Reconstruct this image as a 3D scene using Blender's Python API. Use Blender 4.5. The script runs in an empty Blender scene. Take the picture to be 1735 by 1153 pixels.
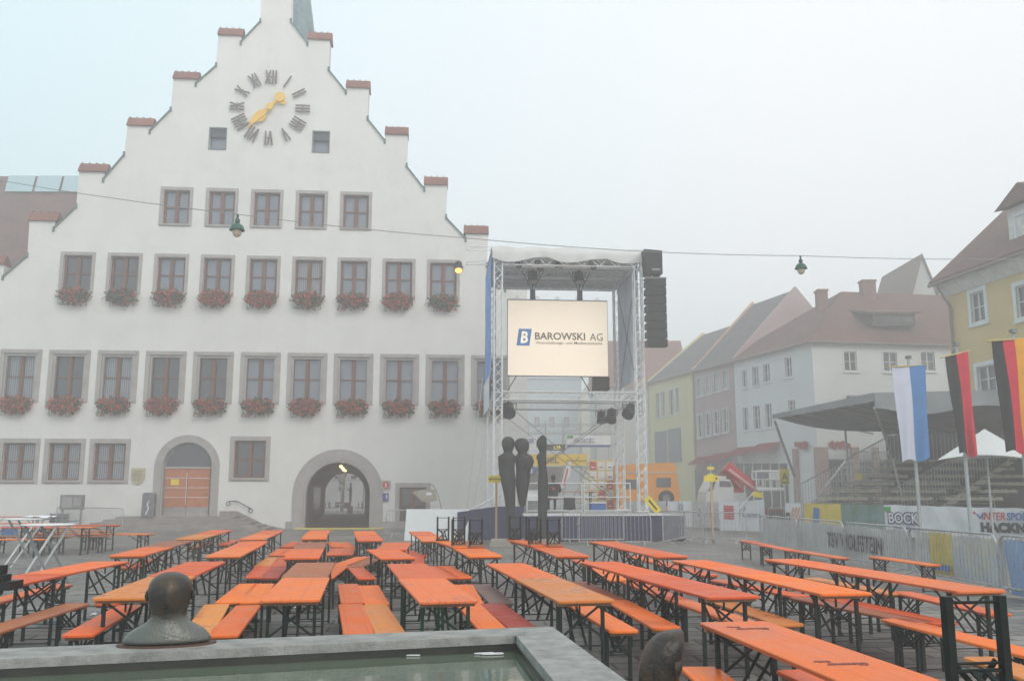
import bpy, bmesh, math, random
from mathutils import Vector, Matrix
from mathutils.geometry import tessellate_polygon
R = math.radians
rnd = random.Random(7)
sc = bpy.context.scene
C = sc.collection

# ------------------------------------------------------------------ camera, sky, sun, exposure
W, H, F = 1735.0, 1153.0, 1550.0
CAMZ = 1.68
PITCH = math.atan(259.0 / F)
cam = bpy.data.cameras.new('camera'); co = bpy.data.objects.new('camera', cam); C.objects.link(co)
cam.sensor_width = 36; cam.lens = 36 * F / W; cam.clip_end = 2000; cam.clip_start = 0.05
co.location = (0, 0, CAMZ); co.rotation_euler = (math.pi / 2 + PITCH, 0, 0)
sc.camera = co
sc.view_settings.view_transform = 'Standard'; sc.view_settings.look = 'None'
sc.view_settings.exposure = 0.75; sc.view_settings.gamma = 1

SUN_EL, SUN_AZ = R(38), R(150)
w = bpy.data.worlds.new('World'); sc.world = w; w.use_nodes = True
nt = w.node_tree; bg = nt.nodes['Background']
sky = nt.nodes.new('ShaderNodeTexSky'); sky.sky_type = 'NISHITA'; sky.sun_disc = False
sky.sun_elevation = SUN_EL; sky.sun_rotation = SUN_AZ; sky.dust_density = 6; sky.air_density = 1.2
mx = nt.nodes.new('ShaderNodeMix'); mx.data_type = 'RGBA'; mx.inputs[0].default_value = 0.86
# overcast cloud layer over the blue sky: whiter to the right, a little bluer to the left
wtc = nt.nodes.new('ShaderNodeTexCoord'); wsp = nt.nodes.new('ShaderNodeSeparateXYZ'); nt.links.new(wtc.outputs['Generated'], wsp.inputs[0])
wcr = nt.nodes.new('ShaderNodeMapRange'); wcr.inputs['From Min'].default_value = -.55; wcr.inputs['From Max'].default_value = .25; nt.links.new(wsp.outputs[0], wcr.inputs['Value'])
wm_ = nt.nodes.new('ShaderNodeMix'); wm_.data_type = 'RGBA'; nt.links.new(wcr.outputs[0], wm_.inputs[0])
wm_.inputs[6].default_value = (5.3, 7.0, 7.4, 1); wm_.inputs[7].default_value = (7.6, 7.75, 7.9, 1); nt.links.new(wm_.outputs[2], mx.inputs[7])
nt.links.new(sky.outputs[0], mx.inputs[6]); nt.links.new(mx.outputs[2], bg.inputs[0])
bg.inputs[1].default_value = 0.1
sl = bpy.data.lights.new('sun', 'SUN'); so = bpy.data.objects.new('sun', sl); C.objects.link(so)
sl.energy = 0.6; sl.angle = R(25); sl.color = (1, .96, .9)
so.rotation_euler = (R(90) - SUN_EL, 0, math.pi - SUN_AZ + R(0))
so.location = (0, 0, 60)

sc.render.engine = 'CYCLES'
sc.cycles.volume_bounces = 1; sc.cycles.max_bounces = 6; sc.cycles.diffuse_bounces = 3
sc.cycles.glossy_bounces = 2; sc.cycles.transmission_bounces = 2
sc.cycles.use_denoising = True

# ------------------------------------------------------------------ pixel -> ray helpers (used to place things in the world)
cp, sp = math.cos(PITCH), math.sin(PITCH)
def ray(px, py):
    a, b = px - W / 2, H / 2 - py
    return Vector((a, F * cp - b * sp, F * sp + b * cp))
def G(px, py, z=0.0):                     # on the horizontal plane z
    r = ray(px, py); t = (z - CAMZ) / r.z
    return Vector((r.x * t, r.y * t, z))
def D(px, py, y):                         # on the vertical plane at distance y
    r = ray(px, py); t = y / r.y
    return Vector((r.x * t, y, CAMZ + r.z * t))

# ------------------------------------------------------------------ materials
MATS = {}
def mat(name, col, rough=.7, var=.12, scale=3.0, metal=0.0, bump=0.0, emit=0.0, coord='Object', var_col=None, detail=4.0, spec=None):
    if name in MATS: return MATS[name]
    m = bpy.data.materials.new(name); m.use_nodes = True; n = m.node_tree; b = n.nodes['Principled BSDF']
    b.inputs['Roughness'].default_value = rough; b.inputs['Metallic'].default_value = metal
    if spec is not None: b.inputs['Specular IOR Level'].default_value = spec
    c = (*col, 1)
    tc = n.nodes.new('ShaderNodeTexCoord'); no = n.nodes.new('ShaderNodeTexNoise')
    no.inputs['Scale'].default_value = scale; no.inputs['Detail'].default_value = detail; no.inputs['Roughness'].default_value = .6
    n.links.new(tc.outputs[coord], no.inputs['Vector'])
    cr = n.nodes.new('ShaderNodeValToRGB')
    c2 = var_col if var_col else [max(0, x * (1 - var * 2.2)) for x in col]
    cr.color_ramp.elements[0].position = .3; cr.color_ramp.elements[0].color = (*c2, 1)
    cr.color_ramp.elements[1].position = .62; cr.color_ramp.elements[1].color = c
    n.links.new(no.outputs['Fac'], cr.inputs[0]); n.links.new(cr.outputs[0], b.inputs['Base Color'])
    if bump:
        bp = n.nodes.new('ShaderNodeBump'); bp.inputs['Strength'].default_value = bump; bp.inputs['Distance'].default_value = .02
        no2 = n.nodes.new('ShaderNodeTexNoise'); no2.inputs['Scale'].default_value = scale * 8
        n.links.new(tc.outputs[coord], no2.inputs['Vector'])
        n.links.new(no2.outputs['Fac'], bp.inputs['Height']); n.links.new(bp.outputs[0], b.inputs['Normal'])
    if emit:
        n.links.new(cr.outputs[0], b.inputs['Emission Color']); b.inputs['Emission Strength'].default_value = emit
    MATS[name] = m; return m

def wood(name, col, worn, gloss=.35, scale=1.0):       # lacquered table board with grain, wear patches and wet gloss
    m = bpy.data.materials.new(name); m.use_nodes = True; n = m.node_tree; b = n.nodes['Principled BSDF']
    tc = n.nodes.new('ShaderNodeTexCoord'); oi = n.nodes.new('ShaderNodeObjectInfo')
    ad = n.nodes.new('ShaderNodeVectorMath'); ad.operation = 'ADD'
    ml = n.nodes.new('ShaderNodeVectorMath'); ml.operation = 'SCALE'; ml.inputs['Scale'].default_value = 1
    cx = n.nodes.new('ShaderNodeCombineXYZ')
    mu = n.nodes.new('ShaderNodeMath'); mu.operation = 'MULTIPLY'; mu.inputs[1].default_value = 37
    n.links.new(oi.outputs['Random'], mu.inputs[0]); n.links.new(mu.outputs[0], cx.inputs[0]); n.links.new(mu.outputs[0], cx.inputs[1])
    n.links.new(tc.outputs['Object'], ad.inputs[0]); n.links.new(cx.outputs[0], ad.inputs[1])
    mp = n.nodes.new('ShaderNodeMapping'); mp.inputs['Scale'].default_value = (22, 1.2, 10)
    n.links.new(ad.outputs[0], mp.inputs[0])
    g = n.nodes.new('ShaderNodeTexNoise'); g.inputs['Scale'].default_value = 2; g.inputs['Detail'].default_value = 6
    n.links.new(mp.outputs[0], g.inputs['Vector'])
    p = n.nodes.new('ShaderNodeTexNoise'); p.inputs['Scale'].default_value = 1.7; p.inputs['Detail'].default_value = 8; p.inputs['Roughness'].default_value = .7
    n.links.new(ad.outputs[0], p.inputs['Vector'])
    r1 = n.nodes.new('ShaderNodeValToRGB'); r1.color_ramp.elements[0].position = .30; r1.color_ramp.elements[1].position = .48
    r1.color_ramp.elements[0].color = (*worn, 1); r1.color_ramp.elements[1].color = (*col, 1)
    mm = n.nodes.new('ShaderNodeMath'); mm.operation = 'ADD'
    g2 = n.nodes.new('ShaderNodeMath'); g2.operation = 'MULTIPLY'; g2.inputs[1].default_value = .35
    n.links.new(g.outputs['Fac'], g2.inputs[0]); n.links.new(g2.outputs[0], mm.inputs[0])
    p2 = n.nodes.new('ShaderNodeMath'); p2.operation = 'MULTIPLY'; p2.inputs[1].default_value = .65
    n.links.new(p.outputs['Fac'], p2.inputs[0]); n.links.new(p2.outputs[0], mm.inputs[1])
    n.links.new(mm.outputs[0], r1.inputs[0])
    hv = n.nodes.new('ShaderNodeHueSaturation')
    mv = n.nodes.new('ShaderNodeMapRange'); mv.inputs['To Min'].default_value = .82; mv.inputs['To Max'].default_value = 1.12
    n.links.new(oi.outputs['Random'], mv.inputs['Value']); n.links.new(mv.outputs[0], hv.inputs['Value'])
    mh = n.nodes.new('ShaderNodeMapRange'); mh.inputs['To Min'].default_value = .497; mh.inputs['To Max'].default_value = .506
    n.links.new(oi.outputs['Random'], mh.inputs['Value']); n.links.new(mh.outputs[0], hv.inputs['Hue'])
    n.links.new(r1.outputs[0], hv.inputs['Color'])
    sx = n.nodes.new('ShaderNodeSeparateXYZ'); n.links.new(tc.outputs['Object'], sx.inputs[0])
    pp = n.nodes.new('ShaderNodeMath'); pp.operation = 'PINGPONG'; pp.inputs[1].default_value = .087; n.links.new(sx.outputs[0], pp.inputs[0])
    ls = n.nodes.new('ShaderNodeMapRange'); ls.inputs['From Min'].default_value = .0845; ls.inputs['From Max'].default_value = .0868; ls.inputs['To Min'].default_value = 1; ls.inputs['To Max'].default_value = .42; n.links.new(pp.outputs[0], ls.inputs['Value'])
    sp_ = n.nodes.new('ShaderNodeTexNoise'); sp_.inputs['Scale'].default_value = 34; sp_.inputs['Detail'].default_value = 3; n.links.new(ad.outputs[0], sp_.inputs['Vector'])
    sr_ = n.nodes.new('ShaderNodeMapRange'); sr_.inputs['From Min'].default_value = .26; sr_.inputs['From Max'].default_value = .34; sr_.inputs['To Min'].default_value = .5; sr_.inputs['To Max'].default_value = 1; n.links.new(sp_.outputs['Fac'], sr_.inputs['Value'])
    mz = n.nodes.new('ShaderNodeMath'); mz.operation = 'MULTIPLY'; n.links.new(ls.outputs[0], mz.inputs[0]); n.links.new(sr_.outputs[0], mz.inputs[1])
    hs2 = n.nodes.new('ShaderNodeHueSaturation'); n.links.new(hv.outputs[0], hs2.inputs['Color']); n.links.new(mz.outputs[0], hs2.inputs['Value']); n.links.new(hs2.outputs[0], b.inputs['Base Color'])
    b.inputs['Specular IOR Level'].default_value = .35
    rr = n.nodes.new('ShaderNodeMapRange'); rr.inputs['From Min'].default_value = .35; rr.inputs['From Max'].default_value = .65
    rr.inputs['To Min'].default_value = gloss; rr.inputs['To Max'].default_value = gloss + .35
    n.links.new(p.outputs['Fac'], rr.inputs['Value']); n.links.new(rr.outputs[0], b.inputs['Roughness'])
    bp = n.nodes.new('ShaderNodeBump'); bp.inputs['Strength'].default_value = .15; bp.inputs['Distance'].default_value = .004
    n.links.new(g.outputs['Fac'], bp.inputs['Height']); n.links.new(bp.outputs[0], b.inputs['Normal'])
    MATS[name] = m; return m

def weathered_plaster(name, col):
    m = mat(name, col, .92, .03, .35, bump=.25); n = m.node_tree; b = n.nodes['Principled BSDF']
    src = b.inputs['Base Color'].links[0].from_socket
    tc = n.nodes.new('ShaderNodeTexCoord'); mp = n.nodes.new('ShaderNodeMapping'); mp.inputs['Scale'].default_value = (2.6, 2.6, .16)
    n.links.new(tc.outputs['Object'], mp.inputs[0]); a = n.nodes.new('ShaderNodeTexNoise'); a.inputs['Scale'].default_value = 1; a.inputs['Detail'].default_value = 7; n.links.new(mp.outputs[0], a.inputs['Vector'])
    c = n.nodes.new('ShaderNodeTexNoise'); c.inputs['Scale'].default_value = .9; c.inputs['Detail'].default_value = 9; c.inputs['Roughness'].default_value = .7; n.links.new(tc.outputs['Object'], c.inputs['Vector'])
    r1 = n.nodes.new('ShaderNodeMapRange'); r1.inputs['From Min'].default_value = .30; r1.inputs['From Max'].default_value = .55; r1.inputs['To Min'].default_value = .97; r1.inputs['To Max'].default_value = 1; n.links.new(a.outputs['Fac'], r1.inputs['Value'])
    r2 = n.nodes.new('ShaderNodeMapRange'); r2.inputs['From Min'].default_value = .30; r2.inputs['From Max'].default_value = .52; r2.inputs['To Min'].default_value = .92; r2.inputs['To Max'].default_value = 1; n.links.new(c.outputs['Fac'], r2.inputs['Value'])
    mu = n.nodes.new('ShaderNodeMath'); mu.operation = 'MULTIPLY'; n.links.new(r1.outputs[0], mu.inputs[0]); n.links.new(r2.outputs[0], mu.inputs[1])
    hs = n.nodes.new('ShaderNodeHueSaturation'); n.links.new(src, hs.inputs['Color']); n.links.new(mu.outputs[0], hs.inputs['Value']); n.links.new(hs.outputs[0], b.inputs['Base Color'])
    return m

def tiles(name, c1, c2, sx=.22, sz=.16, axis='Z'):      # clay roof tiles: courses from the brick texture
    m = bpy.data.materials.new(name); m.use_nodes = True; n = m.node_tree; b = n.nodes['Principled BSDF']; b.inputs['Roughness'].default_value = .85
    tc = n.nodes.new('ShaderNodeTexCoord'); mp = n.nodes.new('ShaderNodeSeparateXYZ'); cb = n.nodes.new('ShaderNodeCombineXYZ')
    n.links.new(tc.outputs['Object'], mp.inputs[0])
    s = n.nodes.new('ShaderNodeMath'); s.operation = 'ADD'; n.links.new(mp.outputs[0], s.inputs[0]); n.links.new(mp.outputs[1], s.inputs[1])
    n.links.new(s.outputs[0], cb.inputs[0]); n.links.new(mp.outputs[2], cb.inputs[1])
    br = n.nodes.new('ShaderNodeTexBrick'); br.inputs['Scale'].default_value = 1; br.inputs['Brick Width'].default_value = sx; br.inputs['Row Height'].default_value = sz
    br.inputs['Mortar Size'].default_value = .018; br.inputs['Color1'].default_value = (*c1, 1); br.inputs['Color2'].default_value = (*c2, 1)
    br.inputs['Mortar'].default_value = (*[x * .35 for x in c1], 1)
    n.links.new(cb.outputs[0], br.inputs['Vector'])
    no = n.nodes.new('ShaderNodeTexNoise'); no.inputs['Scale'].default_value = .7; no.inputs['Detail'].default_value = 6; n.links.new(tc.outputs['Object'], no.inputs['Vector'])
    hs = n.nodes.new('ShaderNodeHueSaturation'); mr = n.nodes.new('ShaderNodeMapRange'); mr.inputs['To Min'].default_value = .5; mr.inputs['To Max'].default_value = 1.45
    n.links.new(no.outputs['Fac'], mr.inputs['Value']); n.links.new(mr.outputs[0], hs.inputs['Value']); n.links.new(br.outputs['Color'], hs.inputs['Color'])
    n.links.new(hs.outputs[0], b.inputs['Base Color'])
    bp = n.nodes.new('ShaderNodeBump'); bp.inputs['Strength'].default_value = .6; bp.inputs['Distance'].default_value = .03
    n.links.new(br.outputs['Fac'], bp.inputs['Height']); bp.invert = True; n.links.new(bp.outputs[0], b.inputs['Normal'])
    MATS[name] = m; return m

def paving():
    m = bpy.data.materials.new('paving'); m.use_nodes = True; n = m.node_tree; b = n.nodes['Principled BSDF']
    tc = n.nodes.new('ShaderNodeTexCoord'); mp = n.nodes.new('ShaderNodeMapping'); mp.inputs['Rotation'].default_value = (0, 0, R(-5))
    n.links.new(tc.outputs['Object'], mp.inputs[0])
    wn = n.nodes.new('ShaderNodeTexNoise'); wn.inputs['Scale'].default_value = 2.5; n.links.new(mp.outputs[0], wn.inputs['Vector'])
    vm = n.nodes.new('ShaderNodeVectorMath'); vm.operation = 'MULTIPLY_ADD'; vm.inputs[1].default_value = (.05, .05, 0)
    n.links.new(wn.outputs['Color'], vm.inputs[0]); n.links.new(mp.outputs[0], vm.inputs[2])
    br = n.nodes.new('ShaderNodeTexBrick'); br.inputs['Scale'].default_value = 1; br.inputs['Brick Width'].default_value = .62; br.inputs['Row Height'].default_value = .34
    br.inputs['Mortar Size'].default_value = .02; br.inputs['Mortar Smooth'].default_value = .2; br.inputs['Bias'].default_value = 0
    br.inputs['Color1'].default_value = (.235, .22, .20, 1); br.inputs['Color2'].default_value = (.125, .122, .118, 1); br.inputs['Mortar'].default_value = (.025, .024, .022, 1)
    n.links.new(vm.outputs[0], br.inputs['Vector'])
    no = n.nodes.new('ShaderNodeTexNoise'); no.inputs['Scale'].default_value = .45; no.inputs['Detail'].default_value = 9; no.inputs['Roughness'].default_value = .65
    n.links.new(tc.outputs['Object'], no.inputs['Vector'])
    hs = n.nodes.new('ShaderNodeHueSaturation'); mr = n.nodes.new('ShaderNodeMapRange'); mr.inputs['From Min'].default_value = .3; mr.inputs['From Max'].default_value = .7
    mr.inputs['To Min'].default_value = .72; mr.inputs['To Max'].default_value = 1.25
    n.links.new(no.outputs['Fac'], mr.inputs['Value']); n.links.new(mr.outputs[0], hs.inputs['Value']); n.links.new(br.outputs['Color'], hs.inputs['Color'])
    n.links.new(hs.outputs[0], b.inputs['Base Color'])
    m2 = n.nodes.new('ShaderNodeMapRange'); m2.inputs['From Min'].default_value = .35; m2.inputs['From Max'].default_value = .65
    m2.inputs['To Min'].default_value = .38; m2.inputs['To Max'].default_value = .75; n.links.new(no.outputs['Fac'], m2.inputs['Value']); n.links.new(m2.outputs[0], b.inputs['Roughness'])
    bp = n.nodes.new('ShaderNodeBump'); bp.inputs['Strength'].default_value = .5; bp.inputs['Distance'].default_value = .015; bp.invert = True
    n.links.new(br.outputs['Fac'], bp.inputs['Height']); n.links.new(bp.outputs[0], b.inputs['Normal'])
    return m

def glassy(name, col, rough=.06, curtain=None):
    m = bpy.data.materials.new(name); m.use_nodes = True; n = m.node_tree; b = n.nodes['Principled BSDF']
    b.inputs['Roughness'].default_value = rough; b.inputs['Specular IOR Level'].default_value = .9
    if curtain:
        tc = n.nodes.new('ShaderNodeTexCoord'); wv = n.nodes.new('ShaderNodeTexWave'); wv.inputs['Scale'].default_value = 3.2; wv.inputs['Distortion'].default_value = 2.5
        wv.inputs['Detail Scale'].default_value = .4
        n.links.new(tc.outputs['Object'], wv.inputs['Vector']); cr = n.nodes.new('ShaderNodeValToRGB')
        cr.color_ramp.elements[0].color = (*col, 1); cr.color_ramp.elements[1].color = (*curtain, 1)
        n.links.new(wv.outputs['Fac'], cr.inputs[0]); n.links.new(cr.outputs[0], b.inputs['Base Color'])
    else: b.inputs['Base Color'].default_value = (*col, 1)
    MATS[name] = m; return m

plaster = weathered_plaster('white_plaster', (.74, .725, .70))
stone = mat('stone_surround', (.40, .375, .36), .85, .10, 2.0, bump=.1)
step_stone = mat('step_stone', (.30, .27, .255), .8, .15, 2.0, bump=.1)
winwood = mat('window_wood', (.17, .062, .040), .5, .15, 6)
doorwood = mat('door_wood', (.50, .155, .055), .45, .12, 4)
copper = mat('copper_patina', (.17, .25, .28), .6, .2, 3)
flash = mat('copper_flashing', (.13, .19, .19), .6, .2, 6)
clockdark = mat('clock_dark', (.16, .12, .12), .6, .1, 6)
gold = mat('gold_leaf', (.86, .52, .06), .4, .05, 4)
alu = mat('aluminium', (.80, .81, .82), .4, .08, 8, metal=.35)
galv = mat('galvanised_steel', (.55, .56, .57), .45, .15, 9, metal=.4)
black = mat('black_paint', (.012, .012, .014), .55, .1, 8)
legmat = mat('leg_dark_green', (.006, .016, .014), .55, .3, 9, spec=.3)
legmat2 = mat('leg_bright_green', (.006, .045, .020), .55, .3, 9, spec=.3)
bronze = mat('weathered_bronze', (.016, .016, .017), .33, .1, 6.5, metal=.3, bump=.3, var_col=(.085, .050, .026), detail=12)
def lime_bronze():
    n = bronze.node_tree; b = n.nodes['Principled BSDF']; src = b.inputs['Base Color'].links[0].from_socket
    tc = n.nodes.new('ShaderNodeTexCoord'); sx = n.nodes.new('ShaderNodeSeparateXYZ'); n.links.new(tc.outputs['Object'], sx.inputs[0])
    no = n.nodes.new('ShaderNodeTexNoise'); no.inputs['Scale'].default_value = 9; no.inputs['Detail'].default_value = 8; n.links.new(tc.outputs['Object'], no.inputs['Vector'])
    ad = n.nodes.new('ShaderNodeMath'); ad.operation = 'MULTIPLY_ADD'; ad.inputs[1].default_value = .16; n.links.new(no.outputs['Fac'], ad.inputs[0]); n.links.new(sx.outputs[2], ad.inputs[2])
    mr = n.nodes.new('ShaderNodeMapRange'); mr.inputs['From Min'].default_value = .20; mr.inputs['From Max'].default_value = .31; n.links.new(ad.outputs[0], mr.inputs['Value'])
    mx_ = n.nodes.new('ShaderNodeMix'); mx_.data_type = 'RGBA'; mx_.inputs[6].default_value = (.12, .125, .112, 1)   # lime left by the fountain on the shoulders
    n.links.new(mr.outputs[0], mx_.inputs[0]); n.links.new(src, mx_.inputs[7]); n.links.new(mx_.outputs[2], b.inputs['Base Color'])
lime_bronze()
darkbronze = mat('dark_bronze', (.016, .020, .021), .5, .15, 3, metal=.3, var_col=(.008, .010, .012), bump=.1)
white = mat('white_plastic', (.78, .79, .80), .5, .04, 3)
tarp = mat('white_tarpaulin', (.66, .66, .65), .75, .06, 1.2, bump=.1)
bluedrape = mat('blue_drape', (.018, .026, .095), .8, .25, 3, bump=.2)
rimstone = mat('rim_granite', (.33, .33, .315), .6, .22, 6.0, bump=.35, detail=12)
slime = mat('wet_algae', (.035, .035, .025), .35, .3, 5)
yellow = mat('yellow_sign', (.85, .65, .02), .5, .05, 3)
ink = mat('black_ink', (.02, .02, .025), .6, .1, 5)
red = mat('red_paint', (.55, .035, .035), .4, .12, 3)
blue = mat('blue_paint', (.035, .15, .45), .5, .08, 3)
grey = mat('grey_metal', (.22, .23, .24), .5, .15, 3)
concrete = mat('concrete', (.36, .33, .28), .85, .15, 3, bump=.1)
rooftile = tiles('clay_tiles', (.30, .095, .065), (.20, .07, .05))
rooftile2 = tiles('clay_tiles_brown', (.20, .09, .07), (.13, .062, .052))
captile = tiles('cap_tiles', (.34, .13, .095), (.27, .105, .08), .18, .12)
pane_sky = glassy('sky_tinted_glass', (.165, .195, .245))  # bluish reflection of the sky put into the glass colour
pane_dark = glassy('window_glass_dark', (.045, .045, .06))
pane_curtain = glassy('window_glass_curtain', (.06, .07, .09), .12, (.30, .31, .34))
WOODS = {
 'orange': wood('board_orange', (.86, .150, .012), (.62, .090, .015), .30),
 'pale': wood('board_pale_orange', (.84, .180, .040), (.60, .10, .03), .34),
 'red': wood('board_red_orange', (.80, .115, .014), (.58, .070, .014), .32),
 'yellow': wood('board_amber', (.76, .24, .035), (.52, .13, .03), .22),
 'bright': wood('board_bright_orange', (.92, .175, .010), (.72, .12, .012), .30),
 'brown': wood('board_brown', (.40, .11, .040), (.27, .075, .035), .30),
 'dark': wood('board_dark_red', (.42, .040, .018), (.30, .025, .02), .35),
 'grey': wood('board_weathered', (.22, .145, .13), (.30, .07, .05), .5),
 'worn': wood('board_worn', (.80, .165, .050), (.36, .10, .05), .40),
}
WORD = {'orange': 'orange', 'pale': 'pale orange', 'red': 'red-orange', 'yellow': 'amber-orange', 'bright': 'bright orange', 'brown': 'brown', 'dark': 'dark red', 'grey': 'weathered grey-brown', 'worn': 'scuffed orange'}

# ------------------------------------------------------------------ mesh helpers
class MB:
    def __init__(s): s.v = []; s.f = []; s.smooth = False
    def add(s, vs, fs):
        o = len(s.v); s.v += [Vector(v) for v in vs]; s.f += [[i + o for i in f] for f in fs]; return s
    def box(s, a, b):
        x0, y0, z0 = a; x1, y1, z1 = b
        return s.add([(x0,y0,z0),(x1,y0,z0),(x1,y1,z0),(x0,y1,z0),(x0,y0,z1),(x1,y0,z1),(x1,y1,z1),(x0,y1,z1)],
                     [(0,3,2,1),(4,5,6,7),(0,1,5,4),(1,2,6,5),(2,3,7,6),(3,0,4,7)])
    def tube(s, a, b, r, n=6, r2=None):
        a = Vector(a); b = Vector(b); d = b - a
        if d.length < 1e-6: return s
        d.normalize(); u = d.orthogonal().normalized(); q = d.cross(u); r2 = r if r2 is None else r2
        vs = [a + (u * math.cos(t) + q * math.sin(t)) * r for t in [2*math.pi*i/n for i in range(n)]]
        vs += [b + (u * math.cos(t) + q * math.sin(t)) * r2 for t in [2*math.pi*i/n for i in range(n)]]
        fs = [(i, (i+1) % n, n+(i+1) % n, n+i) for i in range(n)] + [tuple(range(n-1,-1,-1)), tuple(range(n, 2*n))]
        return s.add(vs, fs)
    def path(s, pts, r, n=6):
        for i in range(len(pts)-1): s.tube(pts[i], pts[i+1], r, n)
        return s
    def bar(s, a, b, w, t, up=(0,0,1)):      # rectangular bar from a to b, w wide, t thick
        a = Vector(a); b = Vector(b); d = (b-a).normalized(); up = Vector(up)
        if abs(d.dot(up)) > .95: up = Vector((0,1,0))
        x = d.cross(up).normalized(); z = x.cross(d)
        vs = [p + x*sx*w/2 + z*sz*t/2 for p in (a, b) for sx, sz in ((-1,-1),(1,-1),(1,1),(-1,1))]
        return s.add(vs, [(0,1,2,3),(7,6,5,4),(0,4,5,1),(1,5,6,2),(2,6,7,3),(3,7,4,0)])
    def prism(s, poly, ax, d0, d1):          # poly in two axes, extruded along third ('x','y','z')
        def P(p, d): return {'y': (p[0], d, p[1]), 'x': (d, p[0], p[1]), 'z': (p[0], p[1], d)}[ax]
        n = len(poly); vs = [P(p, d0) for p in poly] + [P(p, d1) for p in poly]
        tri = tessellate_polygon([[Vector((p[0], p[1], 0)) for p in poly]])
        fs = [tuple(t) for t in tri] + [tuple(i+n for i in reversed(t)) for t in tri]
        fs += [(i, (i+1) % n, n+(i+1) % n, n+i) for i in range(n)]
        return s.add(vs, fs)
    def lathe(s, prof, n=16, c=(0,0,0)):
        c = Vector(c); k = len(prof); vs = []
        for r, z in prof:
            for i in range(n):
                t = 2*math.pi*i/n; vs.append(c + Vector((r*math.cos(t), r*math.sin(t), z)))
        fs = [(j*n+i, j*n+(i+1)%n, (j+1)*n+(i+1)%n, (j+1)*n+i) for j in range(k-1) for i in range(n)]
        fs += [tuple(range(n-1,-1,-1)), tuple((k-1)*n+i for i in range(n))]
        return s.add(vs, fs)
    def loft(s, rings, n=14):                # rings: (cx, cy, cz, rx, ry[, tiltdeg])
        vs = []
        for r in rings:
            cx, cy, cz, rx, ry = r[:5]; tl = R(r[5]) if len(r) > 5 else 0
            for i in range(n):
                t = 2*math.pi*i/n; x = rx*math.cos(t); y = ry*math.sin(t)
                vs.append((cx + x*math.cos(tl), cy + y, cz + x*math.sin(tl)))
        k = len(rings)
        fs = [(j*n+i, j*n+(i+1)%n, (j+1)*n+(i+1)%n, (j+1)*n+i) for j in range(k-1) for i in range(n)]
        fs += [tuple(range(n-1,-1,-1)), tuple((k-1)*n+i for i in range(n))]
        s.smooth = True
        return s.add(vs, fs)
    def grid(s, P):                          # P: rows of points
        a = len(P); b = len(P[0]); vs = [p for row in P for p in row]
        return s.add(vs, [(j*b+i, j*b+i+1, (j+1)*b+i+1, (j+1)*b+i) for j in range(a-1) for i in range(b-1)])
    def mesh(s, name, m, fix=True):
        me = bpy.data.meshes.new(name); me.from_pydata([tuple(v) for v in s.v], [], s.f); me.update()
        if fix:
            bm = bmesh.new(); bm.from_mesh(me); bmesh.ops.recalc_face_normals(bm, faces=bm.faces); bm.to_mesh(me); bm.free()
        if s.smooth:
            for p in me.polygons: p.use_smooth = True
        me.materials.append(m); return me
    def build(s, name, m, parent=None, loc=None, fix=True):
        return obj(name, s.mesh(name, m, fix), parent, loc)
def obj(name, me, parent=None, loc=None, rz=0):
    o = bpy.data.objects.new(name, me); C.objects.link(o)
    if parent: o.parent = parent
    if loc is not None: o.location = loc
    if rz: o.rotation_euler = (0, 0, rz)
    return o
def empty(name, loc, rz=0):
    o = bpy.data.objects.new(name, None); C.objects.link(o); o.location = loc; o.rotation_euler = (0, 0, rz); o.empty_display_size = .2
    return o
def tag(o, label=None, cat=None, group=None, kind=None):
    if label: o['label'] = label
    if cat: o['category'] = cat
    if group: o['group'] = group
    if kind: o['kind'] = kind
    return o
def text_mesh(s, size, m, bold=0.0, extrude=.004, name='lettering', spacing=1.0, shear=0.0, fit=None):
    cu = bpy.data.curves.new('t', 'FONT'); cu.body = s; cu.size = size; cu.extrude = extrude; cu.offset = bold; cu.align_x = 'CENTER'; cu.align_y = 'CENTER'
    cu.space_character = spacing; cu.shear = shear; cu.resolution_u = 3
    t = bpy.data.objects.new('t', cu); C.objects.link(t); dg = bpy.context.evaluated_depsgraph_get(); dg.update()
    me = bpy.data.meshes.new_from_object(t.evaluated_get(dg)); bpy.data.objects.remove(t); bpy.data.curves.remove(cu)
    if fit and len(me.vertices):
        xs = [v.co.x for v in me.vertices]; ys = [v.co.y for v in me.vertices]
        kx = fit[0] / (max(xs)-min(xs)); ky = (fit[1] / (max(ys)-min(ys))) if fit[1] else kx
        mxx = (max(xs)+min(xs))/2; mxy = (max(ys)+min(ys))/2
        for v in me.vertices: v.co.x = (v.co.x-mxx)*kx; v.co.y = (v.co.y-mxy)*ky
    for v in me.vertices: v.co = Vector((v.co.x, -v.co.z, v.co.y))      # stand up, facing -Y
    me.materials.clear(); me.materials.append(m); me.name = name; return me
def copy_tree(o, parent=None):
    c = o.copy(); C.objects.link(c)
    if parent: c.parent = parent
    for ch in list(o.children): copy_tree(ch, c)
    return c

# ------------------------------------------------------------------ ground, haze
g = MB().add([(-140,-20,0),(140,-20,0),(140,240,0),(-140,240,0)], [(0,1,2,3)]).build('ground', paving()); tag(g, kind='structure')
hz = bpy.data.materials.new('haze'); hz.use_nodes = True; n = hz.node_tree
n.nodes.remove(n.nodes['Principled BSDF']); pv = n.nodes.new('ShaderNodeVolumePrincipled')
pv.inputs['Density'].default_value = .0074; pv.inputs['Color'].default_value = (.97, .965, .96, 1); pv.inputs['Anisotropy'].default_value = .2
n.links.new(pv.outputs[0], n.nodes['Material Output'].inputs['Volume'])
h = MB().box((-142, -22, -1), (142, 242, 36)).build('haze', hz); tag(h, kind='stuff')

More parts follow.
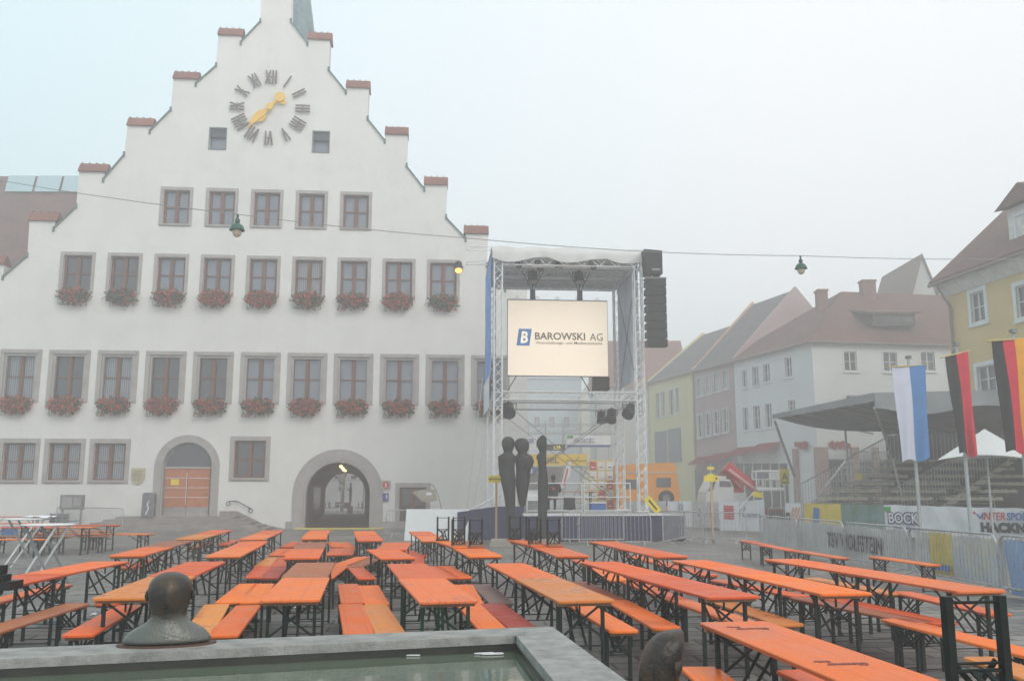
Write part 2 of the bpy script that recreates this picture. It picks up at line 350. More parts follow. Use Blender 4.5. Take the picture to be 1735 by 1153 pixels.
# ------------------------------------------------------------------ town hall (its own frame: u along the wall, v into it)
A = R(4.9)
U = Vector((math.cos(A), math.sin(A), 0)); N = Vector((-math.sin(A), math.cos(A), 0))
O = G(630, 895, 0)
def Fp(px, py, v=0.0):                      # pixel -> (u, z) on the facade plane pushed v deep
    r = ray(px, py); p0 = O + N * v
    t = (p0 - Vector((0,0,CAMZ))).dot(N) / r.dot(N); p = Vector((0,0,CAMZ)) + r * t
    q = p - p0; return (q.dot(U), p.z)
def L(p):                                   # world -> hall frame
    q = Vector(p) - O; return Vector((q.dot(U), q.dot(N), q.z))
def Wd(u, v, z): return O + U*u + N*v + Vector((0,0,z))
hall = empty('town_hall', O, A)
tag(hall, 'white plastered town hall with stepped gable, roman numeral clock and arched passage', 'town hall')

# steps of the gable: left (x,y of merlon tops etc.)
sil = [(-64,905),(-64,560),(-30,520),(-30,470),(8,452) if False else (-28,448),(7,448),(5,470),(46,435),(50,374),(94,374),(91,388),(129,352),(134,291),(178,291),(175,305),(210,264),
       (216,213),(257,213),(254,223),(289,188),(294,134),(334,134),(332,143),(366,113),(370,60),(410,60),(408,73),(441,38),(445,-40),(494,-40),(493,38),(521,74),(522,67),(559,67),
       (557,120),(586,156),(587,149),(625,149),(623,203),(652,239),(653,228),(691,228),(689,283),(719,321),(719,313),(758,313),(756,370),(789,405),(789,396),(827,396),(825,452),(856,490),(857,476),(893,476),(895,905)]
out = [Fp(*p) for p in sil]
out = [(u, 0.0) if p[1] == 905 else (u, z) for (u, z), p in zip(out, sil)]
gable_bottom = 0
holes = []; win_specs = []
def rect_px(cx, w, y0, y1):
    a = Fp(cx, (y0+y1)/2); t = Fp(cx, y0)[1]; b = Fp(cx, y1)[1]; return a[0], w, b, t
def row(n, cx0, cy0t, cy0b, cxN, cyNt, cyNb, wo, kind, nN=None):
    nN = nN or n
    u0 = Fp(cx0, (cy0t+cy0b)/2)[0]; u1 = Fp(cxN, (cyNt+cyNb)/2)[0]
    zt = (Fp(cx0, cy0t)[1] + Fp(cxN, cyNt)[1])/2; zb = (Fp(cx0, cy0b)[1] + Fp(cxN, cyNb)[1])/2
    for i in range(n):
        win_specs.append((u0 + (u1-u0)*i/(nN-1), wo, zb, zt, kind, i))
row(5, 298.5, 321, 378, 603, 331, 387, 1.30, 'top')
row(9, 130.5, 431, 492, 751, 446, 504, 1.36, 'mid')
row(11, 33, 599, 676, 754, 607, 681, 1.52, 'low', 10)
row(3, 31, 750, 813, 185, 750, 813, 1.48, 'ground')
u, z = Fp(423, 778); win_specs.append((u, 1.50, Fp(423,809)[1], Fp(423,746)[1], 'ground', 9))
win_specs.append((Fp(699,860)[0], 1.30, Fp(699,884)[1], Fp(699,825)[1], 'ground', 10))
for px in (369, 544): win_specs.append((Fp(px,235)[0], .80, Fp(px,257 if px > 400 else 252)[1], Fp(px,223 if px > 400 else 217)[1], 'hole', px))
for (u, wo, zb, zt, k, i) in win_specs: holes.append([(u-wo/2, zb),(u+wo/2, zb),(u+wo/2, zt),(u-wo/2, zt)])
def arch(u0, u1, zb, zt, n=18, zs=None):
    r = (u1-u0)/2; cu = (u0+u1)/2; zs = zt - r if zs is None else zs; k = (zt-zs)/r
    return [(u0, zb), (u1, zb)] + [(cu + r*math.cos(t), zs + k*r*math.sin(t)) for t in [math.pi*i/n for i in range(n+1)]]
DU0, DU1 = Fp(271,850)[0], Fp(356,850)[0]; DZB, DZT = .62, Fp(315,749)[1]
PU0, PU1 = Fp(514,850)[0], Fp(630,850)[0]; PZT = Fp(572,779)[1]
door_h = arch(DU0, DU1, DZB, DZT); pass_h = arch(PU0, PU1, 0.02, PZT)
holes += [door_h, pass_h]
def plate(outer, holes, depth, hole_depth):
    mb = MB(); loops = [outer] + holes
    pts = [p for l in loops for p in l]
    tri = tessellate_polygon([[Vector((p[0], p[1], 0)) for p in l] for l in loops])
    mb.add([(p[0], 0, p[1]) for p in pts], [tuple(t) for t in tri])
    n0 = len(outer)
    for i in range(n0):
        a, b = outer[i], outer[(i+1) % n0]; mb.add([(a[0],0,a[1]),(b[0],0,b[1]),(b[0],depth,b[1]),(a[0],depth,a[1])], [(0,1,2,3)])
    for l in holes:
        for i in range(len(l)):
            a, b = l[i], l[(i+1) % len(l)]; mb.add([(a[0],0,a[1]),(b[0],0,b[1]),(b[0],hole_depth,b[1]),(a[0],hole_depth,a[1])], [(0,1,2,3)])
    return mb
wall = plate(out, holes, .7, .35)
tri = tessellate_polygon([[Vector((p[0], p[1], 0)) for p in l] for l in [out, pass_h]])
wall.add([(p[0], .7, p[1]) for p in out + pass_h], [tuple(t) for t in tri])
wall.build('wall', plaster, hall)
# side walls and main roof behind the gable
uL, uR = out[0][0], out[-1][0]; ztop = max(z for u, z in out); uc = (Fp(467,100)[0])
eave = Fp(890,500)[1] - .8; ridge = Fp(467,60)[1] - .5
sw = MB(); sw.box((uR-.5, .72, 0), (uR, 15, eave)); sw.box((uL, .72, 0), (uL+.5, 15, eave)); sw.box((uL+.502, 14.6, PZT+.1), (uR-.502, 15, eave)); sw.box((uL+.502, 14.6, 0), (PU0-3.8, 15, PZT+.098)); sw.box((PU1+.6, 14.6, 0), (uR-.502, 15, PZT+.098)); sw.build('side_wall', plaster, hall)
rf = MB(); half = uR - uc
rf.add([(uc-half-.3,.75,eave-.2),(uc,.75,ridge),(uc+half+.3,.75,eave-.2),(uc-half-.3,15.2,eave-.2),(uc,15.2,ridge),(uc+half+.3,15.2,eave-.2)], [(0,1,4,3),(1,2,5,4),(3,4,5)])
rf.build('roof', rooftile, hall)
wg_ = MB().box((PU0-7, 15.1, PZT+.25), (PU1+3, 30.9, PZT+1.6)); wg_.build('unseen_rear_wing', plaster, hall)  # unseen wing, kept low so that sky light reaches the courtyard
# tile caps and copper flashings on the steps
caps = [(-28,7,448),(50,97,374),(134,181,291),(216,259,213),(294,336,134),(370,411,60),(522,561,67),(587,626,149),(653,691,228),(719,758,313),(787,827,396),(857,896,476)]
for a, b, y in caps:
    u0, z = Fp(a-1, y); u1 = Fp(b+1, y)[0]; m = MB(); hh = .50
    m.prism([(-.12, 0), (.82, 0), (.82, .06), (.35, hh), (.15, hh), (-.12, .06)], 'x', u0, u1)
    m.v = [Vector((v.x, v.y, v.z + z)) for v in m.v]
    for k in range(4): m.box((u0 + (u1-u0)*(k+.15)/4, .16, z+hh-.03), (u0 + (u1-u0)*(k+.3)/4, .30, z+hh+.07))
    m.build('gable_cap', captile, hall)
for a, b in [((5,470),(46,435)),((91,388),(129,352)),((175,305),(210,264)),((254,223),(289,188)),((332,143),(366,113)),((408,73),(441,38)),((493,38),(521,74)),((557,120),(586,156)),((623,203),(652,239)),((689,283),(719,321)),((756,370),(789,405)),((825,452),(856,490))]:
    fl = MB(); p, q = Fp(*a), Fp(*b)
    fl.bar((p[0], .33, p[1]+.03), (q[0], .33, q[1]+.03), .86, .06)
    lo = p if p[1] < q[1] else q; hi = q if lo is p else p
    fl.box((hi[0]-.05, -.05, hi[1]-.05), (hi[0]+.05, .05, hi[1]+.22)); fl.box((lo[0]-.05, -.05, lo[1]-.15), (lo[0]+.05, .05, lo[1]+.12))
    fl.build('copper_flashing', flash, hall)
# ridge turret behind the gable
tu, tz = Fp(508, 60, 3.0)
tr = MB(); tw = Fp(531,60,3)[0] - tu
tr.add([(tu-1.3+dx*s, 3.2+dy*s, z) for z, s in ((tz-2.5,1.55),(tz+.3,1.28),(tz+5,.62),(tz+11,.08)) for dx, dy in ((-1,-.4),(-.4,-1),(.4,-1),(1,-.4),(1,.4),(.4,1),(-.4,1),(-1,.4))],
       [(j*8+i, j*8+(i+1)%8, (j+1)*8+(i+1)%8, (j+1)*8+i) for j in range(3) for i in range(8)])
tr.v = [Vector((v.x + (Fp(531,62,3)[0] - (tu-1.3+1.28)) , v.y, v.z)) for v in tr.v]
tr.build('ridge_turret', copper, hall)
# windows
def win_meshes(wo, h, kind):
    hw = wo/2; s = .16 if kind in ('top','mid') else .215
    if kind == 'ground': s = .21
    sb = MB()
    if kind != 'hole':
        sb.box((-hw-s, -.025, 0), (-hw, .06, h)); sb.box((hw, -.025, 0), (hw+s, .06, h))
        sb.box((-hw-s, -.028, h), (hw+s, .06, h+s)); sb.box((-hw-s, -.028, -s*.8), (hw+s, .06, 0))
        sb.box((-hw-.06, -.09, -.10), (hw+.06, -.031, -.02))
        if kind == 'low':
            sb.box((-hw-.1, -.065, h+.03), (hw+.1, -.03, h+.13)); sb.box((-hw, .02, h-.10), (hw, .30, h-.002))
            for sx in (-1, 1): sb.box((min(sx*(hw-.10), sx*(hw-.003)), .03, 0), (max(sx*(hw-.10), sx*(hw-.003)), .2, h-.101))
    else:
        sb.box((-hw-.05, -.04, h-.03), (hw+.05, .02, h+.03)); sb.box((-hw-.03, -.04, -.06), (hw+.03, .0, -.001)); sb.box((-hw-.05, -.02, -.06), (-hw-.002, .0, h-.02)); sb.box((hw+.002, -.02, -.06), (hw+.05, .0, h-.02))
    fr = MB(); t = .075; y0, y1 = .16, .24
    if kind == 'hole':
        fr.box((-hw, .05, h*.58), (hw, .34, h)); t = .04
    fr.box((-hw, y0, 0), (-hw+t, y1, h)); fr.box((hw-t, y0, 0), (hw, y1, h)); fr.box((-hw+t, y0, 0), (hw-t, y1, t)); fr.box((-hw+t, y0, h-t), (hw-t, y1, h))
    if kind != 'hole':
        fr.box((-.055, y0-.02, t), (.055, y1, h-t))
        zt = h*.5
        fr.box((-hw+t, y0+.02, zt-.028), (-.055, y1-.02, zt+.028)); fr.box((.055, y0+.02, zt-.028), (hw-t, y1-.02, zt+.028))
        for sx in (-1, 1):
            a, b = sorted((sx*.055, sx*(hw-t)))
            fr.box((a, y0+.012, t), (a+.045, y1, h-t)); fr.box((b-.045, y0+.012, t), (b, y1, h-t))
    pn = MB().box((-hw+.02, .27, .02), (hw-.02, .29, h-.02))
    return sb, fr, pn
cache = {}
def put_window(u, z, wo, h, kind, pane, parent, v=0):
    key = (kind, round(wo, 2), round(h, 2))
    if key not in cache:
        sb, fr, pn = win_meshes(wo, h, kind)
        cache[key] = (sb.mesh('window', stone if kind != 'hole' else flash), fr.mesh('frame', winwood if kind != 'hole' else mat('dark_louver', (.05,.055,.07), .6)), {})
        cache[key] += (pn,)
    sbm, frm, pans, pn = cache[key]
    if pane.name not in pans: pans[pane.name] = pn.mesh('pane', pane)
    wobj = obj('window', sbm, parent, (u, v, z)); obj('frame', frm, wobj); obj('pane', pans[pane.name], wobj)
    return wobj
for (u, wo, zb, zt, k, i) in win_specs:
    pane = pane_sky
    if k == 'low': pane = [pane_curtain, pane_dark, pane_curtain, pane_dark, pane_dark][i] if i < 5 else pane_sky
    if k == 'mid': pane = pane_dark if i < 2 else (pane_curtain if i in (5,) else pane_sky)
    if k == 'ground': pane = pane_curtain if i < 5 else pane_dark
    put_window(u, zb, wo, round(zt-zb, 2), k, pane, hall)
# roller of dark room behind windows: none needed, panes are opaque reflective glass
# arch surrounds
def arch_ring(name, u0, u1, zb, zt, wd, y0, y1, m, parent, zs=None):
    n_ = 24; r = (u1-u0)/2; cu = (u0+u1)/2; zs = zt-r
    inner = [(u0, zb)] + [(cu - r*math.cos(t), zs + r*math.sin(t)) for t in [math.pi*i/n_ for i in range(n_+1)]] + [(u1, zb)]
    outer_ = [(u0-wd, zb)] + [(cu - (r+wd)*math.cos(t), zs + (r+wd)*math.sin(t)) for t in [math.pi*i/n_ for i in range(n_+1)]] + [(u1+wd, zb)]
    mb = MB(); k = len(inner)
    for i in range(k-1):
        a, b, c, d = outer_[i], outer_[i+1], inner[i+1], inner[i]
        mb.add([(p[0], y, p[1]) for y in (y0, y1) for p in (a, b, c, d)], [(0,1,2,3),(0,4,5,1),(2,6,7,3),(7,6,5,4)])
    return mb.build(name, m, parent)
arch_ring('door_surround', DU0-.0, DU1+.0, DZB, DZT, .36, -.04, .06, stone, hall)
arch_ring('passage_surround', PU0, PU1, 0.0, PZT, .53, -.05, .08, stone, hall)
arch_ring('passage_surround', PU0+.002, PU1-.002, 0.0, PZT-.002, -.10, -.02, .5, stone, hall)
# entrance door
dm = (DU0+DU1)/2; dw = Fp(354,850)[0] - Fp(278,850)[0]
ztr = Fp(315, 793)[1]
dr = obj('entrance_door', MB().box((DU0, .30, DZB), (DU1, .36, DZT)).mesh('entrance_door', mat('door_recess', (.27,.265,.27), .8)), hall)
for sx in (-1, 1):
    a, b = sorted((dm + sx*.01, dm + sx*dw/2))
    MB().box((a, .22, DZB+.42), (b, .29, ztr)).build('door_leaf', doorwood, dr)
    st = MB()
    for k in range(1, 4): z = DZB+.42 + (ztr-DZB-.42)*k/4; st.box((a+.02, .205, z-.012), (b-.02, .219, z+.012))
    st.build('trim_strip', alu, dr)
    MB().box((a, .215, DZB), (b, .29, DZB+.415)).build('kick_plate', mat('kick_plate', (.36,.34,.33), .5, .1, metal=.3), dr)
hd = MB(); hd.box((dm-.03, .14, DZB+.5), (dm-.005, .17, ztr-.2)); hd.build('door_handle', alu, dr)
MB().box((DU0+.02, .18, ztr), (DU1-.02, .295, ztr+.09)).build('transom', stone, dr)
fan = MB().prism(arch(DU0+.12, DU1-.12, ztr+.1, DZT-.12), 'y', .26, .29); fan.build('fanlight', pane_dark, dr)
nu, nz = Fp(294.5, 816); o = MB().box((nu-.19, .195, nz-.14), (nu+.19, .205, nz+.14)).build('door_notice', yellow, dr)
stp = MB()
for k in range(5):
    e = .55 + (4-k)*.42
    zz0 = .62*k/5; zz1 = .62*(k+1)/5
    stp.box((DU0-1.1-e, -.55-e, zz0 if k else 0), (DU1+.9+e, -.03 - .0, zz1 - (.0 if k == 4 else .0)))
# nested steps would share top planes only at different heights
stp.build('entrance_steps', step_stone, hall)
wg = MB(); wg.prism([(DU1+.5, 0), (DU1+3.6, 0), (DU1+2.6, .22), (DU1+1.3, .85), (DU1+.5, .85)], 'y', -.14, -.031); wg.build('stair_cheek', step_stone, hall)
pl = MB(); pl.box((PU1+.55, -.035, 0), (uR, 0.0, .35)); pl.box((DU1+3.6, -.035, 0), (PU0-.55, 0.0, .35)); pl.build('plinth', stone, hall)
hr = MB(); p0, p1, p2 = Fp(388, 849), Fp(402, 848), Fp(426, 861)
hr.path([(p0[0], -.15, p0[1]), (p1[0], -.15, p1[1]), (p2[0], -.15, p2[1])], .025)
for p in (p0, p2):
    for k in range(6): t = k/6*math.pi*2; hr.tube((p[0]+.1*math.cos(t), -.15, p[1]-.1+.1*math.sin(t)), (p[0]+.1*math.cos(t+1.05), -.15, p[1]-.1+.1*math.sin(t+1.05)), .018)
for p in (p1, p2): hr.tube((p[0]-.1, -.15, p[1]), (p[0]-.1, .02, p[1]-.05), .02)
hr.build('handrail', black, hall)
# passage: skewed barrel vault through the building
LEN = 31.0
fu = Fp(584.5, 850, LEN)[0]; fw = Fp(618,850,LEN)[0] - Fp(551,850,LEN)[0]
a0 = arch(PU0+.1, PU1-.1, 0.012, PZT-.1, 16); zf = Fp(584,801,LEN)[1]
a1 = arch(fu-fw/2, fu+fw/2, 0.012, zf, 16)
tn = MB(); k = len(a0)
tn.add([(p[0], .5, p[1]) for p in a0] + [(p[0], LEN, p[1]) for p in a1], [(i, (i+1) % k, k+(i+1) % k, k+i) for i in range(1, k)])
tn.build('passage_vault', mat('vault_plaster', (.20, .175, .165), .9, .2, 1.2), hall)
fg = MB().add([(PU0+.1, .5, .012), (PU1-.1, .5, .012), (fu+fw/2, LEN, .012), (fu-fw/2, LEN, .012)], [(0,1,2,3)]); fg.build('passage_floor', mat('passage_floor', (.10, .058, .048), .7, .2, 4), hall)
lamp_em = mat('lamp_glow', (1, .55, .12), .5, .0, 1, emit=14)
for px, py, v in ((577.5, 789.5, 6), (580.8, 793, 11), (583, 796, 16), (585, 796.5, 19)):
    uu, zz = Fp(px, py, v)
    lb = MB(); lb.lathe([(.02,.07),(.06,.04),(.07,-.01),(.05,-.06),(.01,-.07)], 10, (uu, v, zz)); lb.tube((uu, v, zz+.06), (uu, v, zz+.35), .012)
    lb.build('passage_lamp', lamp_em, hall)
gl = MB()
p0 = (PU0+.13, 9.0); p1 = (PU0+.13 + (fu-fw/2-PU0)*.62, 22.0)
def onleft(t): return (PU0+.13 + (fu-fw/2-PU0-.1)*t, .5 + (LEN-.5)*t)
a = onleft(.22); b = onleft(.58)
gl.add([(a[0]+.02, a[1], .75), (b[0]+.02, b[1], .75), (b[0]+.02, b[1], 2.2), (a[0]+.02, a[1], 2.2)], [(0,1,2,3)]); gl.build('display_window', mat('gallery_glass', (.62,.66,.66), .2, .3, 2.5), hall, fix=False)
# clock
cu_, cz_ = Fp(458, 183.5); clk = empty('clock', (cu_, -.12, cz_)); clk.parent = hall
rx = (Fp(526,190)[0] - Fp(390,186)[0]) / 2
numer = ['XII','I','II','III','IIII','V','VI','VII','VIII','IX','X','XI']
def numeral(s, h=.74):
    m = MB(); x = 0; t = .075; items = []
    for ch in s:
        wd = {'I': .13, 'V': .28, 'X': .30}[ch]; items.append((ch, x, wd)); x += wd + .03
    tot = x - .03
    for ch, x0, wd in items:
        x0 -= tot/2; yy = .004 * items.index((ch, x0 + tot/2, wd)) if (ch, x0+tot/2, wd) in items else 0
        def st(xa, za, xb, zb, d=0): m.bar((xa, d, za), (xb, d, zb), .05, t, up=(1, 0, 0))
        if ch == 'I': m.box((x0+wd/2-t/2, -.025, -h/2), (x0+wd/2+t/2, .025, h/2))
        if ch == 'V': st(x0+.03, h/2, x0+wd/2, -h/2); st(x0+wd-.03, h/2, x0+wd/2, -h/2, -.004)
        if ch == 'X': st(x0+.03, h/2, x0+wd-.03, -h/2); st(x0+wd-.03, h/2, x0+.03, -h/2, -.004)
    m.box((-tot/2+.02, -.018, -.02), (tot/2-.02, .018, .02))
    return m
for i, s in enumerate(numer):
    t = R(30*i); r = rx - .37
    o = numeral(s).build('numeral', clockdark, clk); o.location = (r*math.sin(t), 0, r*math.cos(t)); o.rotation_euler = (0, t, 0)
mh = MB()   # minute hand points to ~36 min, disc counterweight
mh.prism([(-.05,.75),(.05,.75),(.10,.1),(.16,-.5),(.05,-1.1),(0,-1.62),(-.12,-.5),(-.10,.1)], 'y', -.10, -.06)
mh.lathe([(.22,-.03),(.22,.03)], 20); 
mh.v = [Vector((v.x, v.y, v.z)) for v in mh.v]
mh = MB()
mh.prism([(-.06,.62),(.06,.62),(.07,.0),(.13,-.6),(0,-1.70),(-.10,-.55),(-.07,.0)], 'y', -.10, -.06)
def disc(m, x, z, r, y0, y1, n=18): m.prism([(x+r*math.cos(2*math.pi*i/n), z+r*math.sin(2*math.pi*i/n)) for i in range(n)], 'y', y0, y1)
disc(mh, 0, .74, .26, -.13, -.07); disc(mh, 0, 0, .18, -.16, -.09)
o = mh.build('minute_hand', gold, clk); o.rotation_euler = (0, R(42), 0)
hh = MB(); hh.prism([(-.05,0),(.05,0),(.10,-.30),(.30,-.52),(.36,-.78),(.12,-1.1),(0,-1.40),(-.12,-1.1),(-.22,-.78),(-.22,-.52),(-.10,-.30)], 'y', -.05, -.02)
hh.prism([(-.05,0),(.05,0),(.06,.45),(.30,.62),(.42,.85),(.20,.78),(.0,.62)], 'y', -.05, -.02)
o = hh.build('hour_hand', gold, clk); o.rotation_euler = (0, R(48), 0)

# flower boxes
leafm = mat('geranium_leaf', (.075, .12, .055), .7, .35, 20); flowm = mat('geranium_flower', (.72, .095, .040), .6, .25, 15)
def flower_meshes(seed, ratio):
    r = random.Random(seed); lf = MB(); fm = MB()
    def pt():
        while True:
            x = r.uniform(-1,1); y = r.uniform(-1,1); z = r.uniform(-1,1)
            if x*x + y*y + z*z < 1: break
        k = .82 + .3*r.random(); dz = -.25*abs(math.sin(x*5+seed)) * r.random()
        return Vector((x*.84*k, -.22 + y*.34, -.10 + z*.36 + dz + (.04 if z > 0 else 0)))
    def leaf(m, p, s, nn):
        a = Vector((r.uniform(-1,1), r.uniform(-1,1), r.uniform(-1,1))).normalized(); b = a.orthogonal().normalized(); c = a.cross(b)
        m.add([p + (b*math.cos(t)+c*math.sin(t))*s*r.uniform(.7,1.1) for t in [2*math.pi*i/nn for i in range(nn)]], [tuple(range(nn))])
    for i in range(620): leaf(lf, pt(), r.uniform(.035,.075), 5)
    for i in range(ratio):
        p = pt(); p.y -= .06; 
        for k in range(4): leaf(fm, p + Vector((r.gauss(0,.03), r.gauss(0,.03), r.gauss(0,.03))), r.uniform(.03,.05), 4)
    for i in range(14):
        x = r.uniform(-.7,.7); lf.tube((x, -.25, -.3), (x+r.uniform(-.1,.1), -.28, -.55-r.random()*.15), .01, 4)
        for k in range(5): leaf(fm if k % 2 else lf, Vector((x+r.uniform(-.08,.08), -.28, -.5-r.random()*.2)), .04, 5)
    return lf, fm
vari = []
for seed, ratio in ((1, 150), (2, 260), (3, 80), (4, 210)):
    lf, fm = flower_meshes(seed, ratio)
    fb = MB().box((-.62, -.30, -.16), (.62, -.08, .04))
    vari.append((lf.mesh('foliage', leafm, False), fm.mesh('blossoms', flowm, False), fb.mesh('trough', mat('trough', (.05,.04,.035), .8))))
ordn = ['leftmost','second from the left','third from the left','fourth from the left','fifth from the left','sixth from the left','seventh from the left','eighth from the left','ninth from the left','tenth from the left','rightmost, behind stage truss,','rightmost, behind the stage']
first_fb = None
for (u, wo, zb, zt, k, i) in win_specs:
    if k not in ('mid', 'low') or i > 10: continue
    vv = {'mid': [0,2,0,1,1,0,3,1,2], 'low': [1,1,3,1,3,3,1,3,3,3,0]}[k][i]
    lf, fm, fb = vari[vv]
    t = empty('flower_box', Wd(u, 0, zb - .12), A)
    nm = ordn[i] if not (k == 'mid' and i == 8) else 'rightmost'
    tag(t, f'red geranium box, {nm} in the {"upper" if k == "mid" else "lower"} flower row', 'flower box', 'geranium boxes under the town hall windows')
    obj('trough', fb, t); obj('foliage', lf, t); obj('blossoms', fm, t)

# ------------------------------------------------------------------ beer tables and benches
def slab(w, l, z, t=.026, rr=.045, n=4):
    pts = []
    for cx, cy, a0 in ((w/2-rr, l/2-rr, 0), (-w/2+rr, l/2-rr, 90), (-w/2+rr, -l/2+rr, 180), (w/2-rr, -l/2+rr, 270)):
        for k in range(n+1): a = R(a0 + 90*k/n); pts.append((cx + rr*math.cos(a), cy + rr*math.sin(a)))
    m = MB(); nn = len(pts); bev = .006
    rings = [(z-t, bev), (z-t+bev, 0), (z-bev, 0), (z, bev)]; vs = []
    for zz, ins in rings:
        k = (1 - 2*ins/w, 1 - 2*ins/l); vs += [(p[0]*k[0], p[1]*k[1], zz) for p in pts]
    m.add(vs, [(j*nn+i, j*nn+(i+1)%nn, (j+1)*nn+(i+1)%nn, (j+1)*nn+i) for j in range(3) for i in range(nn)] + [tuple(range(nn-1,-1,-1)), tuple(3*nn+i for i in range(nn))])
    return m
def kit(w, z, table):
    l = 2.2; t = .028
    top = slab(w, l, z, t)
    ends = []
    yo = l/2 - .24
    crossb = MB().box((-w/2+.02, -.03, z-t-.028), (w/2-.02, .03, z-t-.001))
    lx = w/2 - (.055 if table else .028); lw = .034
    leg = lambda sx: MB().box((sx*lx-.0145, -.018, 0), (sx*lx+.0145, .018, z-t-.0015))
    fr = MB()
    cb = MB().tube((-lx+.016, 0, .19 if table else .235), (lx-.016, 0, .19 if table else .235), .006, 6)
    fr0 = MB().tube((-lx+.016, 0, .022), (lx-.016, 0, .022), .006, 6)
    fr.box((-lx+.018, -.016, z-t-.034), (lx-.018, .016, z-t-.003))
    zt = z-t-.03; zb = z - (.34 if table else .25)
    fr.bar((-lx+.018, -.024, zb), (lx-.018, -.024, zt), .008, .02, up=(1,0,0)); fr.bar((lx-.018, -.0245, zb), (-lx+.018, -.0245, zt), .009, .02, up=(1,0,0)); fr.box((-.02,-.03,z-t-.12),(-.005,-.012,z-t-.03))
    br = MB()   # folding strut running back under the board
    br.bar((-lx*.25, .0, z*.45 if table else .26), (-lx*.25, .46 if table else .34, z-t-.02), .022, .008); br.bar((lx*.25, .0, z*.45 if table else .26), (lx*.25, .46 if table else .34, z-t-.02), .022, .008)
    br.box((-lx+.018, -.006, (z*.45 if table else .26)-.006), (lx-.018, .006, (z*.45 if table else .26)+.006))
    return dict(cb=cb, ft=fr0, l=l, top=top, cross=crossb, leg=leg, fr=fr, br=br, yo=yo, z=z)
KT, KB = kit(.52, .76, True), kit(.27, .48, False)
meshes = {}
def piece_meshes(kind, lm):
    K = KT if kind == 'table' else KB
    key = (kind, lm.name)
    if key not in meshes:
        meshes[key] = dict(legL=K['leg'](-1).mesh('leg', lm), legR=K['leg'](1).mesh('leg', lm), fr=K['fr'].mesh('leg_brace', lm), cb=K['cb'].mesh('crossbar', lm), ft=K['ft'].mesh('foot_rod', lm), br=K['br'].mesh('folding_strut', lm), cr=K['cross'].mesh('batten', mat('batten_wood', (.33,.17,.08), .7)))
    return meshes[key]
topm = {}
def top_mesh(kind, col):
    if (kind, col) not in topm:
        topm[(kind, col)] = (KT if kind == 'table' else KB)['top'].mesh('tabletop' if kind == 'table' else 'seat', WOODS[col])
    return topm[(kind, col)]
def furniture(kind, pos, yaw, col, label, group, lm=None, flip=False, cat=None):
    K = KT if kind == 'table' else KB; lm = lm or legmat; M_ = piece_meshes(kind, lm)
    e = empty('beer_table' if kind == 'table' else 'beer_bench', pos, yaw)
    if flip: e.rotation_euler = (0, math.pi, yaw); e.location = Vector(pos) + Vector((0, 0, K['z']))
    tag(e, label, 'beer table' if kind == 'table' else 'bench', group)
    obj('tabletop' if kind == 'table' else 'seat', top_mesh(kind, col), e)
    for s in (-1, 1):
        rz = 0 if s < 0 else math.pi; y = s*K['yo']
        obj('leg', M_['legL'], e, (0, y, 0), rz); obj('leg', M_['legR'], e, (0, y, 0), rz)
        obj('leg_brace', M_['fr'], e, (0, y, 0), rz); obj('crossbar', M_['cb'], e, (0, y, 0), rz); obj('foot_rod', M_['ft'], e, (0, y, 0), rz); obj('batten', M_['cr'], e, (0, s*(K['l']/2-.10), 0)); obj('folding_strut', M_['br'], e, (0, y, 0), rz)
    return e
def ordinal(i): return ['nearest', 'second', 'third', 'fourth', 'fifth', 'sixth', 'seventh'][i]
used_labels = {}
def line(kind, far, near, n, cols, rowdesc, z=None, lm=None, start_far=True, jit=.0):
    """n boards end to end from far pixel (mid of the far end) towards the near pixel"""
    z = z or (.76 if kind == 'table' else .48)
    a = G(*far, z); b = G(*near, z); d = (b - a); d.z = 0; ln = d.length; d.normalize()
    step = 2.2 if abs(ln/n - 2.2) > .35 else ln/n
    if step < 2.2: step = 2.205
    if not start_far: a = b - d*step*n
    yaw = math.atan2(-d.x, d.y)
    res = []
    for i in range(n):
        c = a + d*(step*(i+.5)); c.z = rnd.uniform(0, .0) 
        col = cols[i % len(cols)]
        yw = yaw + R(rnd.uniform(-.8, .8))
        base = f"{WORD[col]} folding {'beer table' if kind == 'table' else 'bench'}"
        pos = '' if n == 1 else f", {['farthest', 'second-farthest', 'third-farthest', 'fourth-farthest'][i] if n > 2 and i < n-1 else ('farther' if i == 0 else 'nearer' if n == 2 else 'nearest')} of {['', '', 'two', 'three', 'four', 'five', 'six'][n]}"
        lab = f"{base}{pos} {rowdesc}"
        e = furniture(kind, (c.x, c.y, .004*(i % 2)*0), yw, col, lab, 'orange beer tables in rows on the square' if kind == 'table' else 'beer benches between the table rows', lm)
        res.append(e)
    return res
T = lambda *a, **k: line('table', *a, **k)
B = lambda *a, **k: line('bench', *a, **k)
# tables (far mid px, near mid px)
T((187,950), (74,971.7), 1, ['red'], 'in the leftmost near row, tapering to the picture edge')
T((74,971.7), (-60,1000), 1, ['red'], 'at the left picture edge beside the black stand')
T((377,897), (318,912.5), 2, ['red', 'yellow'], 'in front of the entrance steps')
T((304.5,915.4), (216,940), 2, ['brown', 'orange'], 'left of centre, behind the left bronze head')
T((464.5,897.6), (426.5,912.7), 2, ['orange', 'pale'], 'before the wall between door and passage')
T((433,916), (378.5,941), 2, ['red', 'pale'], 'in the row behind the left bronze head')
T((349,950), (205,1013), 2, ['red', 'yellow'], 'directly behind the left bronze head')
T((542.5,897.6), (527,915.7), 2, ['red', 'bright'], 'at the left half of the arched passage')
T((531,917.8), (511,944), 2, ['brown', 'red'], 'in the centre row below the passage')
T((533.5,951.8), (492.6,1016), 2, ['brown', 'pale'], 'in the centre row ending at the fountain', lm=legmat)
T((616.5,898.5), (628,915.3), 2, ['bright', 'red'], 'at the right half of the arched passage')
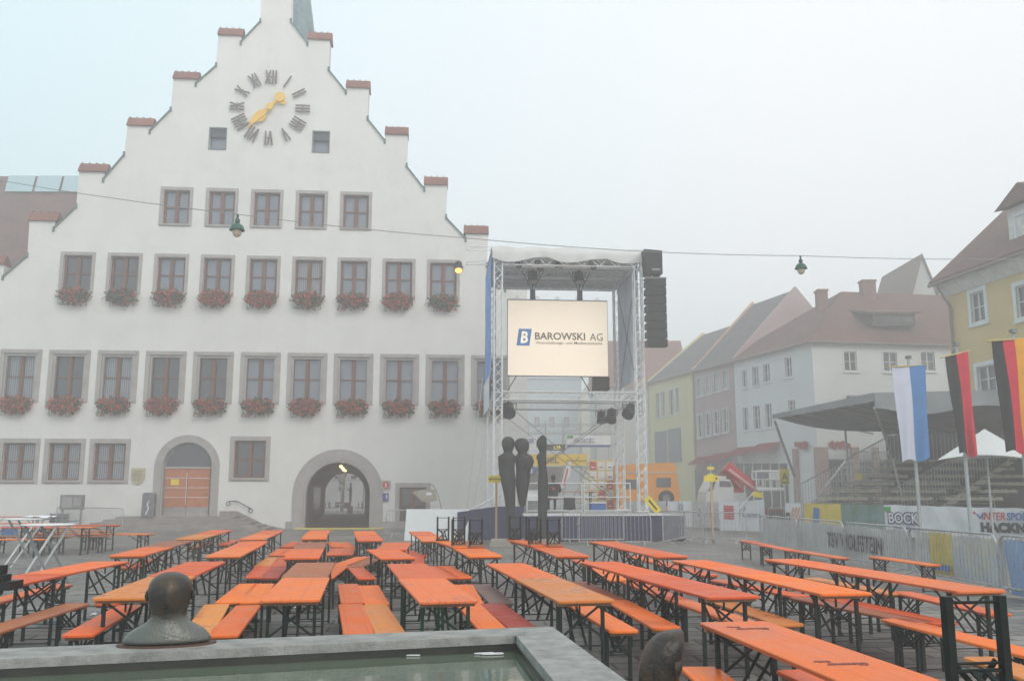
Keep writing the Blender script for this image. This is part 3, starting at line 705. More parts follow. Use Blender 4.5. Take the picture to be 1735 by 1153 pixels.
T((674,918.3), (663.8,929), 1, ['orange'], 'standing skew behind another table right of centre')
T((647.6,929.5), (674.6,944.8), 1, ['red'], 'turned askew, second row right of the passage')
T((688.5,954), (758,1017), 2, ['worn', 'worn'], 'with scratches, right of centre before the fountain', lm=legmat2)
T((709.5,899.2), (739,916), 2, ['red', 'pale'], 'beside the white board')
T1 = T((763,917.5), (792,927), 1, ['red'], 'carrying upturned benches beside the white board')
T((792,927), (833,945.7), 1, ['bright'], 'just nearer than the upturned benches left of the statues')
T((856.4,953.3), (984,1012), 2, ['orange', 'yellow'], 'in the row behind the fountain corner')
T2 = T((884,916), (930,926.7), 1, ['red'], 'carrying upturned benches below the bronze figures')
T((930,926.7), (979,944), 1, ['orange'], 'just nearer than the table below the bronze figures')
T((1013,950.7), (1222,1004.7), 2, ['red', 'red'], 'in the long row right of centre')
T((1019,916.3), (1130,940), 2, ['orange', 'red'], 'before the barriers at the stage')
T((1167.6,948), (1425.5,1002), 2, ['red', 'orange'], 'in the second row from the right')
T((1322,946), (1628,994), 2, ['red', 'pale'], 'in the rightmost row of tables')
T((1238,1052), (1515,1153), 1, ['pale'], 'with dark printed lettering in right foreground')
# benches
NB = [
 ((110,988.5), (-30,1022), 1, ['orange'], 'under the leftmost near table'),
 ((133.5,1020.2), (-32,1072), 1, ['brown'], 'in the left foreground at the picture edge'),
 ((225,1023), (126,1076), 1, ['red'], 'left of the near bronze head'),
 ((285,989), (178,1022), 1, ['orange'], 'hidden mostly under the table left of the bronze head'),
 ((264,945), (222,958), 1, ['red'], 'beneath the orange tables left of centre'),
 ((352.7,918), (312,930), 1, ['yellow'], 'beneath the tables before the entrance steps'),
 ((396,914), (352,931.5), 1, ['orange'], 'left of the second table row, before the steps'),
 ((372,1019.3), (328,1077), 1, ['yellow'], 'right of the near bronze head'),
 ((421,1022), (376,1079), 1, ['orange'], 'left of the centre row ending at the fountain'),
 ((421,987.5), (385,1019.5), 1, ['bright'], 'second back, left of the centre row, outer'),
 ((448,987.3), (425,1020), 1, ['bright'], 'second back, left of the centre row, inner'),
 ((463.3,943.2), (447.6,956), 1, ['yellow'], 'far outer, left of the centre row'),
 ((447.6,956.6), (430.8,977.8), 1, ['red'], 'angled, left of the centre row, third back'),
 ((481.8,943), (473,957), 1, ['red'], 'beside an amber bench, left of the centre row'),
 ((476.5,957.8), (455,978.3), 1, ['dark'], 'angled inward, left of the centre row, third back'),
 ((500.5,917), (480.3,927.5), 1, ['red'], 'far outer, left of the tables below the passage'),
 ((520,917), (503,928), 1, ['orange'], 'far inner, left of the tables below the passage'),
 ((481.8,928.5), (465.3,939.3), 1, ['red'], 'outer, left of the brown table below the passage'),
 ((500,928.6), (481.8,939.5), 1, ['red'], 'inner, left of the brown table below the passage'),
 ((563,917.2), (572.5,927), 1, ['orange'], 'far left of four before the passage'),
 ((581.8,917.5), (592.3,926.6), 1, ['orange'], 'far right of four before the passage'),
 ((571,928), (564.8,938.5), 1, ['red'], 'near left of four before the passage'),
 ((591.5,927.5), (587.5,938.5), 1, ['orange'], 'near right of four before the passage'),
 ((613,942.4), (577,955.8), 1, ['orange'], 'swung sideways behind the centre row, farther'),
 ((577,957.2), (550.5,977.5), 1, ['orange'], 'swung sideways behind the centre row, nearer'),
 ((634,945), (604.5,958), 1, ['brown'], 'slanting under a skewed table right of centre'),
 ((602,958.3), (622,979.8), 1, ['red'], 'pointing down right in the middle of the square'),
 ((587.8,988), (599.5,1020.3), 1, ['bright'], 'farther left of the four right of the centre row'),
 ((623.8,990.7), (640,1022.5), 1, ['orange'], 'farther right of the four right of the centre row'),
 ((591.8,1020.8), (610.8,1074), 1, ['bright'], 'nearest the fountain, left of an amber bench'),
 ((637.2,1023.3), (660,1073.3), 1, ['yellow'], 'nearest the fountain between two orange rows'),
 ((681,930), (707,938.8), 1, ['red'], 'under the skewed table right of the passage'),
 ((705.8,941), (707,955), 1, ['red'], 'behind the scratched tables'),
 ((730,957.5), (767,979), 1, ['orange'], 'outer, right of the scratched tables'),
 ((748,957), (789,978.5), 1, ['red'], 'inner, right of the scratched tables'),
 ((786,989.2), (797,1020), 1, ['orange'], 'right of the scratched table, beside a grey bench'),
 ((814.8,989), (851.5,1020.5), 1, ['grey'], 'right of the scratched tables'),
 ((790.7,1021.5), (836.8,1064.6), 1, ['orange'], 'meeting the fountain rim beside a dark red bench'),
 ((834.8,1021), (883.3,1061.6), 1, ['dark'], 'meeting the fountain rim at its joint'),
 ((976.3,1018.8), (1057,1067.3), 1, ['orange'], 'under the amber table at the fountain corner'),
 ((1042.8,1015), (1133.5,1063.5), 1, ['bright'], 'behind the right bronze head'),
 ((980.5,984.3), (1038,1014), 1, ['brown'], 'beyond the amber table right of centre'),
 ((979,946), (1005,958), 1, ['red'], 'far, between the two rows below the figures'),
 ((1010.5,960.8), (1042,977.5), 1, ['orange'], 'under the far end of the long row right of centre'),
 ((1072,984.7), (1135,1010), 1, ['orange'], 'under the long row right of centre'),
 ((1136,1010), (1240,1046), 1, ['pale'], 'under the near end of the long row right of centre'),
 ((1070.5,940.5), (1190,970), 2, ['orange', 'red'], 'behind the tables before the stage barriers'),
 ((1199.7,1011), (1349.7,1058.7), 1, ['yellow'], 'left of the near right table row'),
 ((1212,981), (1345,1006), 1, ['red'], 'under the second row from the right'),
 ((1353,1010.6), (1520,1044), 1, ['brown'], 'right of the second table row from the right'),
 ((1405.5,1011), (1541.5,1041), 1, ['red'], 'side by side with a brown bench on the right'),
 ((1506.6,1045), (1790,1117), 1, ['orange'], 'passing behind the upturned legs at right'),
 ((1370.6,977.5), (1489,999.5), 1, ['yellow'], 'under the rightmost row of tables'),
 ((1517,999.5), (1705,1041), 1, ['red'], 'right of the nearer table of the rightmost row'),
 ((1259,914.5), (1350,931.5), 1, ['red'], 'farthest by the barriers, outer line'),
 ((1351,931.7), (1432,945), 1, ['pale'], 'nearer by the barriers, outer line'),
 ((1294,922), (1400,942), 1, ['red'], 'by the barriers, inner line'),
 ((1480,941.5), (1575,955), 1, ['bright'], 'standing alone at the rightmost barriers'),
 ((1660,1111), (1860,1180), 1, ['yellow'], 'in the bottom right corner'),
 ((1345,1133), (1520,1210), 1, ['red'], 'under the lettered table in the right foreground'),
 ((1183,1128), (1270,1200), 1, ['bright'], 'at the bottom edge right of the right bronze head'),
]
for far, near, n_, cols, d in NB: B(far, near, n_, cols, d)
# far left group: boards lying across the view
def cross(kind, px, py, yawdeg, col, label, z=None):
    z = z or (.76 if kind == 'table' else .48); p = G(px, py, z)
    return furniture(kind, (p.x, p.y, 0), R(90 + yawdeg), col, label, 'beer tables and benches far left')
cross('table', 140, 888.5, -4, 'red', 'red-orange beer table before the left barrier, reaching nearest the steps')
cross('table', 20, 885.5, 0, 'orange', 'orange beer table at the far left picture edge behind the white tables')
cross('table', 30, 892.5, -2, 'red', 'red-orange beer table crossing behind the left white standing table')
cross('table', 95, 892, -3, 'orange', 'orange beer table crossing behind the right white standing table')
cross('table', 25, 874.5, 0, 'red', 'red-orange beer table farthest left, close to the hall wall')
cross('bench', 128, 898.5, -2, 'yellow', 'amber bench farthest back in the left group')
cross('bench', 115, 903, -3, 'orange', 'orange bench in the middle of the left group')
cross('bench', 190, 904, -4, 'orange', 'orange bench at the right end of the left group, nearer')
cross('bench', 203, 902.8, -3, 'yellow', 'amber bench at the right end of the left group, farther')
cross('bench', 122, 907, -3, 'brown', 'brown bench under the right white standing table')
cross('bench', 55, 908, -2, 'brown', 'brown bench behind the left white standing table')
cross('bench', 8, 912.3, 0, 'orange', 'orange bench nearest at the far left edge')
# upturned benches on two tables
def upturned(tb, dx, dy, col, label, yawoff=0):
    p = Vector(tb.location); yw = tb.rotation_euler.z
    q = p + Matrix.Rotation(yw, 3, 'Z') @ Vector((dx, dy, 0))
    return furniture('bench', (q.x, q.y, .762), yw + yawoff, col, label, 'upturned benches on tables', flip=True)
upturned(T1[0], -.13, 0, 'brown', 'upturned bench with legs in the air, on the table by the white board, left one')
upturned(T1[0], .16, -.1, 'orange', 'upturned bench with legs in the air, on the table by the blue drape, right one')
upturned(T2[0], -.13, .05, 'brown', 'upturned bench with legs in the air, left of the single bronze figure')
upturned(T2[0], .16, -.15, 'orange', 'upturned bench with legs in the air, below the single bronze figure')
# near right: table just outside the frame carrying an upturned bench whose leg pair rises into view
pR = D(1648, 1008, 3.45); yw = R(9); ddr = Vector((-math.sin(yw), math.cos(yw), 0)); cR = Vector((pR.x, pR.y, 0)) - ddr*.86
tb = furniture('table', (cR.x + .12, cR.y, 0), yw, 'orange', 'beer table in the bottom right corner carrying a bench upside down', 'orange beer tables in rows on the square')
bd_ = slab(.25, 2.2, .082, .08).build('board_stack', WOODS['brown'], None, (cR.x, cR.y, .761)); bd_.rotation_euler = (0, 0, yw); tag(bd_, 'flat stack of boards between the corner table and the upturned bench', 'boards')
ub = furniture('bench', (cR.x, cR.y, pR.z - .482), yw, 'brown', 'upturned bench with dark legs sticking up in the right foreground', 'upturned benches on tables', flip=True)
# printing on the near table
near_t = [o for o in C.objects if 'dark printed lettering' in o.get('label', '')][0]
pm = mat('board_print', (.22, .05, .04), .5)
for y in (.62, -.72):
    m_ = text_mesh('Glossner', .16, pm, .004, .001, 'table_print', shear=.25, fit=(.24, .075)); o = obj('table_print', m_, near_t)
    o.rotation_euler = (-math.pi/2, 0, 0); o.location = (.0, y, .7625)
    m_ = text_mesh('Bräu', .09, pm, .003, .001, 'table_print', shear=.25, fit=(.10, .045)); o = obj('table_print', m_, near_t)
    o.rotation_euler = (-math.pi/2, 0, 0); o.location = (.10, y-.09, .7625)

for k, (px, py, lab) in enumerate(((497, 1030, 'crumpled white paper on the paving beside the left bench rows'), (160, 1041, 'white scrap with blue print on the paving under the left tables'), (657, 999, 'tiny pale scrap on the paving right of centre'), (1272, 1132, 'dry leaf-like scrap on the paving by the near table'))):
    p = G(px, py, 0); r = random.Random(k); m = MB(); pts = [(.05*(.6+.7*r.random())*math.cos(t), .035*(.6+.8*r.random())*math.sin(t)) for t in [2*math.pi*i/9 for i in range(9)]]
    m.add([(0,0,.035)] + [(x, y, .004+.012*r.random()) for x, y in pts], [(0, 1+i, 1+(i+1)%9) for i in range(9)]); o = m.build('paper_scrap', white if k < 3 else concrete, None, (p.x, p.y, .002), fix=False); tag(o, lab, 'litter')

# ------------------------------------------------------------------ fountain with bronze heads
RZ = .65
cOut = G(934.5, 1060, RZ); lOut = G(0, 1098, RZ); rOut = G(1062, 1153, RZ)
cIn = G(873, 1075, RZ); lIn = G(0, 1116, RZ); rIn = G(938, 1153, RZ)
def ext(a, b, d): v = (b-a).normalized(); return b + v*d
lOut2 = ext(cOut, lOut, 2.0); lIn2 = ext(cIn, lIn, 2.0); rOut2 = ext(cOut, rOut, 3.4); rIn2 = ext(cIn, rIn, 3.4)
fn = empty('fountain', (cOut.x - 1.5, cOut.y - 2, 0)); tag(fn, 'low grey granite fountain basin with greenish water in the foreground', 'fountain')
fl_ = Vector(fn.location)
def rim(a, b, c, d, nm):
    m = MB(); z0, z1 = RZ - .06, RZ
    vs = [Vector((p.x, p.y, z)) - fl_ for z in (z0, z1 - .012) for p in (a, b, c, d)]
    ctr = (a+b+c+d)/4
    vs += [Vector((p.x, p.y, z1)) + (Vector((ctr.x, ctr.y, 0)) - Vector((p.x, p.y, 0))).normalized()*.012 - fl_ for p in (a, b, c, d)]
    m.add(vs, [(3,2,1,0),(0,1,5,4),(1,2,6,5),(2,3,7,6),(3,0,4,7),(4,5,9,8),(5,6,10,9),(6,7,11,10),(7,4,8,11),(8,9,10,11)])
    return m.build(nm, rimstone, fn)
sh = Vector((.004, 0, 0))
rim(cOut - sh, lOut2, lIn2, cIn - sh, 'rim_slab'); rim(rOut2, cOut + sh, cIn + sh, rIn2, 'rim_slab')
bw = MB(); off = .03
def wallseg(m, a, b, z0, z1): m.add([Vector((a.x,a.y,z0))-fl_, Vector((b.x,b.y,z0))-fl_, Vector((b.x,b.y,z1))-fl_, Vector((a.x,a.y,z1))-fl_], [(0,1,2,3)])
inw = (cIn - cOut).normalized()
ci, li, ri = cIn - inw*.02, lIn2 - Vector((0,-.02,0)), rIn2 + Vector((.02,0,0))
ci_, li_, ri_ = cIn + Vector((.015,.02,0)), lIn2 + Vector((0,.02,0)), rIn2 + Vector((.02,0,0))
wallseg(bw, ci_, li_, .1, RZ-.06); wallseg(bw, ri_, ci_, .1, RZ-.06)
bw.build('basin_lining', slime, fn, fix=False)
ow = MB(); co_, lo_, ro_ = cOut - Vector((.03,.03,0)), lOut2 - Vector((0,.03,0)), rOut2 - Vector((.03,0,0))
wallseg(ow, co_, lo_, 0, RZ-.06); wallseg(ow, ro_, co_, 0, RZ-.06); ow.build('basin_wall', rimstone, fn, fix=False)
wm = bpy.data.materials.new('pond_water'); wm.use_nodes = True; n = wm.node_tree; b = n.nodes['Principled BSDF']
b.inputs['Base Color'].default_value = (.095, .125, .085, 1); b.inputs['Roughness'].default_value = .04; b.inputs['IOR'].default_value = 1.33; b.inputs['Specular IOR Level'].default_value = .8
bp = n.nodes.new('ShaderNodeBump'); bp.inputs['Strength'].default_value = .06; bp.inputs['Distance'].default_value = .01
nz = n.nodes.new('ShaderNodeTexNoise'); nz.inputs['Scale'].default_value = 9; tcn = n.nodes.new('ShaderNodeTexCoord'); n.links.new(tcn.outputs['Object'], nz.inputs['Vector'])
n.links.new(nz.outputs['Fac'], bp.inputs['Height']); n.links.new(bp.outputs[0], b.inputs['Normal'])
wt = MB().add([Vector((p.x, p.y, RZ-.115)) - fl_ for p in (li_, ci_, ri_, Vector((ri_.x-6, ri_.y-1, 0)), Vector((li_.x, li_.y-3.5, 0)))], [(0,1,2,3,4)])
wt.build('water', wm, fn)
for px, py, s in ((826,1107,.11),(700,1110,.05)):
    p = G(px, py, RZ-.11); r = random.Random(int(px)); pm_ = MB()
    pts = [(s*(.4+.9*r.random())*math.cos(t)*1.2, s*.4*(.3+1.0*r.random())*math.sin(t)) for t in [2*math.pi*i/14 for i in range(14)]]
    if s < .1: pts = [(-.05,-.006),(.05,-.006),(.05,.006),(-.05,.006)]
    pm_.prism(pts, 'z', 0, .008); o = pm_.build('litter', white, None, (p.x, p.y, p.z))
    tag(o, 'pale scrap of wet paper floating in the basin corner' if s > .1 else 'thin white stick floating on the fountain water', 'litter')
# bronze heads on the rim
def head(pos, yaw, s, label, pointed=False):
    m = MB()
    rings = [(0,0,0,.30,.155),(0,0,.03,.288,.15),(0,0,.07,.262,.14),(0,0,.10,.225,.13),(0,0,.125,.175,.12),(0,0,.15,.132,.112),(0,0,.18,.114,.108),(0,0,.21,.114,.115),(0,0,.24,.126,.135),
             (0,0,.27,.135,.148),(0,0,.32,.146,.158),(0,0,.37,.146,.156),(0,0,.41,.134,.142),(0,0,.44,.108,.115),(0,0,.462,.07,.075),(0,0,.472,.03,.03)]
    m.loft(rings, 28)
    body = m
    # gentle face: nose and mouth spout on the inner side (-y)
    for v in body.v:
        if v.z > .2 and v.y < 0:
            nx = math.exp(-(v.x/.022)**2) * math.exp(-((v.z-.30)/.045)**2); v.y -= .028*nx
            ex = sum(math.exp(-((v.x-sx*.05)/.025)**2) for sx in (-1,1)) * math.exp(-((v.z-.335)/.022)**2); v.y += .016*ex
            cn = math.exp(-(v.x/.04)**2) * math.exp(-((v.z-.225)/.02)**2); v.y -= .02*cn
    if pointed:
        rx_ = Matrix.Rotation(-yaw, 3, 'Z') @ Vector((1, 0, 0))       # head drawn up to a ridge on its right side
        for v in body.v:
            if v.z > .2:
                k = (v.z-.2)/.27; c_ = rx_.x*v.x + rx_.y*v.y; d_ = .052*k**1.5 + (.035*k*max(0, -c_)/.15) - (.30*max(0, c_)*(1-k))*0
                if c_ > .07: d_ -= (c_-.07)*.7
                v.x += rx_.x*d_; v.y += rx_.y*d_; v.z += .02*k*max(0, c_)/.1
    e = empty('bronze_bust', pos, yaw); tag(e, label, 'sculpture', 'bronze heads on the fountain rim'); e.scale = (s,s,s) if s > 1 else (s*.86, s, s*1.08)
    o = body.build('bust', bronze, e); sb = o.modifiers.new('s', 'SUBSURF'); sb.levels = sb.render_levels = 1
    for sx in (-1, 1):
        er = MB().loft([(sx*.146, 0, .285, .008, .02), (sx*.152, .005, .31, .012, .026), (sx*.150, .008, .335, .010, .028), (sx*.144, .006, .355, .006, .018)], 8); er.build('ear', bronze, e)
    sp_ = MB().tube((0, -.155, .235), (0, -.185, .232), .016, 10); sp_.build('spout', darkbronze, e)
    bs = MB().prism([(.32*math.cos(t), .17*math.sin(t)) for t in [2*math.pi*i/28 for i in range(28)]], 'z', -.008, .004); bs.build('base_plate', mat('rust_edge', (.10,.045,.025), .7), e)
    wj = MB(); 
    for k in range(8):
        t0, t1 = k/8, (k+1)/8; wj.tube((0, -.185-.12*t0, .232-.45*t0*t0), (0, -.185-.12*t1, .232-.45*t1*t1), .0035, 5)
    return e
hp = G(283, 1091, RZ); nd = (lOut - cOut).normalized(); 
head((hp.x, hp.y, RZ+.008), math.atan2(cOut.y-lOut.y, cOut.x-lOut.x), 1.02, 'bronze head and shoulders on the long rim at the left, fully visible')
h2 = D(1121, 1153, 4.15)
head((h2.x, h2.y, RZ+.008), math.atan2(cOut.y-rOut.y, cOut.x-rOut.x) + math.pi + R(20), .85, 'bronze head on the right rim, cut off by the bottom edge', True)

# ------------------------------------------------------------------ barriers
def barrier_meshes(L_=2.6, h=1.0):
    fr = MB(); r = .02; z0 = .16; k = 5; rad = .18
    pts = [(-L_/2, 0, z0)]
    pts += [(-L_/2, 0, h-rad)] + [(-L_/2 + rad - rad*math.cos(R(90*i/k)), 0, h-rad + rad*math.sin(R(90*i/k))) for i in range(1, k+1)]
    pts += [(L_/2 - rad + rad*math.sin(R(90*i/k)), 0, h-rad + rad*math.cos(R(90*i/k))) for i in range(0, k+1)] + [(L_/2, 0, z0), (-L_/2, 0, z0)]
    fr.path(pts, r, 7)
    bars = MB(); nb = max(4, int(L_/.125))
    for i in range(1, nb): x = -L_/2 + L_*i/nb; bars.tube((x, 0, z0), (x, 0, h-.005 if abs(x) < L_/2-rad else h-.06), .0075, 5)
    ft = MB()
    ft.path([(0,-.32,.015),(0,-.24,.11),(0,-.06,.16),(0,.06,.16),(0,.24,.11),(0,.32,.015)], .017, 6)
    hk = MB().path([(-L_/2, 0, .75),(-L_/2-.06,0,.75),(-L_/2-.06,0,.68)], .01, 5).path([(L_/2, 0, .75),(L_/2+.05,0,.75)], .01, 5)
    bs_ = mat('barrier_steel', (.48, .48, .49), .45, .2, 9, metal=.4)
    return fr.mesh('frame', bs_), bars.mesh('bars', bs_), ft.mesh('foot', bs_), hk.mesh('hook', bs_)
bcache = {}
def barrier(a, b, label, h=1.0, group='crowd control barriers round the course'):
    a = Vector(a); b = Vector(b); d = b - a; ln = round(d.length - .08, 1)
    if (ln, h) not in bcache: bcache[(ln, h)] = barrier_meshes(ln, h)
    fr, bars, ft, hk = bcache[(ln, h)]; c = (a+b)/2
    e = empty('crowd_barrier', (c.x, c.y, 0), math.atan2(d.y, d.x)); tag(e, label, 'barrier', group)
    obj('frame', fr, e); obj('bars', bars, e); obj('hook', hk, e); obj('foot', ft, e, (-ln/2+.25, 0, 0)); obj('foot', ft, e, (ln/2-.25, 0, 0))
    return e
bx = [(7.75, 29.2), (7.9, 25.8), (8.0, 22.5), (8.05, 19.0), (8.1, 15.6), (8.15, 12.2)]
bl = ['farthest of the near right line', 'carrying the start of the club name', 'carrying the end of the club name', 'behind a yellow and pale banner', 'at the right picture edge over the blue banner']
for i in range(5): barrier((*bx[i], 0), (*bx[i+1], 0), 'steel barrier ' + bl[i], 1.0)
# second line: at the stage front
s0 = G(948, 925); s1 = G(975, 926); 
def bpx(x0, y0, x1, y1, label, h=1.05): return barrier(G(x0, y0), G(x1, y1), label, h)
bpx(888, 915, 976, 917, 'steel barrier behind the single bronze figure at the stage')
bpx(950, 921, 1060, 921, 'steel barrier overlapping another in front of the stage skirt, farther one')
bpx(978, 926, 1107, 926, 'steel barrier in front of the stage skirt, nearest one')
bpx(1123, 925, 1162, 918, 'steel barrier angled round the right stage corner')
bpx(1100, 913, 1190, 919, 'steel barrier just right of the stage behind the sign post')
bpx(1190, 920, 1268, 923, 'steel barrier right of the wooden sign post')
bpx(652, 911, 700, 911, 'steel barrier in front of the hall by the white board')
bpx(93, 897, 207, 903, 'steel barrier before the notice board left of the steps')

# banners (each a thing): cloth with slight folds, lettering as child
def banner(p0, p1, z0, z1, m, name, label, wav=.02, group=None, cat='banner', ztop2=None, thick=.006):
    p0 = Vector(p0); p1 = Vector(p1); d = p1 - p0; ln = d.length; e = empty(name, ((p0.x+p1.x)/2, (p0.y+p1.y)/2, 0), math.atan2(d.y, d.x)); tag(e, label, cat, group)
    nx = max(6, int(ln/.12)); nz_ = 8; r = random.Random(label); ph = r.random()*6
    def pt(i, j, off):
        x = -ln/2 + ln*i/nx; zt = z1 + ((ztop2 - z1)*i/nx if ztop2 else 0) - .02*math.sin(i/nx*math.pi*3+ph)**2; z = z0 + (zt-z0)*j/nz_
        return (x, off + wav*math.sin(x*7+ph+j*.5)*.6 + wav*math.sin(x*2.3+ph*2-j*.3), z)
    mb = MB(); mb.grid([[pt(i,j,0) for i in range(nx+1)] for j in range(nz_+1)]); o = len(mb.v)
    mb.grid([[pt(i,j,thick) for i in range(nx,-1,-1)] for j in range(nz_+1)]); mb.smooth = True
    mb.build('cloth', m, e, fix=False)
    return e, ln
def lettering(e, s, x, z, w_, h_, m, bold=0, y=-.05, name='lettering', shear=0):
    me = text_mesh(s, .3, m, bold, .003, name, shear=shear, fit=(w_, h_)); return obj(name, me, e, (x, y, z))
bwhite = mat('banner_white', (.78, .79, .82), .7, .08, 2, bump=.1); bpale = mat('banner_pale', (.58, .58, .565), .7, .12, 2, bump=.1)
bblue = mat('banner_lightblue', (.22, .36, .62), .7, .15, 1.5, var_col=(.33,.45,.66)); byel = mat('banner_yellow', (.72, .55, .07), .7, .12, 2, bump=.1)
letblue = mat('letter_blue', (.03, .05, .30), .6); letred = mat('letter_red', (.62, .03, .03), .6); letink = ink
bgreen = mat('banner_green', (.07, .17, .10), .7, .3, 2, var_col=(.20,.32,.36))
xo = .09
def along(t0, t1, i): # on near line segment i, just behind the bars
    a = Vector((*bx[i], 0)); b = Vector((*bx[i+1], 0)); v = Vector((xo, 0, 0)); return a + (b-a)*t0 + v, a + (b-a)*t1 + v
a, b = along(.0, 1, 0); banner(a, b, .18, .93, bpale, 'advertising_banner', 'plain pale cloth on the farthest near barrier')
a, _ = along(.03, 1, 1); _, b = along(0, .98, 2)
e, ln = banner(a, b, .16, .93, bpale, 'club_banner', 'pale cloth with slanted black capitals behind two near barriers')
lettering(e, 'TSV WOLFSTEIN', .35, .54, 3.3, .38, letink, .006, shear=.15)
a, b = along(.03, .22, 3); banner(a, b, .15, .93, bpale, 'advertising_banner', 'grey-white strip of cloth left of the yellow strip on the near barrier')
a, b = along(.225, .48, 3); e, ln = banner(a, b, .12, .95, byel, 'advertising_banner', 'yellow cloth strip with blue foot behind the near barrier')
MB().box((-ln/2+.05, -.06, .25), (ln/2-.05, -.05, .36)).build('blue_strip', blue, e)
a, b = along(.485, .98, 3); banner(a, b, .15, .93, mat('banner_cream', (.58,.57,.45), .7, .2, 1.4, var_col=(.42,.47,.62)), 'advertising_banner', 'pale cream and blue cloth behind the near barrier')
a, b = along(.02, .98, 4); banner(a, b, .04, .93, bblue, 'advertising_banner', 'light blue cloth on the barrier at the right edge')
# far line of banners with their barriers behind them
def farseg(x0, x1, d0, d1, y0, y1, zb=.12):
    p = D(x0, y0, d0); q = D(x1, y1, d1); return Vector((p.x,p.y,0)), Vector((q.x,q.y,0)), zb, p.z, q.z
def fb(x0, x1, d0, d1, y0, y1, m, nm, label, zb=.12, **k):
    a, b, zb, z1, z2 = farseg(x0, x1, d0, d1, y0, y1, zb); return banner(a, b, zb, z1, m, nm, label, ztop2=z2, **k)
e, ln = fb(1060, 1128, 47, 45, 848, 848, bpale, 'advertising_banner', 'grey-white banner right behind the stage corner')
e, ln = fb(1131, 1171, 45, 44, 848, 848, bwhite, 'advertising_banner', 'white banner with a stacked grey zigzag emblem', wav=.03)
for k in range(3):
    lettering(e, 'SS', .1, .95+.13*k-.05, .3, .11, grey, .002)
e, ln = fb(1173, 1217, 44, 42.5, 849, 849, bpale, 'advertising_banner', 'pale banner with a small tree and a walking figure')
tri_ = MB().prism([(-.45,.62),(-.25,.62),(-.35,1.05)], 'y', -.06, -.05); tri_.build('tree_emblem', grey, e)
fgm = MB(); fgm.bar((.42,-.055,1.0),(.44,-.055,1.16),.008,.09,up=(1,0,0)); fgm.bar((.44,-.055,.78),(.42,-.055,1.0),.008,.07,up=(1,0,0)); fgm.bar((.44,-.059,.78),(.30,-.059,.52),.008,.05,up=(1,0,0)); fgm.bar((.45,-.063,.78),(.56,-.063,.52),.008,.05,up=(1,0,0)); fgm.bar((.43,-.067,.98),(.60,-.067,.88),.008,.04,up=(1,0,0))
fgm.build('walker_emblem', grey, e)
e, ln = fb(1218, 1252, 40, 39.5, 849, 848, bwhite, 'advertising_banner', 'white banner with a red slashed square emblem')
sm = MB()
for k in range(6): sm.prism([(-.22,.62+.1*k),(.22,.585+.1*k),(.22,.655+.1*k),(-.22,.69+.1*k)], 'y', -.065, -.05)
sm.build('red_emblem', letred, e)
e, ln = fb(1253, 1295, 39.5, 38.5, 848, 845, bwhite, 'advertising_banner', 'white banner with thin blue-grey capitals and a star spray')
lettering(e, 'BIONORICA', .0, .78, .92, .16, mat('slate_ink', (.10,.16,.28), .6), .001)
sp2 = MB()
for k, (dx, dz) in enumerate(((-.12,.1),(-.2,-.02),(-.1,-.15),(.08,.06),(.02,.16))): sp2.bar((-.33,-.055-.003*k,1.05),(-.33+dx,-.055-.003*k,1.05+dz),.006,.02,up=(0,0,1))
sp2.build('star_emblem', grey, e)
e, ln = fb(1330, 1356, 38, 37.5, 851, 851, bwhite, 'advertising_banner', 'small white banner with letter n and wavy orange stripes', zb=.45)
lettering(e, 'n', -.2, .72, .17, .42, letink, .008)
wv_ = MB()
for k in range(3):
    pts = [(.02+.14*k + .05*math.sin(j*1.1), -.055-.002*k, .5+.09*j) for j in range(8)]
    for j in range(7): wv_.bar(pts[j], pts[j+1], .006, .045, up=(1,0,0))
wv_.build('wave_emblem', mat('wave_orange', (.7,.25,.05), .6), e)
e, ln = fb(1362, 1424, 37, 36, 852, 853, byel, 'advertising_banner', 'yellow banner with a blue and orange splash at its left end', zb=.1)
MB().prism([(-ln/2+.35,.55),(-ln/2+.6,.5),(-ln/2+.65,1.1),(-ln/2+.42,1.15)], 'y', -.06, -.05).build('blue_splash', blue, e)
MB().box((ln/2-.45, -.06, .2), (ln/2-.1, -.05, .33)).build('small_print', letblue, e)
e, ln = fb(1425, 1497, 36, 34.5, 853, 854, bgreen, 'advertising_banner', 'landscape banner in faded green and blue behind a barrier')
e, ln = fb(1498, 1640, 34.5, 32, 854, 858, bwhite, 'advertising_banner', 'white banner with violet outlined block capitals and a stripe', wav=.035)
lettering(e, 'BOCK', -.78, .80, 1.26, .46, mat('letter_violet', (.02,.02,.16), .6), .03, -.07); lettering(e, 'BOCK', -.78, .80, 1.16, .37, white, .004, -.09)
MB().prism([(-ln/2+.35,.44),(ln/2-.35,.36),(ln/2-.35,.42),(-ln/2+.35,.50)], 'y', -.07, -.06).build('stripe', letblue, e)
MB().box((-ln/2+.0, -.06, 1.0), (-ln/2+.28, -.05, 1.2)).build('green_corner', mat('corner_green', (.05,.35,.06), .6), e)
e, ln = fb(1641, 1775, 32, 30, 858, 861, bwhite, 'advertising_banner', 'white banner with red and blue capitals over heavy black capitals', wav=.03)
lettering(e, 'INTER', -.42, .93, .78, .26, letred, .004, -.07, shear=.1); lettering(e, 'SPORT', .42, .93, .84, .26, blue, .010, -.07, shear=.1)
lettering(e, 'HACKNER', .12, .56, 2.0, .34, letink, .022, -.08)
yy_ = MB(); yy_.bar((-.98,-.07,1.0),(-.88,-.07,.86),.01,.05,up=(1,0,0)); yy_.bar((-.74,-.075,1.02),(-.90,-.075,.84),.01,.06,up=(1,0,0)); yy_.build('figure_emblem', blue, e)
dd = MB(); disc(dd, -1.05, 1.03, .045, -.08, -.07); dd.build('red_dot', letred, e)
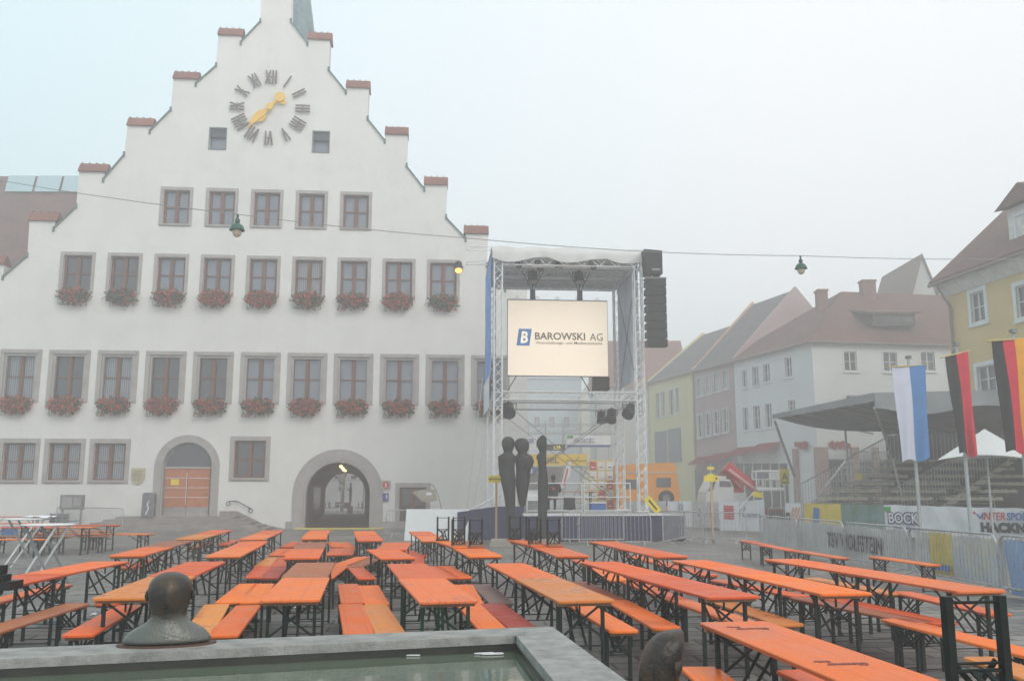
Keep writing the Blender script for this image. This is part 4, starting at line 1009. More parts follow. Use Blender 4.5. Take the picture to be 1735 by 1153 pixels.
for i, (x0, x1, d0, d1) in enumerate([(1420,1500,36.3,34.8),(1636,1740,32.4,30.6),(1296,1330,39.2,38.4)]):
    a = D(x0,850,d0); b = D(x1,850,d1); a.y -= .25; b.y -= .25
    barrier((a.x,a.y,0), (b.x,b.y,0), ['steel barrier over the green landscape banner', 'steel barrier over the banner with black capitals', 'steel barrier between the white banners, beyond the gap'][i], 1.1)

# ------------------------------------------------------------------ stage tower (frame parallel to the town hall)
SO = Vector((D(843, 866, 34.5).x, 34.5, 0))
def SP(px, py, v=0.0):                      # pixel -> local (u, v, z) on the stage plane pushed v back
    r = ray(px, py); p0 = SO + N*v; t = (p0 - Vector((0,0,CAMZ))).dot(N)/r.dot(N); p = Vector((0,0,CAMZ)) + r*t
    return Vector(((p-p0).dot(U), v, p.z))
def SW(p): return SO + U*p.x + N*p.y + Vector((0,0,p.z))
def truss(m, a, b, s=.30, r=.026, rd=.017, step=.34, up=(0,0,1)):
    a = Vector(a); b = Vector(b); d = (b-a); ln = d.length; d.normalize(); up = Vector(up)
    if abs(d.dot(up)) > .9: up = Vector((0,1,0))
    x = d.cross(up).normalized(); z = x.cross(d); n_ = max(2, round(ln/step)); c = [(-1,-1),(1,-1),(1,1),(-1,1)]
    P = lambda k, t: a + d*t + x*c[k][0]*s/2 + z*c[k][1]*s/2
    for k in range(4): m.tube(P(k,0), P(k,ln), r, 6)
    for k in range(4):
        for i in range(n_):
            t0, t1 = ln*i/n_, ln*(i+1)/n_
            m.tube(P(k if i%2 else (k+1)%4, t0), P((k+1)%4 if i%2 else k, t1), rd, 4)
    for t in (0, ln):
        for k in range(4): m.tube(P(k,t), P((k+1)%4,t), rd*1.2, 4)
    return m
st = empty('stage_tower', SO, A); tag(st, 'tall aluminium truss tower with white roof sheet standing on the stage', 'stage')
uR_ = SP(1089, 866).x; ZD = 1.0; ZT = SP(960, 440).z + .05; VB = 4.0; ZM = SP(960, 671).z
for u_, v_ in ((0,0),(uR_,0),(0,VB),(uR_,VB)):
    m = MB(); truss(m, (u_, v_, ZD), (u_, v_, ZT), .31, .028, .018); m.build('truss_column', alu, st)
    m = MB().box((u_-.28, v_-.28, ZD-.0), (u_+.28, v_+.28, ZD+.03)); m.build('foot_plate', alu, st)
for a, b in (((.16,0),(uR_-.16,0)),((.16,VB),(uR_-.16,VB)),((0,.16),(0,VB-.16)),((uR_,.16),(uR_,VB-.16))):
    for z in (ZM, ZT-.17):
        m = MB(); truss(m, (a[0],a[1],z), (b[0],b[1],z), .30); m.build('truss_beam', alu, st)
m = MB(); truss(m, (.16, 2.0, ZT-.17), (uR_-.16, 2.0, ZT-.17), .3); m.build('truss_beam', alu, st)
for k in (1, 2, 3): m = MB(); m.box((uR_*k/4-.03, .1, ZT+.02), (uR_*k/4+.03, VB-.1, ZT+.09)); m.build('roof_purlin', galv, st)
# canopy: roof sheet with drooping front valance
cvs = MB(); nx = 40
def vz(i): t = i/nx; return ZT - .04 - .16*abs(math.sin(t*math.pi*2.5+.4)) - .06*math.sin(t*17)
top = [[(-.25 + (uR_+.5)*i/nx, -.28 - .03*math.sin(i*1.3), vz(i)) for i in range(nx+1)], [(-.25+(uR_+.5)*i/nx, -.30-.03*math.sin(i*.9), (vz(i)+ZT+.35)/2) for i in range(nx+1)],
       [(-.25+(uR_+.5)*i/nx, -.22, ZT+.36+.03*math.sin(i*.7)) for i in range(nx+1)], [(-.25+(uR_+.5)*i/nx, VB/2, ZT+.42) for i in range(nx+1)], [(-.25+(uR_+.5)*i/nx, VB+.25, ZT+.20) for i in range(nx+1)], [(-.25+(uR_+.5)*i/nx, VB+.27, ZT-.25) for i in range(nx+1)]]
cvs.grid(top); cvs.smooth = True; cvs.build('roof_sheet', tarp, st, fix=False)
for sx, m_ in ((0, 'L'), (1, 'R')):
    u_ = -.27 if sx == 0 else uR_+.02
    zb = SP(817 if sx == 0 else 1085, 690 if sx == 0 else 660, VB).z
    g_ = MB(); off = -.0
    P = [[(u_ + .006*math.sin(j*1.7+i*.8), .0 + (VB)*i/10, zb + (ZT+.1-zb)*j/12 - (0)) for i in range(11)] for j in range(13)]
    mm_ = mat('side_cloth_blue', (.10,.26,.66), .7, .2, .8, var_col=(.24,.42,.74)) if sx == 0 else mat('side_cloth_grey', (.66,.71,.80), .7, .15, .8)
    g_.grid(P); g_.smooth = True; g_.build('side_cloth', mm_, st, fix=False)
    if sx == 0:
        P = [[(u_-.05, VB*i/4, zb-.35 + 1.25*j/3) for i in range(5)] for j in range(4)]
        MB().grid(P).build('side_cloth_hem', bwhite, st, fix=False)
wires = [((0,0,ZM),(uR_,VB,ZD+.3)),((uR_,0,ZM),(0,VB,ZD+.3)),((uR_,.2,ZT-.3),(uR_-.02,VB,ZM+.2)),((uR_,VB,ZT-.3),(uR_-.02,.2,ZM+.2)),((0,VB,ZM),(uR_,VB,ZD+.2)),((uR_,VB,ZM),(0,VB,ZD+.2))]
for a, b in wires: MB().tube(a, b, .010, 5).build('bracing_cable', black, st)
for px, py, px2, py2 in ((818,640,788,862),(836,660,797,862)):
    a = SP(px,py,0); b = SP(px2,py2,0); b.z = .5; MB().tube(a, b, .012, 5).build('guy_wire', galv, st)
# platform
pf = empty('stage_platform', SO, A); tag(pf, 'metre-high stage platform with dark blue skirt under the truss tower', 'stage platform')
uA, uB = SP(886, 880, -1.6).x, SP(1160, 880, -1.6).x
MB().box((uA, -1.6, ZD-.09), (uB, VB+1.2, ZD-.002)).build('deck', mat('deck_board', (.16,.15,.14), .6), pf)
MB().box((uA, -1.63, ZD-.10), (uB, -1.602, ZD-.01)).build('edge_rail', alu, pf)
sk = MB(); n_ = 90
def skp(t, z, amp=.03): x = uA + (uB-uA)*t; return (x, -1.66 - amp*math.sin(x*9)*(ZD-z), z)
sk.grid([[skp(i/n_, z) for i in range(n_+1)] for z in (.05, .3, .6, ZD-.11)])
sk.grid([[(uB+.03+.03*math.sin(v*8), v, z) for v in [-1.64+ (VB+2.8)*i/30 for i in range(31)]] for z in (.05,.5,ZD-.11)])
sk.smooth = True; sk.build('skirt', bluedrape, pf, fix=False)
MB().box((uA+.05,-1.55,.0),(uB-.05,VB+1.1,.04)).build('underframe', black, pf)
for px0, px1 in ((893, 986), (990, 1068)):
    a = SP(px0, 850, -.9).x; b = SP(px1, 850, -.9).x; m = MB()
    for z in (ZD+.06, ZD+.55, ZD+1.05): m.tube((a, -.9, z), (b, -.9, z), .022, 6)
    for u_ in (a, b): m.tube((u_, -.9, ZD), (u_, -.9, ZD+1.07), .024, 6)
    m.build('guard_rail', alu, pf)
# left extension with its own drape
ex = empty('draped_ramp', SW(Vector((SP(830,900,-1.2).x, -1.2, 0))), A); tag(ex, 'low ramp box covered in dark blue cloth left of the stage', 'ramp')
lo = SP(775, 890, -1.2); hi = SP(888, 890, -1.2); exo = SP(830,900,-1.2).x
zl = SP(775, 867, -1.2).z; zh = SP(888, 858, -1.2).z
m = MB(); nn = 40
m.grid([[(lo.x-exo + (hi.x-lo.x)*i/nn, -.02*math.sin(i*.9)*(1-j/4) - .0, .06 + ((zl+(zh-zl)*min(1,i/nn*1.6))-.06)*j/4) for i in range(nn+1)] for j in range(5)])
m.grid([[(lo.x-exo + (hi.x-lo.x)*i/nn, .0+1.2*j, (zl+(zh-zl)*min(1,i/nn*1.6))) for i in range(nn+1)] for j in range(2)])
m.grid([[(lo.x-exo, .0+1.2*i/6, .06+(zl-.06)*j/4) for i in range(7)] for j in range(5)])
m.smooth = True; m.build('cloth', bluedrape, ex, fix=False)
m = MB()
for x in (.3, 1.2, 2.2): m.box((lo.x-exo+x, .1, 0), (lo.x-exo+x+.12, .3, .12))
m.build('support_block', concrete, ex)
sr = MB(); a = SP(800, 862, -.4); b = SP(852, 835, -.4); 
for dz in (0, -.16): sr.tube((a.x-exo, .8, a.z+dz), (b.x-exo, .8, b.z+dz), .025)
sr.tube((a.x-exo,.8,a.z), (a.x-exo,.8,.1), .02).tube((b.x-exo,.8,b.z),(b.x-exo,.8,1.0),.02)
sr.build('handrail', alu, ex)
# screen
sw_ = 1.6; a = SP(858, 506, sw_); b = SP(1033, 638, sw_)
scx = (a.x+b.x)/2; W_ = b.x-a.x-.08; zb, zt = b.z, a.z; H_ = zt-zb
scr = empty('led_screen', SW(Vector((scx, sw_, zb))), A); tag(scr, 'large cream-lit video wall with company lettering hanging in the truss tower', 'video screen')
MB().box((-W_/2, 0, 0), (W_/2, .18, H_)).build('housing', grey, scr)
MB().box((-W_/2+.02, -.012, .02), (W_/2-.02, -.001, H_-.05)).build('display', mat('led_cream', (.82,.70,.56), .6, .015, .8, emit=.33), scr)
lm_ = mat('led_brown', (.16,.13,.11), .6); lb_ = mat('led_blue', (.05,.20,.46), .6, emit=.15)
def scr_text(s, px, py, wpx, hpx, m_, bold, name='lettering'):
    p = SP(px, py, sw_); k = (SP(px+wpx/2, py, sw_).x - SP(px-wpx/2, py, sw_).x); hz_ = SP(px, py-hpx/2, sw_).z - SP(px, py+hpx/2, sw_).z
    me = text_mesh(s, .3, m_, bold, .002, name, fit=(k, hz_)); return obj(name, me, scr, (p.x-scx, -.02, p.z-zb))
scr_text('BAROWSKI', 949, 569.5, 85, 12.5, lm_, .006); scr_text('AG', 1010, 571, 22, 12.5, lm_, .001)
scr_text('Veranstaltungs- und Mediensysteme', 964, 581.5, 113, 6.2, lm_, .002)
p = SP(888, 571, sw_); q = SP(875, 585, sw_); q2 = SP(901, 557, sw_); ew, eh = q2.x-q.x, q2.z-q.z
MB().prism([(-ew/2,-eh/2),(ew/2-.1,-eh/2),(ew/2,eh/2),(-ew/2+.1,eh/2)], 'y', -.022, -.013).build('emblem', lb_, scr).location = (p.x-scx, 0, p.z-zb)
me = text_mesh('B', .4, mat('led_cream_bright', (.85,.74,.60), .6, emit=.42), .012, .002, 'emblem_letter', shear=.15, fit=(.30, .48)); obj('emblem_letter', me, scr, (p.x-scx, -.03, p.z-zb))
for k in range(5):
    x = -W_/2 + .4 + (W_-.8)*k/4; m = MB(); m.path([(x-.05,.09,H_),(x-.05,.09,H_+.12),(x+.05,.09,H_+.12),(x+.05,.09,H_)], .012, 5); m.build('lifting_eye', galv, scr)
for px in (903, 983):
    u_ = SP(px, 490, sw_).x - scx; m = MB(); m.box((u_-.10, .03, H_+.02), (u_+.10, .2, ZT-zb-.9)); m.build('hanger_mast', black, scr)
    m = MB(); m.tube((u_-.05,.1,ZT-zb-.9),(u_-.45,.1,ZT-zb-.1),.015,5).tube((u_+.05,.1,ZT-zb-.9),(u_+.45,.1,ZT-zb-.1),.015,5).tube((u_,.1,ZT-zb-.9),(u_,.1,ZT-zb-.1),.02,5); m.build('hanger_sling', black, scr)
for px, sx in ((875,-1),(985,1)):
    p = SP(px, 638, sw_); m = MB(); m.tube((p.x-scx, .05, 0), (p.x-scx+sx*.45, .05, ZM-zb+.2), .02, 5); m.build('tie_strap', black, scr)
# moving lights and floodlights
def lamp_thing(px, py, v, s, label, pitch=20, yawl=0, hang=.35, name='stage_light', m_=black, lens=None):
    p = SP(px, py, v); e = empty(name, SW(p), A); tag(e, label, 'stage light', 'lights on the stage truss')
    b_ = MB(); b_.lathe([(.08,-.24),(.15,-.20),(.17,.05),(.19,.16),(.19,.20)], 12); o = b_.build('lamp_housing', m_, e); o.rotation_euler = (R(90+pitch), 0, R(yawl)); o.scale = (s,s,s)
    m = MB(); m.path([(-.2*s,0,0),(-.22*s,0,hang*.7),(.22*s,0,hang*.7),(.2*s,0,0)], .016, 5); m.tube((0,0,hang*.7),(0,0,hang),.02,5); m.build('yoke', m_, e)
    l_ = MB(); disc(l_, 0, 0, .155, -.005, .005); o = l_.build('lens', lens or pane_dark, e); o.rotation_euler = (R(pitch), 0, R(yawl)); o.scale = (s,s,s)
    o.location = (0, 0, 0); d_ = Vector((0, .215*s, 0)); d_ = Matrix.Rotation(R(yawl),3,'Z') @ Matrix.Rotation(R(90+pitch),3,'X') @ Vector((0,0,.205*s)); o.location = d_
    return e
lamp_thing(903, 470, 1.2, 1.2, 'black moving light left, above the screen', 70)
lamp_thing(981, 471, 1.2, 1.2, 'black moving light right, above the screen', 70)
lamp_thing(915, 452, .4, .8, 'small black lamp between the moving lights under the roof, left', 50)
lamp_thing(947, 448, .1, .7, 'small black lamp in the middle of the front roof truss', 80)
lamp_thing(879, 449, .1, .6, 'small black lamp at the left of the front roof truss', 30)
lamp_thing(1005, 452, .1, .6, 'small black lamp at the right of the front roof truss', 30)
lamp_thing(862, 694, .5, 1.35, 'black floodlight hanging left under the middle truss beam', 40)
lamp_thing(1019, 707, 3.0, 1.1, 'black can light hanging lowest at the right under the beam', 75)
lamp_thing(1036, 704, 2.2, 1.25, 'black can light beside the lowest one, tilted inward', 60, -30)
lamp_thing(1067, 696, .8, 1.3, 'black floodlight tucked against the right front column', 40, -40)
# left outrigger with lit lamp
orr = empty('truss_outrigger', SW(SP(818, 433, 2.5)), A); tag(orr, 'short truss arm sticking out left from the tower top', 'truss')
a = SP(791, 433, 2.5) - SP(818,433,2.5); m = MB(); truss(m, a, (.35,0,0), .62, .02, .012, .5); m.build('truss_arm', alu, orr)
oe = lamp_thing(777, 452, 2.5, 1.0, 'orange-lit lamp at the tip of the left truss arm', 60, 0, .0, lens=mat('lamp_warm', (1,.42,.10), .5, .0, 1, emit=1.6))
# speakers
la = empty('line_array', SW(SP(1109, 474, -.5)), A); tag(la, 'long black column of stacked loudspeakers hanging right of the tower', 'loudspeaker')
a = SP(1092,474,-.5); b = SP(1128,590,-.5); wd = b.x-a.x; ht = a.z-b.z
for k in range(8):
    z1 = -ht*k/8 - .008; z0 = -ht*(k+1)/8; m = MB(); sh_ = .03*math.sin(k/7*math.pi) 
    m.prism([(-.28+sh_, z0+.02),(.25, z0+.05),(.25, z1-.05),(-.28+sh_, z1-.01)], 'x', -wd/2, wd/2); o = m.build('speaker_cabinet', mat('speaker_black', (.018,.018,.02), .6), la)
    g_ = MB().box((-wd/2+.03, -.30+sh_, z0+.04), (wd/2-.03, -.281+sh_, z1-.03)); g_.build('grille', mat('speaker_grille', (.03,.03,.032), .8, .3, 60), o)
MB().box((-wd/2-.02,-.29,-.0),(wd/2+.02,.25,.05)).build('flying_frame', grey, la)
sc2 = empty('speaker_cabinet', SW(SP(1104, 467, -.4)), A); tag(sc2, 'dark covered box at the top right corner above the speaker column', 'loudspeaker')
a = SP(1091,467,-.4); b = SP(1119,427,-.4); w2 = b.x-a.x; h2_ = b.z-a.z
MB().prism([(-w2/2+.05,0),(w2/2,0),(w2/2,h2_-.05),(-w2/2-.02,h2_)], 'y', -.4, .3).build('box', mat('dark_green_cover', (.025,.035,.03), .8, .3, 8), sc2)
MB().box((-w2/2+.25,-.42,.12),(w2/2-.1,-.405,.2)).build('label_plate', grey, sc2)
MB().tube((0,0,-.2),(0,0,0),.03,6).tube((0,0,h2_),(-.4,.3,h2_+.1),.03,6).build('hanging_bracket', galv, sc2)
sc3 = empty('monitor_speaker', SW(SP(1018, 661, 2.0)), A); tag(sc3, 'black loudspeaker box sitting on the middle truss beam below the screen', 'loudspeaker')
MB().box((-.32,-.25,0),(.32,.25,.52)).build('box', mat('speaker_black', (.018,.018,.02), .6), sc3); MB().box((-.28,-.27,.04),(.28,-.251,.48)).build('grille', MATS['speaker_grille'], sc3)
# person seated at a beer table on the stage, seen from behind
P0 = SW(Vector((SP(938, 860, 2.4).x, 2.4, ZD))); pe = empty('person', P0, A + R(4)); tag(pe, 'person in black jacket with red badge seated on the stage, back turned', 'person')
skin = mat('skin', (.48,.28,.20), .55, .05, 5); jk = mat('black_jacket', (.014,.014,.018), .8, .2, 8)
sm_ = bpy.data.meshes.new('body'); 
V = [(0,0,.48),(0,.02,.72),(0,.0,.98),(0,.02,1.10),(0,.04,1.17),(0,.05,1.28),
     (.20,0,1.00),(.29,.06,.80),(.20,.28,.76),(.06,.34,.78),(-.20,0,1.00),(-.29,.06,.80),(-.20,.28,.76),(-.06,.34,.78),
     (.11,.06,.50),(.14,.45,.52),(.14,.47,.08),(.14,.60,.05),(-.11,.06,.50),(-.14,.45,.52),(-.14,.47,.08),(-.14,.60,.05)]
E = [(0,1),(1,2),(2,3),(3,4),(4,5),(2,6),(6,7),(7,8),(8,9),(2,10),(10,11),(11,12),(12,13),(0,14),(14,15),(15,16),(16,17),(0,18),(18,19),(19,20),(20,21)]
Rr = [.17,.17,.18,.08,.065,.06,.09,.065,.05,.035,.09,.065,.05,.035,.10,.075,.05,.04,.10,.075,.05,.04]
sm_.from_pydata([(x*1.05,y,z) for x,y,z in V], E, []); bo = obj('body', sm_, pe); sm_.materials.append(jk)
sk_ = bo.modifiers.new('skin', 'SKIN'); 
for i, r_ in enumerate(Rr): sm_.skin_vertices[0].data[i].radius = (r_, r_*.8)
sm_.skin_vertices[0].data[0].use_root = True
ss = bo.modifiers.new('sub', 'SUBSURF'); ss.levels = ss.render_levels = 2
hd_ = MB().loft([(0,.05,1.16,.05,.055),(0,.05,1.22,.075,.09),(0,.05,1.29,.082,.10),(0,.05,1.36,.075,.095),(0,.05,1.41,.045,.055),(0,.05,1.425,.01,.01)], 14); hd_.build('head', skin, pe)
hr_ = MB().loft([(0,.035,1.22,.080,.085),(0,.03,1.29,.090,.10),(0,.035,1.37,.082,.095),(0,.04,1.425,.05,.06),(0,.04,1.44,.01,.01)], 14); hr_.build('hair', mat('dark_hair', (.03,.022,.018), .8), pe)
MB().box((-.10,-.175,.83),(.02,-.160,.93)).build('jacket_badge', red, pe)
MB().box((-.16,-.19,.50),(.12,-.175,.55)).build('jacket_print', white, pe)
q = SW(Vector((SP(950, 850, 2.4).x, 2.4, ZD))); 
o = furniture('bench', (q.x, q.y, ZD), A + R(90), 'brown', 'bench on the stage under the person in black', None)
q = SW(Vector((SP(965, 850, 3.2).x, 3.2, ZD))); 
o = furniture('table', (q.x, q.y, ZD), A + R(90), 'red', 'beer table on the stage in front of the seated person', None)
def simple(name, px, py, v, label, cat, parts, rot=0):
    e = empty(name, SW(Vector((SP(px, py, v).x, v, ZD))), A + R(rot)); tag(e, label, cat)
    for nm, mb, m_ in parts: mb.build(nm, m_, e)
    return e
simple('mixing_cover', 901, 860, 1.5, 'grey box under a white sheet on the stage beside the single figure', 'box', [('box', MB().box((-.35,-.3,0),(.35,.3,.62)), grey), ('sheet', MB().prism([(-.4,.40),(.4,.40),(.36,.66),(-.2,.74),(-.38,.64)], 'y', -.34, .34), white)])
simple('stage_wedge', 965, 862, .6, 'black floor lamp lying on the stage front', 'stage light', [('lamp_housing', MB().lathe([(.10,-.2),(.2,-.15),(.22,.2),(.22,.26)], 12, (0,0,.26)), black), ('lamp_stand', MB().path([(-.25,0,.0),(-.25,0,.26),(.25,0,.26),(.25,0,0)], .02), black)], 25)
simple('crate', 1013, 862, 1.6, 'small blue crate on the stage near the right column', 'crate', [('crate_body', MB().box((-.28,-.2,0),(.28,.2,.30)), blue), ('crate_rim', MB().box((-.31,-.23,.30),(.31,.23,.34)), white)])
m = MB(); 
for k in range(5): m.box((-.5,-.35,.12+.16*k),(.5,.35,.17+.16*k))
for sx in (-1,1):
    for sy in (-1,1): m.box((sx*.48-.03,sy*.33-.03,0),(sx*.48+.03,sy*.33+.03,.95))
simple('equipment_rack', 900, 858, 3.4, 'open rack of silver shelves on the stage behind the couple', 'rack', [('rack_shelves', m, alu)])

# bronze figures in front of the stage
def fig_rings(rows, d, depth=.8):
    rings = []
    for cx, y, rx in rows:
        rx = rx*1.12
        p = D(cx, y, d); r_ = rx/F*d; rings.append((p.x, 0, p.z, r_, r_*depth))
    return rings
bd = 30.2; base = D(868, 917, bd)
cg = empty('bronze_couple', (base.x, bd, 0)); tag(cg, 'dark bronze sculpture of two slender figures standing head to head', 'statue')
def addfig(parent, rows, d, depth, name, dy=0):
    m = MB(); rg = [(r[0]-parent.location.x, dy, r[2]-parent.location.z, r[3], r[4]) for r in fig_rings(rows, d, depth)]
    m.loft(rg, 16); o = m.build(name, darkbronze, parent); sb = o.modifiers.new('s','SUBSURF'); sb.levels = sb.render_levels = 1; return o
addfig(cg, [(865,918,6),(865,900,6),(865,880,6.5),(865,862,7),(864,845,8.5),(863,832,9),(861,815,12),(860.5,803,11.2),(860,790,10.5),(859,783,12.5),(858.5,776,14.2),(859,771,13.2),(860.5,768,7.5),(861,765,6.0),(861,760,8.5),(861,750,11),(861,743,9),(861,739,4)], bd, .8, 'figure')
addfig(cg, [(885,859,4),(885,850,6),(885,838,8),(885,822,10),(886,812,11.5),(886,798,9.8),(887,786,12.2),(888,777,14.5),(887.5,771.5,13.4),(885.5,768,7.5),(885,765.5,6.2),(885,762,10),(884,753,12),(884,746,10.5),(884,741,5)], bd, .8, 'figure', .08)
m = MB(); ax = D(848, 780, bd); m.loft([(D(849,y,bd).x-base.x, -.05, D(849,y,bd).z, r/F*bd, r/F*bd) for y, r in ((806,2.5),(795,4),(783,5),(774,4.5))], 10); m.build('folded_arm', darkbronze, cg)
m = MB(); m.loft([(D(x,y,bd).x-base.x, -.02, D(x,y,bd).z, r/F*bd, r/F*bd) for x, y, r in ((892,800,4),(897,790,5.5),(899,781,6),(897,773,5))], 10); m.build('folded_arm', darkbronze, cg)
b2 = D(920, 917, bd+.3); sg = empty('bronze_figure', (b2.x, bd+.3, 0)); tag(sg, 'single slender bronze figure in profile on a tall post beside the couple', 'statue')
addfig(sg, [(919,918,7),(919,900,7),(919,875,7),(920,850,7.5),(920,832,8),(920,815,7.8),(920,803,7),(919,792,6),(918.5,784,6.5),(918,778,7.5),(919,770,5.5),(920.5,764,5.2),(918.5,759,7),(917.5,752,8.5),(918,745,8),(919.5,740,5),(920,737.5,2)], bd+.3, .9, 'figure')
m = MB(); m.loft([(D(x,y,bd+.3).x-b2.x, -.05, D(x,y,bd+.3).z, r/F*bd, r/F*bd) for x, y, r in ((914,780,2),(912,776.5,3.6),(912.5,771,3.2),(914.5,767,1.5))], 10); m.build('bust', darkbronze, sg)
m = MB(); m.prism([(D(x,y,bd+.3).x-b2.x, D(x,y,bd+.3).z) for x, y in ((909,757),(914,757),(921,748),(922,738),(918,737),(912,742))], 'y', -.14, .10); m.build('mask', darkbronze, sg)
for px, w_, lab in ((862, 1.25, 'broad pale concrete plinth slab under the bronze couple'), (925, .9, 'pale concrete plinth slab under the single bronze figure')):
    p = G(px, 925); e = MB().prism([(-w_/2,0),(w_/2,0),(w_/2-.06,.22),(-w_/2+.06,.22)], 'y', -.45, .45).build('plinth', concrete, None, (p.x, bd+.1, 0)); tag(e, lab, 'plinth')

# ------------------------------------------------------------------ signs with posts
def post_sign(px, py_sign, w_, h_, d, label, text=None, tw=.8, arrow=0, py_extra=None):
    p = D(px, py_sign, d); e = empty('signpost', (p.x, d, 0)); tag(e, label, 'sign')
    MB().box((-.035, .01, 0), (.035, .07, p.z+h_/2)).build('post', mat('wood_post', (.55,.36,.20), .7, .1, 6), e)
    s_ = MB().box((-w_/2, -.012, p.z-h_/2), (w_/2, .008, p.z+h_/2)).build('sign_board', yellow, e)
    if text: me = text_mesh(text, .1, ink, .001, .002, 'lettering', fit=(w_*tw, None)); obj('lettering', me, e, (.04, -.018, p.z))
    if arrow: MB().prism([(-w_/2+.03, p.z), (-w_/2+.10, p.z+.06), (-w_/2+.10, p.z-.06)] if arrow < 0 else [(w_/2-.03, p.z), (w_/2-.10, p.z+.06), (w_/2-.10, p.z-.06)], 'y', -.022, -.013).build('arrow', ink, e)
    return e
e = post_sign(841, 811, .58, .23, 31.2, 'yellow arrow sign on a wooden post partly behind the bronze couple', 'Typisierung', .8, -1)
e = post_sign(1205, 810, .50, .20, 32.0, 'yellow arrow sign on a tall wooden post right of the stage', None, .7, 1)
p_ = D(1204, 795, 34.5); e = empty('signpost', (p_.x, 34.5, 0)); tag(e, 'small double yellow sign on a thin post behind the tall wooden post', 'sign')
MB().box((-.02,0,0),(.02,.04,p_.z+.2)).build('post', galv, e); MB().box((-.13,-.02,p_.z),(.13,-.003,p_.z+.10)).build('sign_board', yellow, e); MB().box((-.13,-.02,p_.z-.26),(.13,-.003,p_.z-.16)).build('sign_board', yellow, e)
p_ = D(1329, 807, 40); e = empty('signpost', (p_.x, 40, 0)); tag(e, 'upright yellow sign with a capital A by the lift basket', 'sign')
MB().box((-.03,0,0),(.03,.05,p_.z)).build('post', galv, e); MB().box((-.21,-.03,p_.z-.33),(.21,-.003,p_.z+.33)).build('sign_board', mat('yellow_old', (.62,.52,.10), .6), e)
obj('lettering', text_mesh('A', .5, ink, .006, .002, 'lettering', fit=(.25, .29)), e, (0, -.036, p_.z)); MB().box((-.14,-.038,p_.z-.27),(.14,-.032,p_.z-.22)).build('small_print', ink, e)
p_ = SW(Vector((SP(1106, 857, -1.5).x, -1.5, 0))); e = empty('tilted_sign', (p_.x, p_.y, ZD)); tag(e, 'small yellow sign tilted over at the right stage corner', 'sign')
s_ = MB().box((-.34,-.01,-.13),(.34,.01,.13)).build('sign_board', yellow, e); s_.location = (0,0,.28); s_.rotation_euler = (0, R(50), 0)
l_ = MB(); l_.box((-.22,-.018,-.03),(.22,-.012,.03)); l_ = l_.build('small_print', ink, e); l_.location = (0,0,.28); l_.rotation_euler = (0, R(50), 0)
MB().tube((0,.03,0),(0,.03,.3),.015).build('post', galv, e)
p_ = D(1288, 845, 38.6); e = empty('yellow_flag', (p_.x-.5, 38.6, 1.0)); tag(e, 'small yellow flag on a slanted white stick above the banners', 'flag')
MB().tube((-.45,0,.0),(.25,0,.75),.02).build('stick', white, e); MB().prism([(.12,.62),(.25,.78),(.62,.72),(.55,.60),(.68,.50),(.35,.52)],'y',-.01,.01).build('flag_cloth', yellow, e)

# ------------------------------------------------------------------ overhead cable with lanterns
cA, cL, cM, cR, cE = D(-20,302,24), D(403,363,20), D(790,403,20.8), D(1356,433,22.5), D(1760,438,25)
pts = []
def span(a, b, sag, n_=14): return [a.lerp(b, i/n_) - Vector((0,0,sag*4*(i/n_)*(1-i/n_))) for i in range(n_)]
pts = span(cA, cL, .05) + span(cL, cM, .04) + span(cM, cR, .10) + span(cR, cE, .05) + [cE]
wr = MB(); wr.path(pts, .0095, 5); o = wr.build('overhead_cable', mat('cable_grey', (.30,.30,.30), .6)); tag(o, 'thin grey cable sagging across the whole square with two lanterns', 'cable')
def lantern(p, s, label):
    e = empty('hanging_lantern', p); tag(e, label, 'lantern', 'green lanterns hanging from the cable'); gm = mat('lantern_green', (.012,.10,.065), .4, .2, 10); e.scale = (s,s,s)
    MB().lathe([(.012,0),(.03,-.03),(.02,-.08),(.05,-.12),(.055,-.17),(.035,-.20),(.08,-.22),(.13,-.27),(.155,-.33),(.165,-.345),(.165,-.36),(.02,-.36)], 18).build('hood', gm, e)
    MB().lathe([(.10,-.362),(.105,-.40),(.085,-.46),(.045,-.50),(.01,-.51)], 16).build('glass_globe', mat('lantern_glass', (.62,.56,.46), .25), e)
lantern(cL, 1.05, 'green lantern hanging in front of the town hall windows'); lantern(cR, .95, 'green lantern hanging against the open sky at right')

# ------------------------------------------------------------------ things in front of the town hall
def hallthing(name, px, py, v, label, cat, parts, rz=0, group=None):
    u_, z_ = Fp(px, py, v); e = empty(name, Wd(u_, v, 0), A + R(rz)); tag(e, label, cat, group)
    for nm, mb, m_ in parts(z_): mb.build(nm, m_, e)
    return e
def hp_(px, py, v, px0): return Fp(px, py, v)[0] - Fp(px0, py, v)[0], Fp(px, py, v)[1]
